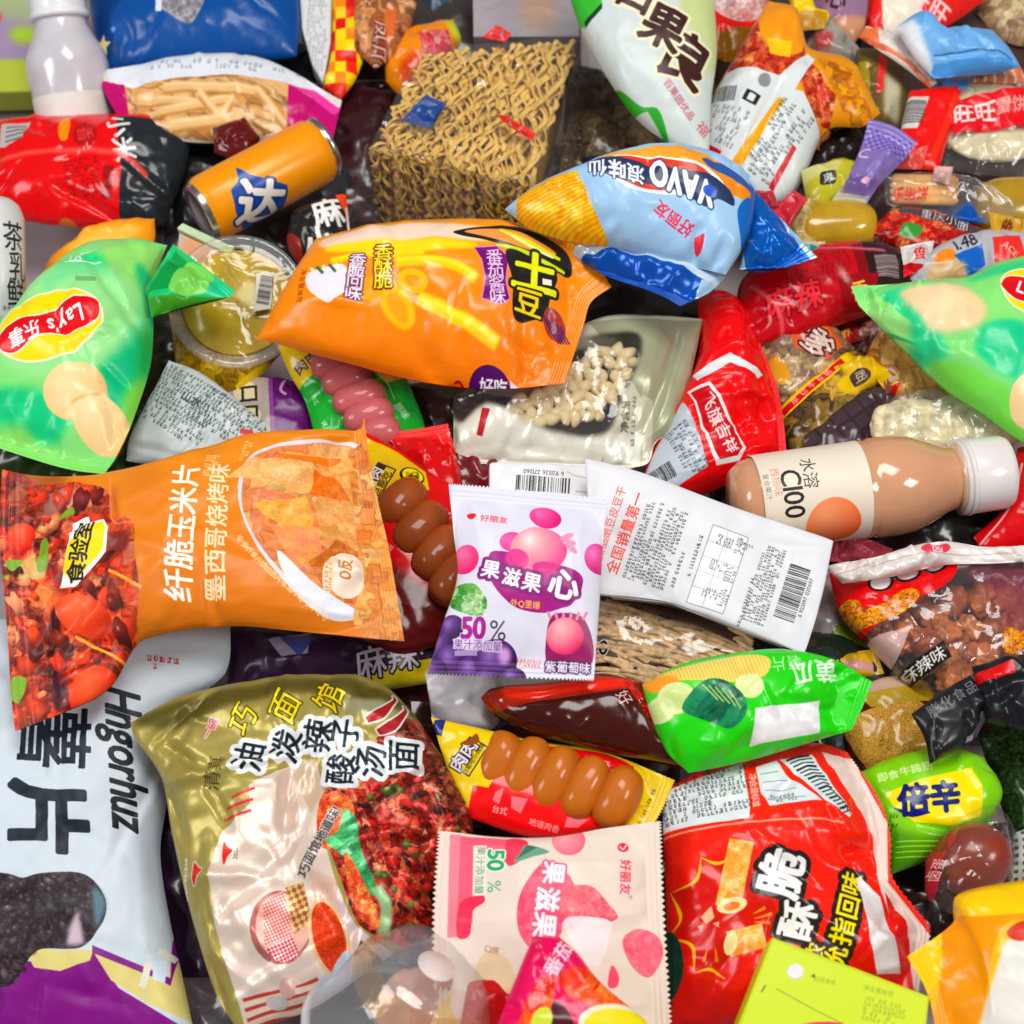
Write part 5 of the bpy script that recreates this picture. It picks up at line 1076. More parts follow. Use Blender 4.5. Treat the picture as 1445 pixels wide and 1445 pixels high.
a = Art(1080, 480, 1280, 660, pal(['#6a5230', '#3a2a20', '#b0903a', '#c8a048', '#4a3826'], 22, 72, .5, .08)); a.poly([(1098, 574), (1190, 488), (1212, 500), (1106, 588)], '#f0c41c'); a.poly([(1104, 574), (1186, 504), (1192, 512), (1110, 582)], '#c01c1c'); a.text('厚切牛板筋', 1148, 542, 10, -40, '#f4c8c0', bold=.02, track=.5); a.ell(1205, 540, 26, 14, '#d8b41c', -20, soft=2)
bag('snack_packet', 'small packet with a slanting red and yellow strip above the bottle', 'packet', [(1098, 572), (1145, 530), (1196, 487), (1240, 520), (1256, 580), (1200, 640), (1120, 650), (1106, 610)], (0, 2, 4, 6), .078, .012, a, seals='', seed=33, rough=.18, coat=.5, sy=.15)
a = Art(1120, 520, 1290, 660, '#33262a'); [a.frame(1200, 590, -35).rect(-70 + 24 * i, -40 + 22 * j, -50 + 24 * i, -22 + 22 * j, '#43343a') for i in range(6) for j in range(4)]; a.home()
bag('chocolate_packet', 'dark chocolate brown packet behind the peach bottle', 'packet', [(1132, 618), (1180, 575), (1222, 545), (1270, 552), (1262, 620), (1200, 645), (1140, 648)], (0, 2, 4, 6), .084, .008, a, seals='', seed=34, rough=.2, coat=.5, sy=.15)
a = Art(1200, 440, 1360, 600, pal(['#c8924a', '#d8a860', '#b07a34', '#e0b878'], 26, 73, .5, .06)); a.poly([(1220, 508), (1232, 500), (1268, 540), (1250, 556)], '#e8c81c'); a.poly([(1250, 545), (1270, 540), (1250, 600), (1240, 600)], '#c81a1c')
bag('snack_packet', 'tan packet with a yellow edge tucked under the right green bag', 'packet', [(1218, 510), (1245, 465), (1290, 470), (1345, 540), (1340, 575), (1290, 575), (1250, 552)], (0, 2, 4, 6), .092, .01, a, seals='', seed=35, rough=.18, coat=.5, sy=.15)
a = Art(1190, 410, 1260, 520, '#c8c0c4'); a.poly([(1205, 420), (1245, 430), (1235, 500), (1200, 490)], pal(['#8a4a3a', '#c8b0a8', '#6a3028'], 9, 74))
bag('snack_packet', 'slim silvery packet with brown specks beside the green bag tip', 'packet', [(1206, 418), (1250, 425), (1242, 505), (1198, 496)], (0, 1, 2, 3), .08, .008, a, seals='', seed=36, rough=.2, coat=.4)
# rice crackers
a = Art(1220, 530, 1460, 670); a.text('米', 1275, 560, 10, 0, '#f0e8e8')
rK, LK = bag('cracker_bag', 'clear bag of seaweed rice crackers above the bottle cap', 'bag', [(1238, 605), (1262, 560), (1330, 545), (1400, 560), (1446, 600), (1440, 650), (1350, 660), (1255, 655)], (0, 3, 5, 7), .098, .013, a, seals='', seed=37, film=((.985, .98, .97, 1), .04), cr=1.2, sy=.15)
for k, (x, y, rx, ry, lb) in enumerate(((1300, 605, .030, .019, 'left'), (1372, 598, .031, .020, 'right'))):
    q = at(x, y, .097); v, f = blob((0, 0, 0), (1, .1 * k, 0), (0, 1, .15), (0, -.15, 1), rx, ry, .006, k + 60, .05, 30, 22, 2.6, 3.)
    n_ = noise(v[:, 0] * 300, v[:, 1] * 300, k); v = v + np.array([[0, 0, 1.]]) * (n_ * .0012)[:, None]
    o = mesh('rice_cracker', v, f, plain('#d9c9a0', .75, var=.22, vscale=150, bump=.8, bscale=260)); o.location = q; tag(o, '%s one of the two speckled rice crackers in the clear bag' % lb, 'cracker', 'rice crackers in the clear bag')

# --- red pack at the right edge
a = Art(1360, 600, 1520, 800, '#c0101a'); a.line([(1390, 760), (1425, 715), (1445, 650)], 3, '#f0b4b0')
bag('snack_packet', 'red packet edge showing right of the bottle cap', 'packet', [(1436, 632), (1500, 615), (1505, 780), (1400, 784), (1374, 758), (1415, 715)], (0, 1, 2, 4), .096, .014, a, seals='', seed=38, rough=.22, sy=.15)

# --- spicy crackling bag
a = Art(1150, 740, 1520, 1030)
a.poly([(1170, 800), (1260, 815), (1345, 785), (1345, 815), (1310, 840), (1270, 845), (1250, 870), (1215, 895), (1185, 880)], '#c81418', smooth=True); [a.ell(1246 + 38 * k, 818 - 13 * k, 15, 11, '#f0e8ea', -25, ol='#1a1214', olw=4) for k in range(3)]
pn = pal(['#e8921c', '#d87a14', '#f0aa34'], 7, 81, .3, .08, .5); a.poly([(1190, 855), (1200, 842), (1214, 845), (1222, 858), (1250, 850), (1275, 832), (1296, 836), (1292, 850), (1270, 868), (1235, 880), (1205, 880)], pn, smooth=True); a.ell(1425, 905, 15, 18, pn); a.ell(1448, 905, 13, 17, pn)
a.poly([(1370, 800), (1520, 800), (1520, 900), (1420, 880), (1390, 830)], '#8a3a52', a=.45, smooth=True, soft=10); a.poly([(1235, 895), (1285, 885), (1262, 950), (1252, 955)], '#e6ccc8', a=.6)
a.frame(1306, 936, -34); a.rect(-36, -12, 36, 12, '#16130f'); a.text('麻辣味', 0, 0, 21, 0, '#f0ece6', bold=.02); a.home()
rS, LS = bag('crackling_bag', 'clear bag of spicy crackling with a red header and black flavour tag', 'bag',
    [(1168, 806), (1260, 806), (1340, 790), (1430, 786), (1516, 790), (1516, 930), (1500, 1010), (1400, 1000), (1310, 980), (1270, 955), (1225, 905), (1186, 868)], (0, 4, 6, 10), .106, .020, a, seals='', seed=39, film=((.97, .9, .88, 1), .03), rough=.2, cr=1.3, sy=.15)
rnd = random.Random(3)
for k, (x, y) in enumerate(((1240, 880), (1275, 885), (1310, 870), (1345, 850), (1385, 845), (1420, 850), (1300, 905), (1335, 895), (1370, 890), (1405, 895), (1440, 880), (1335, 930), (1365, 925), (1395, 930), (1350, 955), (1430, 925), (1262, 905))):
    q = at(x, y, .104 + rnd.uniform(-.002, .004)); v, f = blob((0, 0, 0), (1, 0, 0), (0, 1, 0), (0, 0, 1), .0105, .0075, .0065, k + 90, .35, 20, 16, 2.2, 2.2)
    o = mesh('crackling_piece', v, f, plain('#c07030' if k % 3 else '#a85a34', .45, coat=.3, var=.25, vscale=110, bump=.7, bscale=200, bdist=.001)); o.location = q; o.rotation_euler = (rnd.uniform(-.5, .5), rnd.uniform(-.5, .5), rnd.uniform(0, 6)); tag(o, 'orange brown piece of crackling inside the clear spicy bag', 'crackling', 'crackling pieces in the clear bag')
a = Art(1150, 740, 1490, 840, '#e4dcd8'); a.ell(1320, 774, 22, 9, '#d8485a', -8); a.text('卤', 1322, 774, 18, -10, '#f4e4e4', bold=.03); a.line([(1170, 812), (1300, 784), (1460, 778)], 2, '#c8b4ac')
bag('crackling_bag', None, None, [(1164, 800), (1230, 787), (1325, 764), (1400, 772), (1510, 764), (1510, 790), (1400, 795), (1330, 797), (1260, 813), (1188, 824)], (0, 4, 5, 9), .128, .005, a, seals='', seed=40, parent=rS, part='folded_end', rough=.35, cr=2.2, sy=.1, metal=.1)

# --- dark packets right
a = Art(1270, 930, 1430, 1100, '#1c1c20'); a.text('膨化食品', 1346, 984, 20, -32, '#7c7c80', track=.05); a.line([(1320, 1000), (1316, 1050), (1322, 1070)], 2, '#5a5a5e')
bag('snack_packet', 'glossy black packet with grey lettering pointing down over the green packet', 'packet', [(1286, 1008), (1330, 975), (1378, 948), (1402, 985), (1378, 1040), (1345, 1062), (1312, 1078), (1304, 1042)], (0, 2, 4, 6), .128, .008, a, seals='r', sw=.1, seed=41, rough=.3, coat=.4, cr=1.0, sy=.15)
a = Art(1360, 900, 1520, 1060, '#16181c'); a.poly([(1372, 948), (1428, 932), (1432, 950), (1376, 964)], '#c8141c')
bag('snack_packet', 'black packet with a red stripe at the right edge', 'packet', [(1372, 940), (1430, 925), (1510, 915), (1512, 1030), (1440, 1030), (1392, 1018)], (0, 2, 3, 5), .132, .012, a, seals='', seed=42, rough=.28, coat=.4, cr=1.4, wr=2, sy=.15)
a = Art(1360, 1000, 1520, 1260, pal(['#22341a', '#2f4a1e', '#18240f', '#3c5a24'], 5, 82, .4, .06, .4))
bag('seaweed_packet', 'dark green mesh-patterned packet at the right edge below the black packet', 'packet', [(1380, 1040), (1440, 1015), (1510, 1010), (1510, 1230), (1440, 1230), (1410, 1130)], (0, 2, 3, 4), .078, .014, a, seals='', seed=43, rough=.2, coat=.4)
a = Art(1400, 1140, 1520, 1270, '#cfd0ca'); [a.rect(1425 + 10 * i, 1170 + 11 * j, 1430 + 10 * i, 1175 + 11 * j, '#5a5c58') for i in range(9) for j in range(8)]
bag('snack_packet', 'white dotted packet corner at the right edge above the yellow bag', 'packet', [(1432, 1175), (1500, 1150), (1505, 1260), (1424, 1250)], (0, 1, 2, 3), .096, .01, a, seals='', seed=44)
# green packet
a = Art(1185, 1040, 1435, 1250, '#82c41c'); a.poly([(1200, 1150), (1300, 1180), (1400, 1150), (1400, 1250), (1200, 1250)], '#4a8a14', soft=6)
a.poly([(1252, 1118), (1300, 1100), (1370, 1084), (1384, 1110), (1385, 1150), (1340, 1164), (1290, 1160), (1262, 1138)], '#ecd80f', smooth=False); a.text('倍辛', 1310, 1128, 46, -5, '#141a6a', bold=.06, sx=.95); a.line([(1262, 1140), (1285, 1150), (1310, 1148)], [2, 7, 3], '#141a6a')
a.text('即食牛蹄筋', 1278, 1088, 15, -12, '#e4f2c8', bold=.02); a.micro(1262, 1160, 12, 26, 10, 6, '#1c2410', 4); [a.line([(1268, 1185 + 7 * k), (1330, 1184 + 6 * k), (1345, 1180 + 6 * k)], 1.6, '#9ad43a') for k in range(4)]
bag('snack_packet', 'lime green packet with a yellow panel and navy lettering', 'packet', [(1208, 1092), (1262, 1068), (1330, 1054), (1388, 1068), (1414, 1118), (1396, 1160), (1352, 1192), (1300, 1218), (1258, 1234), (1240, 1170)], (0, 3, 5, 8), .100, .016, a, seals='', seed=45, rough=.24, coat=.4, cr=.8, sy=.15, creases=[(1300, 1165, 1345, 1170, .004, 8)])
# ramen snack pack
def squig(X, Y):
    b = rgb('#dcaa50'); t = fbm(X / 13., Y / 13., 5, 2); l = np.clip(1 - np.abs(np.sin(t * 16)) * 1.8, 0, 1)[..., None]; return np.clip(b * (1 - .45 * l) + .08 * noise(X / 3, Y / 3)[..., None], 0, 1)
a = Art(1170, 930, 1370, 1120, '#4a1c14'); a.poly([(1195, 1030), (1230, 1000), (1300, 990), (1330, 1040), (1310, 1075), (1240, 1090)], squig, smooth=True); a.poly([(1180, 940), (1300, 930), (1330, 985), (1230, 998)], '#b89a30'); a.poly([(1190, 960), (1280, 948), (1290, 965), (1200, 980)], '#c8aa98')
bag('noodle_packet', 'brown packet showing thin fried noodles between two green packets', 'packet', [(1180, 985), (1250, 955), (1310, 960), (1350, 1040), (1330, 1080), (1250, 1100), (1196, 1080)], (0, 2, 4, 6), .088, .012, a, seals='', seed=46, rough=.2, coat=.4)
# green leafy strip pack
a = Art(1150, 850, 1330, 1010, '#5a6a20'); a.poly([(1160, 870), (1200, 880), (1260, 960), (1240, 985)], '#6f7d24', soft=3); a.poly([(1150, 930), (1230, 940), (1240, 1000), (1150, 1000)], '#8a6a2c', soft=5)
bag('snack_packet', 'olive green packet under the crackling bag', 'packet', [(1160, 870), (1210, 885), (1280, 960), (1300, 1000), (1220, 1000), (1160, 960)], (0, 1, 3, 5), .086, .008, a, seals='', seed=47, rough=.22)
# marinated egg
q = at(1372, 1212, .104); v, f = blob((0, 0, 0), (.9, .3, .1), (-.3, .9, .2), (0, -.2, 1), .0215, .0185, .017, 3, .03, 26, 20, 2.1)
o = mesh('marinated_egg', v, f, plain('#8c321c', .3, coat=.4, sss=.15, var=.12, vscale=40)); o.location = q; tag(o, 'smooth brown marinated egg in clear film beside the green packet', 'egg')
a = Art(1290, 1120, 1460, 1290); a.poly([(1312, 1200), (1345, 1172), (1352, 1180), (1330, 1215), (1325, 1270), (1310, 1270)], '#b02838', a=.8); a.text('卤蛋', 1326, 1225, 16, -70, '#f0d8d8')
bag('egg_wrapper', 'clear crinkled wrapper with red print round the brown egg', 'wrapper', [(1306, 1215), (1340, 1165), (1400, 1130), (1430, 1165), (1432, 1230), (1410, 1275), (1340, 1290), (1308, 1265)], (0, 2, 4, 6), .102, .021, a, seals='', seed=48, film=((.98, .97, .96, 1), .015), cr=2.0)

# --- lime carton
a = Art(1010, 1300, 1330, 1545, '#c6d630', S=2); a.ell(1122, 1371, 12, 11, '#eef0ea', soft=1); a.text('▲', 1147, 1377, 7, -90, '#333a10'); a.text('打开方式', 1164, 1384, 8, 12, '#6a7a14'); a.line([(1080, 1390), (1074, 1400)], 2, '#46500f'); a.line([(1095, 1395), (1150, 1425), (1190, 1445)], 1, '#5a6612')
a.text('净含量标签', 1240, 1398, 9, 14, '#8a9a20'); a.micro(1245, 1430, 56, 40, 14, 7, '#8a9a20', 4); a.ell(1155, 1452, 40, 10, '#d81a5a', -4)
L = Lay(1170, 1420, .150, 0, .12); root = thing('snack_box', 'lime green carton with a punched round hole at the lower edge', 'box', L.P)
sheet_solid('carton', root, L, rounded([(1090, 1322), (1200, 1363), (1312, 1406), (1302, 1500), (1020, 1500), (1055, 1412)], 3), -.028, .0, printed('snack_box', a, .38, 0, .2, .06, 150), a, bev=.0012)
sheet_solid('hang_hole', root, L, [(1122 + 11 * math.cos(t), 1371 + 10.5 * math.sin(t)) for t in np.linspace(0, 6.283, 20, endpoint=False)], -.001, .0006, plain('#e6e4ea', .5), bev=.0002)

# --- yellow bag, lower right corner
a = Art(1260, 1220, 1520, 1520, '#f3b416'); a.poly([(1275, 1350), (1345, 1300), (1350, 1360), (1310, 1410)], '#eec21c'); a.poly([(1352, 1262), (1445, 1240), (1520, 1250), (1520, 1300), (1430, 1300), (1400, 1340), (1380, 1480), (1320, 1500), (1340, 1380)], '#f59a12', smooth=True); a.poly([(1350, 1260), (1500, 1235), (1500, 1280), (1380, 1290)], '#f5c418', smooth=True)
a.poly([(1410, 1345), (1440, 1325), (1520, 1320), (1520, 1500), (1390, 1500)], '#e9e4dc', smooth=True, soft=2); a.poly([(1418, 1318), (1445, 1300), (1500, 1310), (1440, 1330)], '#c03a1c', smooth=True)
bag('snack_bag', 'yellow and orange bag filling the lower right corner', 'snack bag', [(1280, 1350), (1345, 1302), (1352, 1262), (1440, 1242), (1520, 1235), (1525, 1530), (1330, 1520), (1312, 1410)], (0, 4, 5, 6), .150, .022, a, seals='l', sw=.08, seed=49, rough=.26, cr=.9, wr=1.5, sy=.1)

# --- magenta tomato packet
a = Art(680, 1300, 950, 1510, '#d3125c'); tom = pal(['#e85a24', '#e03818', '#f28a3c', '#d82a14'], 16, 83, .5, .06, .12, 1, 2.5, 20)
a.poly([(790, 1375), (830, 1365), (870, 1400), (900, 1425), (860, 1425), (815, 1412), (795, 1395)], tom, smooth=True); a.poly([(760, 1385), (780, 1378), (782, 1410), (755, 1460), (730, 1470), (735, 1435)], tom, smooth=True); a.poly([(780, 1415), (800, 1425), (812, 1460), (780, 1470)], '#4a1a24', smooth=True)
a.ell(875, 1450, 60, 34, '#f2e6c8', 8); a.ell(877, 1452, 54, 29, '#e2d22a', 8); a.ell(765, 1440, 14, 20, '#c8d24a', 20); a.text('番茄', 788, 1352, 26, -58, '#f8dce4', bold=.03); a.text('鸡蛋汤', 764, 1392, 14, -70, '#f4b8c8')
bag('soup_packet', 'magenta tomato soup packet poking up at the bottom edge', 'packet', [(752, 1321), (790, 1322), (815, 1345), (850, 1388), (925, 1455), (930, 1505), (688, 1505), (705, 1440), (732, 1370)], (0, 1, 5, 6), .158, .010, a, seals='', seed=50, rough=.25, coat=.4, sy=.1, creases=[(775, 1330, 780, 1400, .004, 9)])

# --- clear dome tub
root = thing('food_tub', 'clear plastic tub lid with orange food at the bottom edge', 'tub', at(590, 1400, .12))
p0, p1 = at(560, 1470, .105), at(622, 1352, .150); ln = (p1 - p0).length
lathe('lid', root, p0, p1, [(0, .046), (ln * .15, .0455), (ln * .16, .043), (ln * .6, .038), (ln * .66, .0365), (ln * .8, .030), (ln * .86, .0285), (ln * .9, .012), (ln * .9, .0005)], clear((.985, .98, .975, 1), .16, .06), seg=40)
lathe('rim', root, p0, p1, [(-.002, .0485), (.001, .0495), (.003, .0485), (.0032, .0455), (-.002, .0455), (-.002, .0485)], clear((.97, .97, .96, 1), .45, .1), seg=40)
lathe('amber_band', root, p0, p1, [(ln * .66, .0372), (ln * .80, .0308), (ln * .86, .0292)], clear((.97, .72, .42, 1), .12, .1), seg=40)
lathe('round_sticker', root, p0, p1, [(ln * .905, .0095), (ln * .915, .0092), (ln * .915, .0003)], plain('#e4d2cc', .5), seg=24)
for k, (x, y, r, c) in enumerate(((640, 1380, .016, '#d87a20'), (650, 1355, .012, '#a83418'), (606, 1410, .015, '#c8805a'), (566, 1415, .015, '#b88878'))):
    q = at(x, y, .118); v, f = blob((0, 0, 0), (.5, .85, 0), (-.85, .5, 0), (0, 0, 1), r * 1.2, r * .8, r * .7, k + 130, .15, 18, 14); o = mesh('preserved_fruit', v, f, plain(c, .35, coat=.3, var=.2, vscale=80)); o.location = q
    tag(o, ['orange piece of preserved fruit in the clear tub', 'dark red piece of preserved fruit high in the clear tub', 'pale pink piece of fruit in the middle of the clear tub', 'greyish piece of fruit at the left of the clear tub'][k], 'fruit', 'fruit in the clear tub')
a = Art(520, 1300, 720, 1520, '#c9a41c'); a.poly([(600, 1340), (640, 1330), (660, 1480), (560, 1500)], '#d8b83a', soft=6)
bag('snack_packet', 'mustard yellow packet between the tub and the lychee packet', 'packet', [(600, 1380), (680, 1330), (705, 1400), (712, 1500), (560, 1510)], (0, 1, 3, 4), .116, .01, a, seals='', seed=51, rough=.3)
a = Art(600, 1290, 760, 1520, '#b01a1e'); bag('snack_packet', 'red packet sliver left of the magenta soup packet', 'packet', [(660, 1385), (735, 1370), (725, 1500), (640, 1500)], (0, 1, 2, 3), .128, .006, a, seals='', seed=52, rough=.25)

# ================================================================== back of the heap
# --- noodle cake in a clear bag
L = Lay(640, 190, .095, 0, .0); root = thing('noodle_cake', 'block of wavy dried noodles in the clear bag', 'noodles', L.P)
rnd = random.Random(11); st = []; NX = 30
cA, cB, cC, cD = [np.array(L.loc(*p)) for p in ((600, 78), (806, 60), (742, 262), (530, 208))]     # top face corners: back left, back right, front right, front left
def topp(s_, t_): return (cA * (1 - s_) + cB * s_) * (1 - t_) + (cD * (1 - s_) + cC * s_) * t_
for k in range(NX):
    for lay in range(3):
        s_ = (k + .5) / NX + rnd.uniform(-.015, .015) + .013 * lay; ph = rnd.uniform(0, 6.3); fr = rnd.uniform(6, 8); n = 74
        t = np.linspace(0, 1, n); P = np.array([topp(s_, q) for q in t])
        z = .0042 * np.sin(t * 6.28 * fr + ph) * (.5 + .5 * np.sin(t * 9 + ph * 2)) - .003 * lay + rnd.uniform(-.001, .001); dx = .0034 * np.sin(t * 6.28 * fr * .6 + ph * 1.7 + lay)
        W3 = np.array(L.P) + (P[:, :1] + dx[:, None]) * np.array(L.ex) + P[:, 1:] * np.array(L.ey) + z[:, None] * np.array(L.n)
        fl = 34; tz = np.linspace(0, 1, fl)[1:, None]; b_ = rnd.uniform(26, 34)
        front = W3[-1] + np.array((0, 0, 0)) + tz * np.array((0, -.003, -.072)) + np.hstack([.0022 * (np.sin(tz * b_ + ph) - math.sin(ph)), -.0026 * np.sin(tz * b_ * 1.1 + ph * 2) * np.minimum(1, tz * 6) + .003 * lay, 0 * tz])
        st.append(tube(np.vstack([W3, front]), .0022, .0007, 6, (.35, .55, .6)))
v, f = join(st); mesh('noodle_strands', v, f, plain('#f2c662', .45, coat=.1, sss=0, var=.03, vscale=45), root)['kind'] = 'stuff'
V = np.vstack([[L.world(np.array([topp(s_, t_)]), np.array([zz]))[0] for s_, t_ in ((.03, .03), (.97, .03), (.97, .95), (.03, .95))] for zz in (-.009, -.068)])
mesh('packed_core', V, [(0, 1, 2, 3), (4, 7, 6, 5), (0, 4, 5, 1), (1, 5, 6, 2), (2, 6, 7, 3), (3, 7, 4, 0)], plain('#d9ac50', .6, var=.1, vscale=90), root, smooth=False)
# its clear bag: top sheet, front sheet, side seam
root = thing('noodle_wrapper', 'clear crinkled wrapper round the noodle block with red and blue sachets', 'wrapper', L.P)
def filmsheet(name, quad, zq, parent, mat, nu=40, nv=30, amp=.0022, seed=0):
    q = [np.array(at(x, y, z)) for (x, y), z in zip(quad, zq)]; u, v_ = np.meshgrid(np.linspace(0, 1, nu), np.linspace(0, 1, nv), indexing='ij'); u, v_ = u[..., None], v_[..., None]
    P = (q[0] * (1 - u) + q[1] * u) * (1 - v_) + (q[3] * (1 - u) + q[2] * u) * v_; nn = np.cross(q[1] - q[0], q[3] - q[0]); nn /= np.linalg.norm(nn)
    if nn @ (np.array(CAMP) - q[0]) < 0: nn = -nn
    w = fbm(u[..., 0] * 5, v_[..., 0] * 4, seed, 3) - 1.2 * np.abs(fbm(u[..., 0] * 7, v_[..., 0] * 6, seed + 3, 2)); P = P + nn * (amp * w)[..., None]
    return mesh(name, P.reshape(-1, 3), grid_faces(nu, nv), mat, parent)
fm = clear((.99, .99, .985, 1), .035, .08)
filmsheet('top_sheet', [(596, 66), (818, 50), (752, 258), (520, 206)], (.107, .107, .107, .107), root, fm, seed=1, amp=.004)
filmsheet('front_sheet', [(516, 206), (752, 258), (760, 330), (494, 322)], (.109, .109, .038, .038), root, fm, seed=2, amp=.004)
filmsheet('side_sheet', [(752, 256), (824, 54), (845, 130), (800, 310)], (.106, .104, .05, .04), root, fm, seed=3)
filmsheet('side_seam', [(520, 200), (516, 206), (494, 322), (488, 318)], (.106, .106, .035, .035), root, clear((.95, .94, .94, 1), .2, .2), nu=6, seed=4, amp=.001)
for nm, lb, p, c, z in (('seasoning_sachet', 'small blue seasoning sachet lying on the noodle block', [(566, 170), (600, 134), (630, 146), (606, 182)], '#2c4a86', .1065), ('seasoning_sachet', 'small red seasoning strip on the front of the noodle block', [(700, 162), (712, 162), (756, 188), (750, 200)], '#d83a30', .108), ('seasoning_sachet', 'pink red label at the back corner of the noodle block', [(680, 52), (700, 36), (722, 48), (712, 60)], '#d84a4a', .106)):
    a = Art(min(x for x, y in p) - 5, min(y for x, y in p) - 5, max(x for x, y in p) + 5, max(y for x, y in p) + 5, c); a.micro(*np.mean(p, 0), 26, 12, 20, 7, '#d8d4dc', 3, .6); bag(nm, lb, 'sachet', p, (0, 1, 2, 3), z, .0035, a, seals='lr', sw=.12, seed=int(z * 1e4) % 50, rough=.3, N=40, cr=1.2, wr=1.2)

# --- orange drink can
p0, p1 = at(280, 302, .092), at(462, 205, .092); ln = (p1 - p0).length; k_ = ln / 206.; R = 46 * k_
root = thing('drink_can', 'orange drink can with a blue star and white character', 'can', p0)
a = Art(0, -145, 190, 145, '#f59706', S=2); a.poly([(28, 22), (36, -8), (52, -14), (60, -34), (70, -14), (110, 22), (96, 66), (60, 80), (32, 60)], '#1c4f9e'); a.text('达', 66, 30, 70, 30, '#f3eee4', ol='#1a3c7c', olw=4, bold=.05); a.rect(0, -145, 190, -120, '#f0860a')
lathe('body', root, p0, p1, [(8 * k_, R * .9), (14 * k_, R * .97), (18 * k_, R), (182 * k_, R), (188 * k_, R * .97), (196 * k_, R * .88)], printed('can_print', a, .3, .05, .4, .03, 300), art=a, uvspan=(8 * k_, 196 * k_, -math.pi, math.pi), seg=64)
alu = plain('#c9c9cc', .25, metal=1.0, var=.04)
lid_ = lathe('lid', root, p0, p1, [(195 * k_, R * .88), (197 * k_, R * .93), (203 * k_, R * .93), (204 * k_, R * .88), (200 * k_, R * .84), (200 * k_, .0005)], alu, seg=64)
tab_ = lathe('pull_tab', root, p0, p1, [(200.5 * k_, .0095), (201.5 * k_, .0095), (201.5 * k_, .004), (200.5 * k_, .004)], alu, seg=24); tab_.parent = lid_
lathe('base', root, p0, p1, [(4 * k_, .0005), (3 * k_, R * .6), (0, R * .78), (2 * k_, R * .84), (9 * k_, R * .91)], alu, seg=64)

# --- milky bottle, top left
p0, p1 = at(118, 245, .035), at(76, -28, .115); ln = (p1 - p0).length; R = .0265
root = thing('drink_bottle', 'milky plastic bottle with a white cap at the upper left', 'bottle', p0)
milk = plain('#d2cdd3', .2, coat=.6, sss=.4, var=.03)
lathe('body', root, p0, p1, [(0, .001), (.001, R * .8), (.006, R), (ln * .35, R), (ln * .42, R * 1.02), (ln * .55, R * 1.08), (ln * .62, R * 1.02), (ln * .70, R * .82), (ln * .76, R * .68), (ln * .84, R * .64)], milk, seg=56)
lathe('label', root, p0, p1, [(.008, R * 1.003), (ln * .35, R * 1.008), (ln * .40, R * 1.02)], plain('#e6e1da', .45, var=.03), seg=56)
cpr = [(ln * .80, R * .66), (ln * .80, R * .77), (ln * .83, R * .77), (ln * .835, R * .72), (ln * .85, R * .72)]
for k in range(6): cpr += [(ln * (.855 + .02 * k), R * .73), (ln * (.863 + .02 * k), R * .71)]
lathe('cap', root, p0, p1, cpr + [(ln * .985, R * .72), (ln, R * .64), (ln, .0005)], plain('#ecebee', .3, coat=.3, sss=.2, var=.02), seg=56)

# --- green and purple packet behind the bottle
a = Art(-60, -60, 120, 160, '#a9b48c'); a.poly([(-60, 20), (60, 30), (60, 85), (-60, 90)], '#a893b4', soft=8); a.ell(35, 50, 22, 12, '#a8c83c', 10, soft=5); a.ell(-6, 24, 8, 8, '#d84a34', soft=3); a.rect(-60, 84, 120, 160, '#b4c04a', soft=1)
L = Lay(10, 55, .05, 0, .3); root = thing('snack_box', 'pale green and purple carton behind the milky bottle', 'box', L.P); sheet_solid('carton', root, L, [(-70, -60), (110, -50), (100, 128), (-70, 132)], -.03, 0, printed('far_box', a, .5), a, bev=.002)
L = Lay(-10, 110, .05, 0, .3)

# --- blue bag and bags behind the fries
a = Art(110, -80, 460, 120, '#104c8c'); a.poly([(140, -20), (180, -10), (155, 22), (165, 60), (138, 60)], '#0d3f78', smooth=True)
st5 = lambda x, y, r, ro=0: [(x + (r if k % 2 == 0 else r * .45) * math.cos(math.radians(ro + 36 * k - 90)), y + (r if k % 2 == 0 else r * .45) * math.sin(math.radians(ro + 36 * k - 90))) for k in range(10)]
a.poly(st5(143, 52, 13, 10), '#f2dfa4'); a.poly(st5(160, 36, 5), '#6aa8dc'); a.poly([(222, -5), (285, -5), (287, 12), (277, 30), (265, 36), (240, 24), (226, 12)], pal(['#8a8a94', '#a8a4a8', '#6e6e78', '#bcb8bc'], 6, 91, .4, .1), smooth=True); a.rect(222, 0, 230, 20, '#e4e6ee')
bag('snack_bag', 'deep blue bag with a cream star behind the fries bag', 'snack bag', [(118, -60), (280, -80), (422, -60), (424, 30), (418, 78), (330, 92), (240, 98), (155, 100), (134, 60)], (0, 2, 4, 7), .078, .022, a, seals='', seed=60, rough=.3, cr=.7, sy=.2)
a = Art(120, 70, 500, 220, '#e2dcd6'); a.poly([(140, 80), (260, 72), (400, 78), (470, 115), (440, 122), (300, 110), (160, 112)], '#e6e8ee'); a.micro(320, 92, 220, 18, 3, 8, '#7a8aa0', 5, .6)
fr_ = pal(['#e0b078', '#d09a5c', '#ebc898', '#b87c40', '#dcaa70'], 20, 92, .4, .05, .3, 2.6, 1, 20)
a.poly([(160, 112), (300, 108), (420, 112), (450, 130), (420, 170), (340, 190), (220, 185), (175, 170)], fr_)
for (x0, y0, x1, y1) in ((190, 130, 300, 150), (200, 160, 330, 140), (230, 120, 360, 130), (280, 130, 320, 180), (330, 140, 300, 185), (360, 125, 400, 170), (240, 175, 330, 165)): a.line([(x0, y0), (x1, y1)], 13, '#e6bd86', soft=1); a.line([(x0, y0 - 4), (x1, y1 - 4)], 3, '#f4dab0', soft=1); a.line([(x0, y0 + 7), (x1, y1 + 7)], 3, '#b47c44', soft=1)
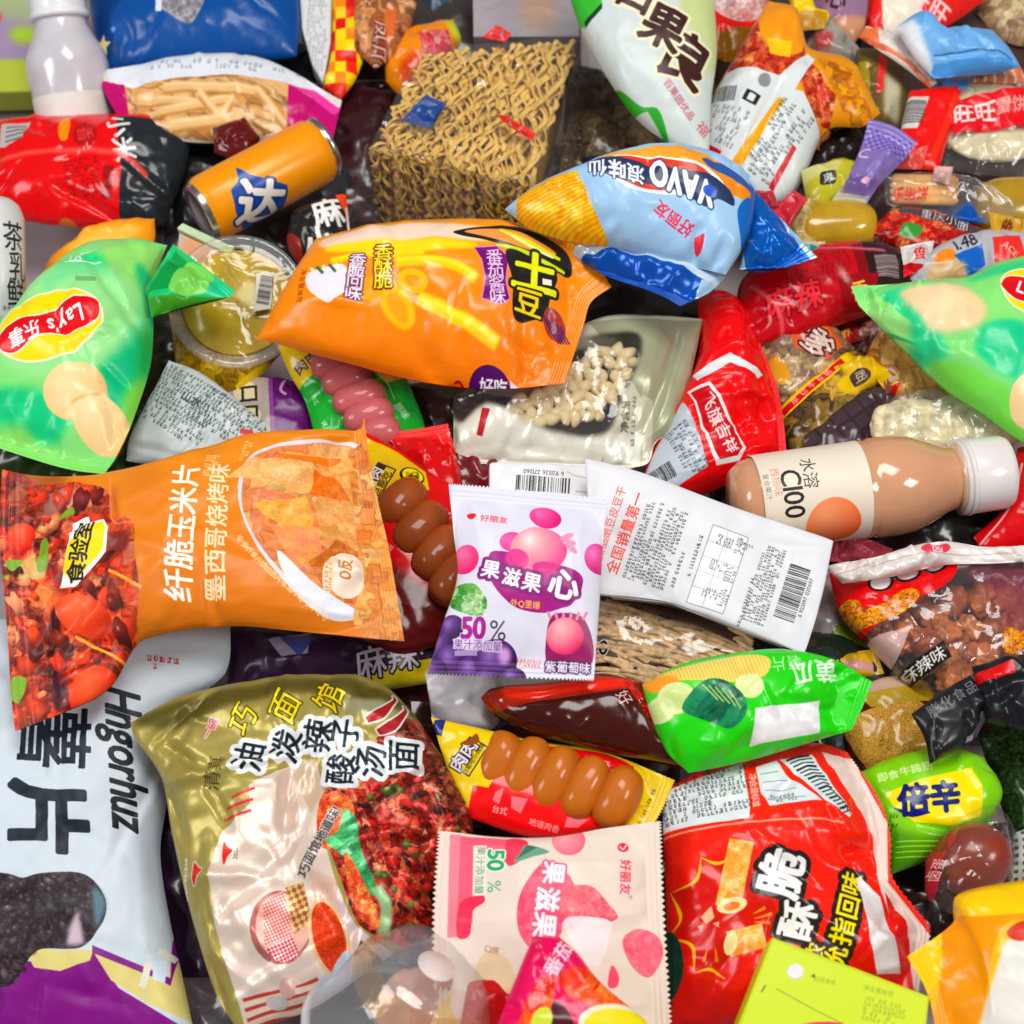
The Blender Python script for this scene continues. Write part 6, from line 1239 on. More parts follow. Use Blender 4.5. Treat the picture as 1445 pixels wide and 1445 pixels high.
a.poly([(132, 100), (172, 108), (180, 160), (158, 162), (142, 130)], '#b01468'); a.poly([(405, 112), (480, 140), (480, 190), (400, 190)], '#b81570'); a.poly([(402, 112), (440, 112), (478, 142), (465, 148), (435, 122)], '#e04aa0')
bag('fries_bag', 'white and magenta bag printed with thick potato fries', 'snack bag', [(134, 102), (210, 88), (290, 78), (380, 86), (482, 140), (470, 195), (380, 200), (250, 200), (170, 170), (150, 135)], (0, 4, 5, 8), .078, .014, a, seals='lr', sw=.07, seed=61, rough=.25, coat=.5, cr=.9, wr=1.4, sy=.15)
a = Art(300, 140, 420, 260, '#5a1418'); bag('sauce_packet', 'small dark red sachet in front of the fries bag', 'packet', [(300, 180), (345, 165), (368, 195), (340, 225), (302, 215)], (0, 1, 2, 4), .086, .007, a, seals='', seed=62, rough=.15, coat=.6)
# --- red bag with the black end
a = Art(-30, 150, 300, 340, '#d01216'); a.poly([(0, 170), (42, 168), (34, 195), (8, 206), (0, 206)], '#b9b4b2'); [a.line([(8, 178 + 7 * k), (36, 175 + 7 * k)], 2.5, '#6a6664') for k in range(4)]; a.poly([(90, 168), (100, 172), (98, 196), (88, 202), (84, 186)], '#e08a1c', smooth=True)
a.poly([(165, 165), (300, 165), (300, 340), (155, 340), (162, 300), (172, 240)], '#22282c'); a.text('小米', 172, 198, 34, 78, '#e8e6e2', bold=.05); a.ell(122, 194, 17, 20, '#a81418'); a.text('香', 122, 194, 24, 80, '#d8504a'); a.micro(118, 250, 46, 50, 84, 7, '#7a0c10', 3); a.barcode(152, 258, 42, 14, 98, '#4a1416', 4); a.line([(0, 224), (90, 216), (170, 222), (205, 245)], 7, '#e85a52', soft=2); a.poly([(66, 304), (85, 294), (102, 300), (90, 310)], '#c8702c', smooth=True)
bag('snack_bag', 'red bag with a black end and barcode left of the orange can', 'snack bag', [(-20, 172), (40, 168), (120, 166), (200, 166), (272, 172), (262, 240), (232, 318), (150, 322), (60, 315), (-20, 300)], (0, 4, 6, 9), .064, .022, a, seals='', seed=63, rough=.2, coat=.5, cr=1.1, sy=.15, creases=[(80, 262, 190, 310, .006, 10), (170, 225, 240, 270, .004, 10)])
a = Art(120, 120, 220, 200, '#d89a14'); bag('snack_packet', 'small mustard packet under the magenta corner of the fries bag', 'packet', [(128, 130), (180, 140), (175, 180), (132, 172)], (0, 1, 2, 3), .05, .01, a, seals='', seed=64)
a = Art(-10, 140, 40, 230, '#16161a'); bag('snack_packet', 'black packet corner at the left edge beside the red bag', 'packet', [(-30, 200), (14, 165), (18, 180), (-20, 240)], (0, 1, 2, 3), .072, .004, a, seals='', seed=65)
# --- white printed can, left edge
p0, p1 = at(0, 462, .085), at(-12, 285, .118); ln = (p1 - p0).length
root = thing('drink_carton', 'white printed cup with black lettering at the left edge', 'cup', p0)
a = Art(0, -160, 180, 160, '#dcdcda', S=2)
for ch, x, y in (('茶', 120, 36), ('乳', 78, 44), ('鲜', 40, 38)): a.text(ch, x, y, 44, 90, '#2a2c2a', bold=.01)
a.text('净含量250ml', 18, 30, 9, 90, '#3a3a38')
lathe('cup', root, p0, p1, [(0, .001), (.001, .014), (.004, .0165), (ln * .85, .0195), (ln * .95, .017), (ln, .013), (ln, .0005)], printed('cup_print', a, .35), art=a, uvspan=(0, ln, -math.pi, math.pi))
# --- black and white small packet by the can
a = Art(395, 260, 510, 385, '#1e1c1c'); a.text('麻', 462, 300, 44, -18, '#f0eee8', bold=.04); a.text('小', 452, 344, 46, -12, '#f0eee8', bold=.05); a.poly([(470, 268), (500, 262), (500, 300), (488, 300)], '#e8502a'); a.poly([(400, 320), (425, 340), (430, 380), (400, 380)], '#8a2a20'); a.line([(487, 285), (491, 330)], 3, '#f0e4d8')
bag('snack_packet', 'small black packet with white brush lettering below the can', 'packet', [(412, 300), (450, 285), (488, 272), (494, 330), (480, 350), (424, 378), (405, 345)], (0, 2, 4, 5), .082, .012, a, seals='', seed=66, rough=.25, coat=.4)
# --- orange bag behind the left green bag
a = Art(40, 290, 250, 440, '#ee9a24'); a.poly([(90, 350), (150, 320), (200, 320), (160, 350)], '#f4bc54', smooth=True, soft=4)
bag('snack_bag', 'orange bag peeping out behind the left green crisp bag', 'snack bag', [(70, 366), (110, 335), (160, 312), (218, 308), (216, 345), (180, 390), (60, 440), (45, 420)], (0, 3, 5, 6), .086, .012, a, seals='', seed=67, rough=.3, cr=1.2)
# --- jelly cup with clear rim
root = thing('jelly_cup', 'yellow jelly cup with a clear rim and a barcode sticker', 'cup', at(330, 440, .07))
p1 = at(335, 425, .100); nrm = Vector((.05, -.35, 1)).normalized(); p0 = p1 - nrm * .032; R = .037
a = Art(0, -100, 100, 100, '#b8a020', S=1.5)
lathe('jelly', root, p0, p1, [(0, .0005), (0, R * .7), (.010, R * .78), (.029, R * .93), (.030, R * .9), (.0302, .0005)], plain('#cfae12', .22, coat=.5, sss=.1, var=.12, vscale=60))
lathe('rim', root, p0, p1, [(.0295, R * .95), (.0308, R * 1.16), (.032, R * 1.17), (.0325, R * 1.12), (.0318, R * .96), (.0295, R * .95)], clear((.97, .97, .94, 1), .12, .1))
lathe('lid_film', root, p0, p1, [(.0322, R * 1.0), (.0326, R * .6), (.0322, .0005)], clear((.97, .95, .75, 1), .015, .1))
a = Art(340, 370, 400, 460, '#e6e2d4', S=2.5); a.barcode(374, 410, 40, 18, 100, seed=9); L = Lay(372, 412, .1045, 0, .3); sheet_solid('barcode_sticker', root, L, [(362, 388), (386, 384), (382, 436), (358, 440)], 0, .0006, printed('cup_sticker', a, .5), a, bev=.0002)
a = Art(230, 400, 420, 580, pal(['#c09a1c', '#a8821a', '#d0ac2a', '#8a6a14'], 22, 93, .5, .08)); a.text('果冻', 300, 490, 26, 70, '#7a3a14'); a.poly([(330, 540), (395, 490), (400, 500), (340, 556)], '#e0c02a')
bag('jelly_packet', 'mustard yellow packet below the clear-rimmed jelly cup', 'packet', [(238, 440), (300, 460), (400, 480), (396, 500), (330, 560), (250, 530)], (0, 2, 3, 5), .074, .014, a, seals='', seed=68, rough=.2, coat=.5)
L = Lay(285, 345, .09, 0, .15); root = thing('snack_tray', 'small pale green lidded tray behind the jelly cup', 'tray', L.P); sheet_solid('tray_edge', root, L, [(250, 322), (258, 314), (330, 348), (326, 360)], -.01, 0, plain('#c4dcae', .4), bev=.001)
a = Art(240, 320, 340, 400, '#c8b4a4'); a.ell(285, 350, 30, 18, '#d8a07c', 20, soft=4); sheet_solid('lid', root, L, [(252, 326), (326, 360), (318, 400), (246, 380)], -.012, -.002, printed('tray_lid', a, .35), a)
# --- printed back packet, purple packet under the left bag
a = Art(170, 490, 390, 670, '#c9d0cf'); a.micro(245, 560, 120, 90, 32, 7, '#3c4648', 3); a.micro(320, 590, 100, 60, 32, 6.5, '#2c3436', 6); a.text('山水', 270, 563, 16, 32, '#3c4648', bold=.03); a.rect(338, 606, 356, 614, '#c84a4a')
bag('snack_packet', 'greyish white packet of small print tucked under the corn-chip bag', 'packet', [(238, 508), (290, 530), (375, 598), (372, 640), (260, 665), (178, 650), (186, 610)], (0, 2, 4, 5), .09, .01, a, seals='', seed=69, rough=.3, cr=1)
a = Art(285, 510, 470, 640, '#5e1a66'); a.poly([(290, 520), (378, 530), (384, 640), (290, 640)], '#b4a8a0'); [a.ell(x, y, 17, 16, '#e2d8b0') for x, y in ((346, 552), (352, 588))]; a.text('口口', 352, 570, 30, 86, '#2c2624', bold=.04); a.line([(402, 535), (396, 550), (404, 558)], 4, '#d8a4d8'); a.poly([(378, 530), (384, 530), (390, 640), (384, 640)], '#8a4a90')
bag('snack_packet', 'purple and cream packet under the yellow corner of the green sausage pack', 'packet', [(300, 535), (370, 530), (440, 545), (455, 620), (380, 640), (310, 625)], (0, 2, 3, 5), .068, .008, a, seals='', seed=70, rough=.25, cr=.7)
a = Art(545, 580, 680, 720, '#c4161a'); a.poly([(560, 600), (630, 596), (632, 612), (562, 618)], '#e0302c', soft=3)
bag('snack_packet', 'plain red packet below the green sausage pack', 'packet', [(545, 612), (590, 605), (632, 598), (648, 660), (660, 720), (600, 700)], (0, 2, 4, 5), .092, .01, a, seals='t', sw=.1, seed=71, rough=.22, coat=.4)

# --- striped box and bags, top centre
L = Lay(448, 50, .075, 0, .3); a = Art(400, -60, 520, 160, '#d9d9d8'); a.micro(445, 50, 26, 190, 4, 6, '#8a9096', 3); rnd = random.Random(4)
root = thing('snack_box', 'white box with small print beside a red and yellow chequered strip', 'box', L.P); sheet_solid('carton', root, L, [(420, -60), (468, -60), (466, 60), (456, 118), (440, 90), (426, 40)], -.02, 0, printed('white_box', a, .5), a)
a = Art(450, -60, 540, 170, '#d84a1c'); cols = ['#f6d314', '#e0341c', '#f08a1c', '#c81c18', '#f5c81a']
for i in range(4):
    for j in range(14): a.rect(458 + 15 * i, -50 + 15 * j, 474 + 15 * i, -35 + 15 * j, cols[(i * 2 + j * 3 + (i * j) % 2) % 5])
bag('snack_packet', 'red and yellow chequered packet strip beside the white box', 'packet', [(466, -60), (520, -60), (520, 40), (505, 105), (480, 145), (456, 125), (468, 60)], (0, 1, 4, 5), .070, .008, a, seals='', seed=72, rough=.35)
a = Art(480, -60, 600, 120, pal(['#9a5a34', '#c88a5a', '#7a3a24', '#d8a878', '#a8442a'], 24, 94, .5, .07)); a.text('凤爪', 536, 60, 26, 100, '#e0c4b4', ol='#6a2018', olw=1.5); a.poly([(545, 10), (560, 15), (556, 50), (546, 60)], '#d8703c', smooth=True, soft=2)
bag('snack_packet', 'brown see-through meat snack packet at the top centre', 'packet', [(498, -60), (600, -50), (572, 60), (530, 98), (500, 70)], (0, 1, 3, 4), .076, .014, a, seals='', seed=73, rough=.14, coat=.7, cr=1.6)
a = Art(530, 20, 660, 150, '#e08a1c'); a.ell(590, 100, 26, 20, '#c84a14', 10, soft=4); a.poly([(590, 50), (632, 40), (640, 75), (600, 90)], pal(['#c8343a', '#e0a0a0', '#d85a5a'], 9, 95)); a.poly([(625, 20), (660, 24), (660, 55), (640, 50)], '#ccd04a', soft=3)
bag('snack_packet', 'orange and pink packet left of the noodle block', 'packet', [(540, 70), (590, 40), (640, 28), (650, 60), (620, 100), (570, 132), (545, 115)], (0, 2, 4, 6), .064, .014, a, seals='', seed=74, rough=.2, coat=.5)
L = Lay(760, 5, .08, 0, .3); a = Art(650, -70, 850, 80, '#9d969a'); a.poly([(720, -70), (790, -70), (780, 40), (740, 40)], '#b0907e', soft=8)
root = thing('clear_box', 'pale translucent box at the top behind the noodle block', 'box', L.P); sheet_solid('carton', root, L, [(666, -60), (820, -60), (818, 52), (668, 52)], -.04, 0, printed('pale_box', a, .25, 0, .4), a)
a = Art(560, -80, 680, 60, '#3a6a78'); a.rect(600, -80, 620, 60, '#16486a'); a.rect(640, -80, 660, 60, '#9aa4a0')
bag('snack_packet', 'teal striped packet in the top background', 'packet', [(575, -70), (670, -70), (664, 40), (590, 30)], (0, 1, 2, 3), .03, .01, a, seals='', seed=75)
# --- white and green bag
a = Art(780, -90, 1040, 240, '#d2dad7'); a.poly([(780, -90), (840, -90), (850, 8), (826, 30), (800, 0)], '#3fae3c'); a.poly([(826, 24), (850, 6), (850, 14), (828, 32)], '#1c3a24')
a.poly([(850, 100), (870, 112), (905, 142), (930, 150), (950, 190), (985, 220), (960, 222), (910, 195), (885, 160), (860, 130)], '#2f9a2c', smooth=True); a.poly([(890, 150), (915, 150), (950, 195), (940, 205)], '#c8ccc4'); a.micro(920, 178, 60, 10, 48, 5, '#4a4a44', 3)
a.poly([(960, -40), (1010, 0), (1012, 70), (1000, 100), (985, 60), (960, 20)], '#c8d49a', smooth=True, soft=3)
for ch, x, y, s in (('良', 968, 86, 74), ('果', 936, 44, 64), ('白', 900, -6, 60)): a.text(ch, x, y, s, 26, '#3c1f1c', ol='#eee8c8', olw=4, bold=.045)
a.ell(975, 100, 16, 10, '#3c1f1c', 26); a.text('百果园优品', 958, 138, 12, 50, '#b04a5c', bold=.02); a.text('福', 992, 170, 18, 40, '#c84a5a')
bag('snack_bag', 'white and green bag with brown lettering sliding down at top centre right', 'snack bag', [(790, -60), (900, -90), (1000, -60), (1012, 60), (1004, 140), (1000, 225), (950, 205), (895, 165), (850, 100), (815, 30)], (0, 2, 5, 8), .128, .018, a, seals='', seed=76, rough=.35, coat=.2, cr=.6, sy=.25)
a = Art(800, 60, 960, 260, pal(['#5a4a3c', '#7a6650', '#40342a', '#8a7a60'], 26, 96, .5, .06))
bag('snack_packet', 'shadowed brown see-through packet between noodles and the white green bag', 'packet', [(800, 90), (860, 100), (920, 190), (960, 230), (880, 260), (790, 250)], (0, 1, 3, 5), .05, .014, a, seals='', seed=77, rough=.16, coat=.6, cr=1.3)
# --- back of a packet with nutrition table
chl = pal(['#c83a28', '#e0683c', '#a02818', '#f09a5c', '#8a2014'], 9, 97, .4, .1)
a = Art(980, -20, 1260, 300, '#d8921c'); a.poly([(1030, 100), (1060, 30), (1110, 10), (1135, 60), (1130, 120), (1080, 130)], chl, smooth=True); a.poly([(1080, -10), (1125, 10), (1135, 60), (1120, 80), (1085, 70), (1072, 30)], '#f09a24', smooth=True); a.poly([(1082, 52), (1118, 58), (1114, 84), (1086, 78)], '#f5c028')
a.poly([(1128, 120), (1145, 90), (1165, 120), (1180, 130), (1175, 165), (1150, 170)], chl); a.poly([(1150, 80), (1200, 90), (1240, 160), (1225, 178), (1190, 150)], pal(['#d8860c', '#e8a01c', '#b0640c'], 16, 98, .5, .06))
a.poly([(1028, 92), (1040, 92), (1098, 112), (1140, 74), (1150, 84), (1080, 196), (1025, 230), (995, 218), (998, 150)], '#dfe3e3'); a.poly([(1098, 142), (1108, 148), (1040, 240), (1026, 232)], '#e0a40c'); a.poly([(1118, 132), (1132, 134), (1162, 182), (1130, 250), (1090, 280), (1040, 240)], '#dee4e4')
a.barcode(1024, 128, 30, 22, 12, seed=2); a.ell(1078, 118, 8, 9, None, ol='#8a8a8a', olw=1); a.frame(1060, 142, 28); a.rect(-11, -8, 11, 8, '#1a1a1a'); a.rect(-5, -5, 5, 5, '#dfe3e3'); a.home(); a.micro(1022, 170, 50, 50, 30, 7, '#5a6264', 4, .6); a.micro(1100, 200, 100, 56, -58, 7.5, '#3c4648', 5, .7); a.poly([(1118, 204), (1124, 208), (1094, 258), (1088, 252)], '#c02a34'); a.poly([(998, 188), (1022, 205), (1012, 224), (998, 214)], '#b8202c')
bag('snack_bag', 'orange chilli snack bag showing its white nutrition table', 'snack bag', [(992, 160), (1030, 92), (1085, 0), (1125, 15), (1142, 72), (1200, 88), (1242, 160), (1215, 180), (1165, 186), (1128, 262), (1085, 292), (1000, 228)], (0, 2, 6, 10), .100, .02, a, seals='', seed=78, rough=.28, cr=1.0, sy=.2, creases=[(1100, 120, 1040, 235, .006, 8), (1140, 80, 1170, 180, .005, 10)])
# --- top right packets
a = Art(970, -60, 1110, 80, '#d8231c'); a.ell(1045, 0, 40, 28, pal(['#e8b8b4', '#f0d4d0', '#d88a88'], 8, 99)); a.poly([(970, -60), (1008, -60), (1010, 60), (990, 60)], '#e0c818'); a.poly([(1008, 45), (1075, 30), (1075, 80), (1010, 80)], '#8a5a14')
bag('snack_packet', 'red and yellow packet with pale pieces at the top edge', 'packet', [(985, -60), (1090, -60), (1080, 40), (1040, 90), (1000, 80)], (0, 1, 3, 4), .07, .012, a, seals='', seed=79, rough=.25)
a = Art(1090, -60, 1190, 60, '#ecc814'); a.poly([(1130, 15), (1168, 14), (1168, 40), (1130, 46)], '#b88a10')
bag('snack_packet', 'bright yellow folded packet at the top edge', 'packet', [(1098, -50), (1135, -50), (1152, 14), (1170, 18), (1165, 40), (1132, 44), (1120, 20)], (0, 1, 4, 5), .092, .006, a, seals='', seed=80, rough=.3)
a = Art(1120, -60, 1240, 80, '#9a7a94'); a.text('心', 1180, 2, 30, 20, '#3a1420', bold=.03); a.poly([(1150, 30), (1225, 20), (1215, 70), (1150, 50)], '#d09a78', soft=3)
bag('snack_packet', 'dusty mauve packet at the top edge right of the yellow one', 'packet', [(1148, -60), (1230, -60), (1222, 30), (1205, 62), (1160, 40), (1146, 10)], (0, 1, 3, 5), .078, .01, a, seals='', seed=81, rough=.2, coat=.4)
a = Art(1120, 30, 1240, 130, '#a8a49c'); a.poly([(1150, 45), (1175, 50), (1172, 70), (1150, 66)], '#b8504c', soft=2)
bag('snack_packet', 'greyish clear wrapper crumpled under the mauve packet', 'wrapper', [(1138, 55), (1170, 38), (1215, 70), (1210, 100), (1180, 96), (1142, 78)], (0, 2, 3, 5), .074, .012, a, seals='', seed=82, rough=.15, coat=.6, cr=2)
a = Art(1180, -60, 1360, 80, '#d82a24'); a.poly([(1250, -60), (1320, -60), (1290, 30), (1252, 40)], '#f0e6d4', smooth=True); a.text('旺旺', 1312, 10, 30, 30, '#f4d8d4', bold=.03)
bag('snack_packet', 'red packet with white lettering at the top right', 'packet', [(1222, 20), (1240, -50), (1350, -60), (1390, 0), (1330, 40), (1262, 50), (1225, 48)], (0, 2, 3, 6), .072, .012, a, seals='', seed=83, rough=.25)
a = Art(1360, -60, 1520, 80, pal(['#a88a6a', '#c8b48a', '#8a6a50', '#d8c8a0'], 18, 101, .5, .06)); bag('snack_packet', 'beige and brown packet in the far top right corner', 'packet', [(1390, -50), (1500, -50), (1500, 70), (1420, 60), (1380, 20)], (0, 1, 2, 4), .06, .012, a, seals='', seed=84)
a = Art(1230, 0, 1460, 130, '#78aede'); a.poly([(1230, 30), (1290, 25), (1320, 90), (1300, 110)], '#e4e8ee', soft=3); a.line([(1318, 76), (1400, 74), (1430, 80)], 1.6, '#3a6494'); a.poly([(1320, 85), (1430, 80), (1440, 110), (1320, 112)], '#5a9ad4')
bag('snack_packet', 'sky blue folded pouch resting on the wrapped cracker', 'pouch', [(1262, 40), (1300, 18), (1330, 40), (1400, 42), (1440, 96), (1400, 104), (1318, 110), (1290, 80)], (0, 3, 4, 6), .118, .012, a, seals='', seed=85, rough=.3, coat=.3, cr=1.0, sy=.2, creases=[(1320, 76, 1430, 80, .003, 6)])
a = Art(1200, 20, 1330, 140, '#e6dcd6'); a.poly([(1210, 30), (1240, 38), (1240, 60), (1215, 56)], '#e07a4a'); a.line([(1225, 55), (1270, 80), (1315, 122)], 5, '#d87a5a')
bag('snack_packet', 'white and orange torn strip under the sky blue pouch', 'packet', [(1212, 52), (1222, 36), (1262, 50), (1300, 80), (1322, 118), (1312, 126), (1270, 92)], (0, 1, 4, 5), .104, .004, a, seals='', seed=86, rough=.3)
# wrapped cracker
a = Art(1300, 90, 1480, 260); a.frame(1394, 158, -5); a.rect(-50, -25, 60, 25, '#d01a26'); a.text('旺旺', -18, 0, 30, 0, '#f6e2dc', bold=.05); a.text('雪饼', 32, -4, 22, 0, '#f0a89c', bold=.03); a.home(); a.text('香', 1342, 228, 18, 20, '#3a3430'); a.poly([(1320, 104), (1370, 108), (1366, 124), (1318, 130)], '#4a8ac8')
rQ, _ = bag('cracker_wrapper', 'clear wrapper with a red label round a pale round cracker', 'wrapper', [(1318, 110), (1390, 100), (1480, 100), (1480, 250), (1400, 248), (1325, 240)], (0, 2, 3, 5), .088, .014, a, seals='', seed=87, film=((.985, .98, .97, 1), .03), cr=1.6)
q = at(1400, 172, .088); v, f = blob((0, 0, 0), (1, 0, 0), (0, 1, .15), (0, -.15, 1), .036, .031, .008, 5, .03, 30, 22, 2.4, 2.); o = mesh('snow_cracker', v, f, plain('#ead9b0', .7, var=.12, vscale=120, bump=.6, bscale=220)); o.location = q; tag(o, 'pale round rice cracker behind a red label in the clear wrapper', 'cracker')
a = Art(1250, 100, 1370, 260, '#d81f1c'); a.poly([(1280, 132), (1312, 135), (1295, 180), (1270, 175)], '#d9d6d2'); a.barcode(1292, 156, 34, 26, 100, '#3a3434', 6); a.line([(1352, 130), (1330, 190), (1305, 245)], 10, '#f03a24'); a.poly([(1270, 215), (1310, 205), (1300, 245), (1266, 240)], '#f0645c')
bag('snack_packet', 'red packet with a barcode left of the wrapped cracker', 'packet', [(1284, 128), (1352, 122), (1356, 135), (1325, 240), (1262, 238), (1272, 180)], (0, 1, 3, 4), .094, .008, a, seals='', seed=88, rough=.22, coat=.4)
a = Art(1200, 60, 1300, 200, '#6a5a34'); a.poly([(1240, 75), (1252, 85), (1246, 130), (1236, 130)], '#d83a34'); a.poly([(1212, 85), (1225, 90), (1228, 130), (1216, 125)], '#a8942c'); a.poly([(1248, 105), (1272, 120), (1268, 170), (1246, 160)], '#c8c4a8', soft=3)
bag('snack_packet', 'olive and red thin packet standing behind the purple sweet', 'packet', [(1208, 70), (1260, 75), (1285, 120), (1275, 180), (1230, 180), (1206, 130)], (0, 2, 3, 5), .08, .01, a, seals='', seed=89, rough=.2, coat=.4)
# sweets and small things
a = Art(1160, 160, 1310, 310, '#8a78b4'); a.poly([(1215, 165), (1300, 195), (1280, 225), (1225, 200)], chk('#6a5aa4', '#9a8ac8', 5, 30)); a.poly([(1180, 250), (1228, 262), (1220, 300), (1160, 296)], '#b4b494', soft=2); a.text('C', 1222, 210, 22, 20, '#e8dcec'); a.poly([(1200, 240), (1240, 250), (1225, 270), (1190, 262)], '#6e5a8c', soft=3); a.ell(1222, 252, 6, 4, '#d8a4c8')
bag('sweet', 'purple wrapped sweet with a chequered twist end', 'sweet', [(1226, 168), (1262, 178), (1294, 200), (1278, 222), (1240, 262), (1218, 296), (1168, 292), (1200, 240), (1216, 205)], (0, 2, 5, 6), .106, .010, a, seals='tb', sw=.16, seed=90, rough=.25, coat=.4, cr=.8, wr=1.5)
a = Art(1110, 220, 1230, 310, '#bcb83a'); a.poly([(1130, 232), (1190, 225), (1180, 245), (1135, 255)], '#d4d08a', soft=2); a.rrect(1156, 246, 1178, 264, 5, '#2c2c28'); a.text('爽', 1167, 255, 14, -10, '#e8e8e0')
bag('jelly_packet', 'yellow green jelly packet left of the purple sweet', 'packet', [(1130, 242), (1190, 222), (1215, 240), (1190, 290), (1140, 296)], (0, 1, 3, 4), .096, .010, a, seals='', seed=91, rough=.2, coat=.5)
q = at(1178, 320, .090); v, f = blob((0, 0, 0), (1, .1, 0), (-.1, 1, .2), (0, -.2, 1), .026, .017, .015, 8, .04, 26, 20, 4.); o = mesh('jelly_pudding', v, f, plain('#c9a01a', .2, coat=.6, sss=.4, var=.08)); o.location = q; tag(o, 'amber yellow pudding cup below the yellow green jelly packet', 'pudding')
q = at(1428, 292, .082); v, f = blob((0, 0, 0), (1, .1, 0), (-.1, 1, .2), (0, -.2, 1), .026, .02, .016, 9, .04, 26, 20, 3.); o = mesh('jelly_pudding', v, f, plain('#b8901a', .2, coat=.6, sss=.4, var=.08)); o.location = q; tag(o, 'amber yellow pudding at the right edge behind the finger biscuits', 'pudding')
a = Art(1100, 170, 1220, 270, '#26201f'); bag('snack_packet', 'black packet in the shadow behind the yellow green jelly', 'packet', [(1150, 190), (1210, 172), (1232, 215), (1180, 240), (1135, 250)], (0, 1, 2, 4), .074, .01, a, seals='', seed=92, rough=.2, coat=.4)
# finger biscuits
a = Art(1230, 230, 1450, 340); a.text('手指饼', 1286, 272, 16, 4, '#d02a2a', bold=.03); a.poly([(1345, 300), (1368, 284), (1395, 304), (1360, 316)], '#1c5aa8')
bag('biscuit_pack', 'clear pack of golden finger biscuits with red lettering', 'packet', [(1246, 246), (1350, 246), (1400, 262), (1436, 290), (1420, 320), (1350, 308), (1250, 290)], (0, 2, 4, 6), .098, .010, a, seals='r', sw=.2, seed=93, film=((.985, .98, .97, 1), .04), cr=1.3, wr=2)
for k in range(4):
    pa, pb = at(1256, 253 + 9 * k, .097), at(1352, 255 + 9.5 * k, .097); t = np.linspace(0, 1, 14)[:, None]; path = np.array(pa) * (1 - t) + np.array(pb) * t - np.array(pa); rr = .0042 * np.minimum(1, np.sin(np.linspace(.12, 3.02, 14)) * 3)
    v, f = tube(path, rr, rr * .8, 12); o = mesh('finger_biscuit', v, f, plain('#dca35c', .6, var=.15, vscale=60)); o.location = pa; tag(o, '%s golden finger biscuit from the top in the clear pack' % ordn[k], 'biscuit', 'finger biscuits in the clear pack')
a = Art(1230, 280, 1420, 340, '#1c4a80'); bag('snack_packet', 'blue packet edge under the finger biscuits', 'packet', [(1290, 285), (1390, 290), (1400, 320), (1330, 320)], (0, 1, 2, 3), .074, .006, a, seals='', seed=94)
a = Art(1200, 280, 1430, 380, pal(['#b01c1c', '#d84a34', '#8a1414', '#e88a5a', '#c83024'], 10, 102, .4, .1)); a.poly([(1275, 318), (1300, 322), (1292, 338), (1270, 334)], '#3f8a3c', smooth=True); a.line([(1270, 292), (1350, 312), (1400, 330)], 12, '#4a4448'); a.text('重庆小面', 1335, 306, 18, 14, '#e8e4e8', ol='#2a2226', olw=2)
bag('snack_packet', 'red hotpot picture packet below the finger biscuits', 'packet', [(1226, 330), (1262, 295), (1320, 296), (1406, 330), (1370, 362), (1290, 366)], (0, 2, 3, 5), .094, .008, a, seals='', seed=95, rough=.25, coat=.4)
a = Art(1250, 310, 1470, 420, '#b4b4ba'); a.text('1.48', 1362, 342, 24, -20, '#22222a', bold=.02); a.poly([(1320, 360), (1340, 352), (1350, 366), (1325, 376)], '#e88a2a', smooth=True); a.poly([(1345, 362), (1385, 345), (1390, 375), (1368, 390)], '#1f62b0'); a.poly([(1312, 372), (1360, 372), (1370, 400), (1310, 400)], '#c8a87c', soft=3); a.poly([(1400, 335), (1440, 330), (1450, 370), (1405, 372)], '#d83a34'); a.text('ACE', 1425, 352, 14, 40, '#f4d0c8')
bag('snack_packet', 'silver grey packet with a blue patch and red corner above the green bag', 'packet', [(1275, 385), (1330, 345), (1400, 322), (1460, 335), (1470, 380), (1400, 398), (1300, 410)], (0, 2, 4, 6), .102, .01, a, seals='', seed=96, rough=.25, coat=.3)
a = Art(1060, 270, 1160, 330, '#b83a44'); bag('sweet', 'small pink red sweet on the blue bag fold', 'sweet', [(1062, 268), (1092, 270), (1100, 292), (1068, 300)], (0, 1, 2, 3), .138, .007, a, seals='', seed=97, rough=.25)

# a few more small packets filling the right-hand heap
def little(label, cat, pts, h, base, T=.009, seed=0, extra=None, rough=.25):
    xs, ys = [p[0] for p in pts], [p[1] for p in pts]; a = Art(min(xs) - 8, min(ys) - 8, max(xs) + 8, max(ys) + 8, base)
    if extra: extra(a)
    bag('snack_packet', label, cat, pts, (0, 1, 2, 3), h, T, a, seals='lr', sw=.09, seed=seed, rough=rough, coat=.4, cr=1.2, wr=1.4)
little('red packet with a white band below the nutrition-table bag', 'packet', [(1085, 300), (1120, 268), (1140, 282), (1110, 325)], .118, '#c83a48', seed=158, T=.006)
little('teal and white packet in the gap above the dark red bag', 'packet', [(1110, 345), (1165, 338), (1168, 362), (1112, 372)], .112, '#d8c8b0', seed=159, T=.006, extra=lambda a: a.rect(1112, 345, 1165, 354, '#2a8a8c'))
little('gold wrapped biscuit beside the silver grey packet', 'packet', [(1395, 300), (1445, 310), (1450, 340), (1400, 330)], .108, '#c8a03c', seed=160, T=.007, extra=lambda a: a.text('脆', 1422, 320, 18, 10, '#7a2a14', bold=.03))
little('pale pink packet between the red packet and the wrapped cracker', 'packet', [(1318, 236), (1345, 236), (1340, 262), (1314, 258)], .104, '#d8b4b0', seed=161, T=.004)
little('orange striped packet under the sky blue pouch', 'packet', [(1362, 60), (1440, 96), (1450, 118), (1372, 116)], .100, '#e07a3c', seed=162, T=.006, extra=lambda a: [a.line([(1370 + 14 * k, 60), (1380 + 14 * k, 120)], 4, '#f4e4d0') for k in range(6)])
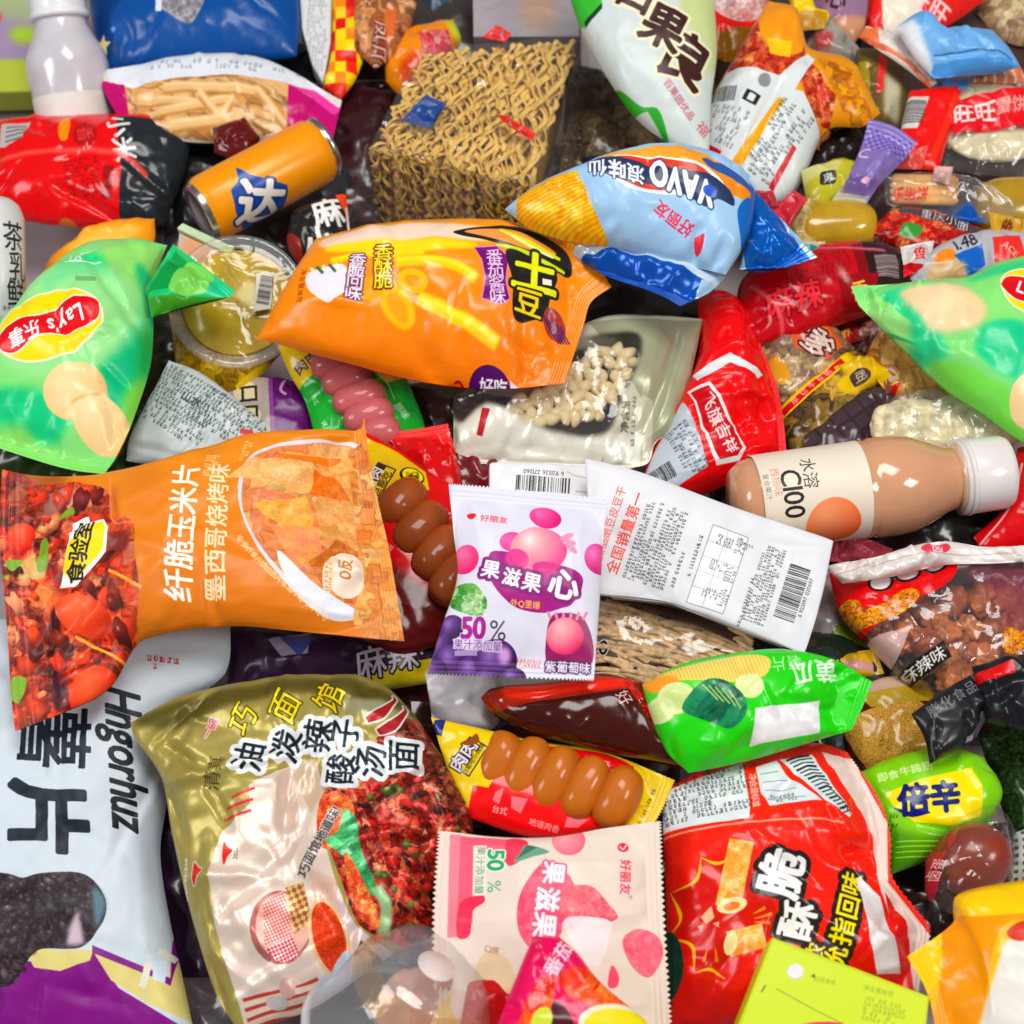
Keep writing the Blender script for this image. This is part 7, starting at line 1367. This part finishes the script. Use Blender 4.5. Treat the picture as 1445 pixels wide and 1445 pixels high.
little('small clear red-dotted wrapper above the chocolate packet', 'wrapper', [(1244, 520), (1280, 512), (1284, 545), (1250, 556)], .094, '#8a4a44', seed=163, T=.006, extra=lambda a: a.ell(1264, 532, 10, 8, '#d8c0a8'))
little('white and red packet corner right of the dark red bag', 'packet', [(1270, 350), (1318, 340), (1310, 378), (1275, 392)], .106, '#e4dcd8', seed=164, T=.006, extra=lambda a: (a.rect(1270, 372, 1318, 392, '#c8202a'), a.text('鱼', 1296, 360, 18, -12, '#c8202a', bold=.03)))
little('cream noodle-print packet right of the blue bag fold', 'packet', [(1100, 285), (1150, 278), (1152, 345), (1108, 352)], .10, pal(['#d8c48a', '#c8b070', '#e6d8a8', '#a89050'], 7, 7, .4, .08), seed=150)
little('small orange and white packet left of the purple sweet', 'packet', [(1130, 150), (1180, 160), (1172, 215), (1125, 208)], .082, '#c86a1c', seed=151, extra=lambda a: a.micro(1150, 185, 36, 30, 10, 7, '#f0e4d0', 3))
little('amber see-through sweet packet beside the olive thin packet', 'packet', [(1190, 130), (1225, 120), (1232, 172), (1200, 180)], .09, pal(['#c88a14', '#a8640c', '#e0a830'], 12, 8, .5, .06), seed=152)
little('small red packet with yellow writing above the striped packet', 'packet', [(1150, 462), (1200, 440), (1216, 480), (1180, 500)], .086, '#b8201c', seed=153, extra=lambda a: a.text('香辣', 1186, 470, 20, -28, '#f2cf3a', bold=.02))
little('yellow packet with dark marks in front of the chocolate packet', 'packet', [(1176, 520), (1232, 500), (1252, 535), (1200, 562)], .088, '#d8b424', seed=154, extra=lambda a: (a.ell(1214, 530, 16, 10, '#4a3a3a', -20), a.text('豆', 1214, 530, 14, -20, '#e8d8a0')))
little('silvery white packet corner beside the right green bag', 'packet', [(1262, 548), (1330, 560), (1322, 580), (1256, 572)], .090, '#c8c4c0', seed=155, extra=lambda a: a.micro(1292, 564, 50, 14, 8, 6, '#8a3a30', 3))
little('pink packet under the crackling bag flap', 'packet', [(1180, 745), (1260, 775), (1240, 800), (1168, 790)], .092, '#b04a58', seed=156)
little('small yellow packet left of the crackling bag', 'packet', [(1166, 925), (1236, 915), (1248, 950), (1176, 962)], .097, '#c8a424', seed=157, extra=lambda a: a.rect(1176, 930, 1240, 944, '#c89a90'))

# ================================================================== lower layers: mostly added filler packets, coloured dark as shade for the gaps
low = [('dark filler packet in the gap between the red bag and the can', '#1c1a1e', [(200, 190), (330, 190), (320, 330), (210, 330)], .045),
       ('dark olive filler packet between the left green bag and the jelly cup', '#2a2a16', [(190, 400), (330, 400), (330, 600), (180, 600)], .05),
       ('dark brown filler packet above the cashew pouch under the orange bag', '#241c18', [(740, 380), (1000, 380), (1000, 520), (740, 540)], .066),
       ('dark red brown filler packet under the sausage pack and sauce pouch', '#301416', [(580, 990), (960, 1000), (960, 1220), (600, 1220)], .08),
       ('dark grey filler packet at the back left beside the blue bag', '#26262c', [(120, 60), (480, 60), (480, 230), (130, 230)], .03),
       ('blackish filler packet under the peach bottle cap', '#1e1416', [(1180, 700), (1460, 690), (1460, 840), (1180, 840)], .07),
       ('dark green filler packet under the cucumber bag', '#14241a', [(1000, 880), (1260, 900), (1260, 1100), (1000, 1080)], .085),
       ('dark brown filler packet in the gap under the orange bag', '#33201c', [(560, 540), (680, 545), (700, 640), (600, 660)], .062),
       ('black filler packet under the cashew pouch', '#17161a', [(600, 540), (720, 560), (700, 690), (610, 680)], .055),
       ('deep red filler packet between the sausage pack and the cashew pouch', '#7a1216', [(600, 620), (720, 640), (720, 720), (610, 720)], .074),
       ('dark violet filler packet under the noodle bag at the lower left', '#2c1230', [(200, 1100), (330, 1140), (360, 1480), (240, 1480)], .05),
       ('brown filler packet in the shadow between lychee packet and noodle bag', '#3a1c18', [(560, 1130), (700, 1150), (690, 1360), (560, 1380)], .07),
       ('maroon filler packet in the gap below the brown sausages', '#4a1216', [(500, 850), (680, 860), (700, 1010), (520, 1000)], .064),
       ('charcoal filler packet under the peach bottle', '#2a2526', [(1000, 600), (1240, 600), (1240, 800), (1000, 760)], .052),
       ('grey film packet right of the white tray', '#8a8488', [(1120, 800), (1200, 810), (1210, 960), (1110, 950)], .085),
       ('dark wine filler packet under the lime green packet', '#2c1416', [(1230, 1180), (1420, 1160), (1440, 1360), (1260, 1360)], .06),
       ('dark green filler packet left of the red crispy bag', '#16301e', [(880, 1180), (980, 1200), (980, 1460), (900, 1460)], .07),
       ('dark olive filler packet under the left green crisp bag', '#34401a', [(-40, 560), (220, 580), (200, 720), (-40, 720)], .07),
       ('slate filler packet under the orange can', '#2c2e34', [(220, 260), (500, 220), (500, 360), (230, 370)], .035),
       ('dark maroon filler packet left of the noodle block', '#3c1418', [(420, 120), (560, 110), (540, 320), (440, 320)], .035),
       ('dark blue filler packet behind the blue crisp bag', '#141c34', [(820, 220), (1000, 210), (1010, 440), (830, 430)], .055),
       ('dark red filler packet under the right green bag', '#5a1014', [(1180, 380), (1460, 380), (1460, 600), (1180, 600)], .05),
       ('brown filler packet under the crackling bag at the right edge', '#3a2016', [(1160, 780), (1500, 780), (1500, 1060), (1160, 1040)], .055),
       ('dusky filler packet at the back under the nutrition-table bag', '#4a3a34', [(960, -40), (1260, -40), (1240, 260), (980, 260)], .03),
       ('shade-coloured filler packet at the back right under the wrapped cracker', '#4a3430', [(1220, -40), (1500, -40), (1500, 360), (1200, 340)], .035),
       ('grey brown filler packet in the back behind the chequered strip', '#4a423c', [(420, -60), (820, -60), (820, 120), (430, 130)], .02),
       ('greyish crumpled filler packet at the bottom edge under the noodle bag', '#5a5052', [(250, 1380), (600, 1370), (600, 1520), (250, 1520)], .055),
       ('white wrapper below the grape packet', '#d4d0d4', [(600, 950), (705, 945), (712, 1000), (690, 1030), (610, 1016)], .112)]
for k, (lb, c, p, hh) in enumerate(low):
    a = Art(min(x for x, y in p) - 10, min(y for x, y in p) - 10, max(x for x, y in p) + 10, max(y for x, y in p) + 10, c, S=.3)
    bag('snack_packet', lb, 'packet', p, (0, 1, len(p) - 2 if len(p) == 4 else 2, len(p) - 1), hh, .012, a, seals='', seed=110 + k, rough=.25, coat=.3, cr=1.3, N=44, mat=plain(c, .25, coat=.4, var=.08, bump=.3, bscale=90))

bpy.data.objects.remove(_fonto); bpy.data.curves.remove(_fontc)
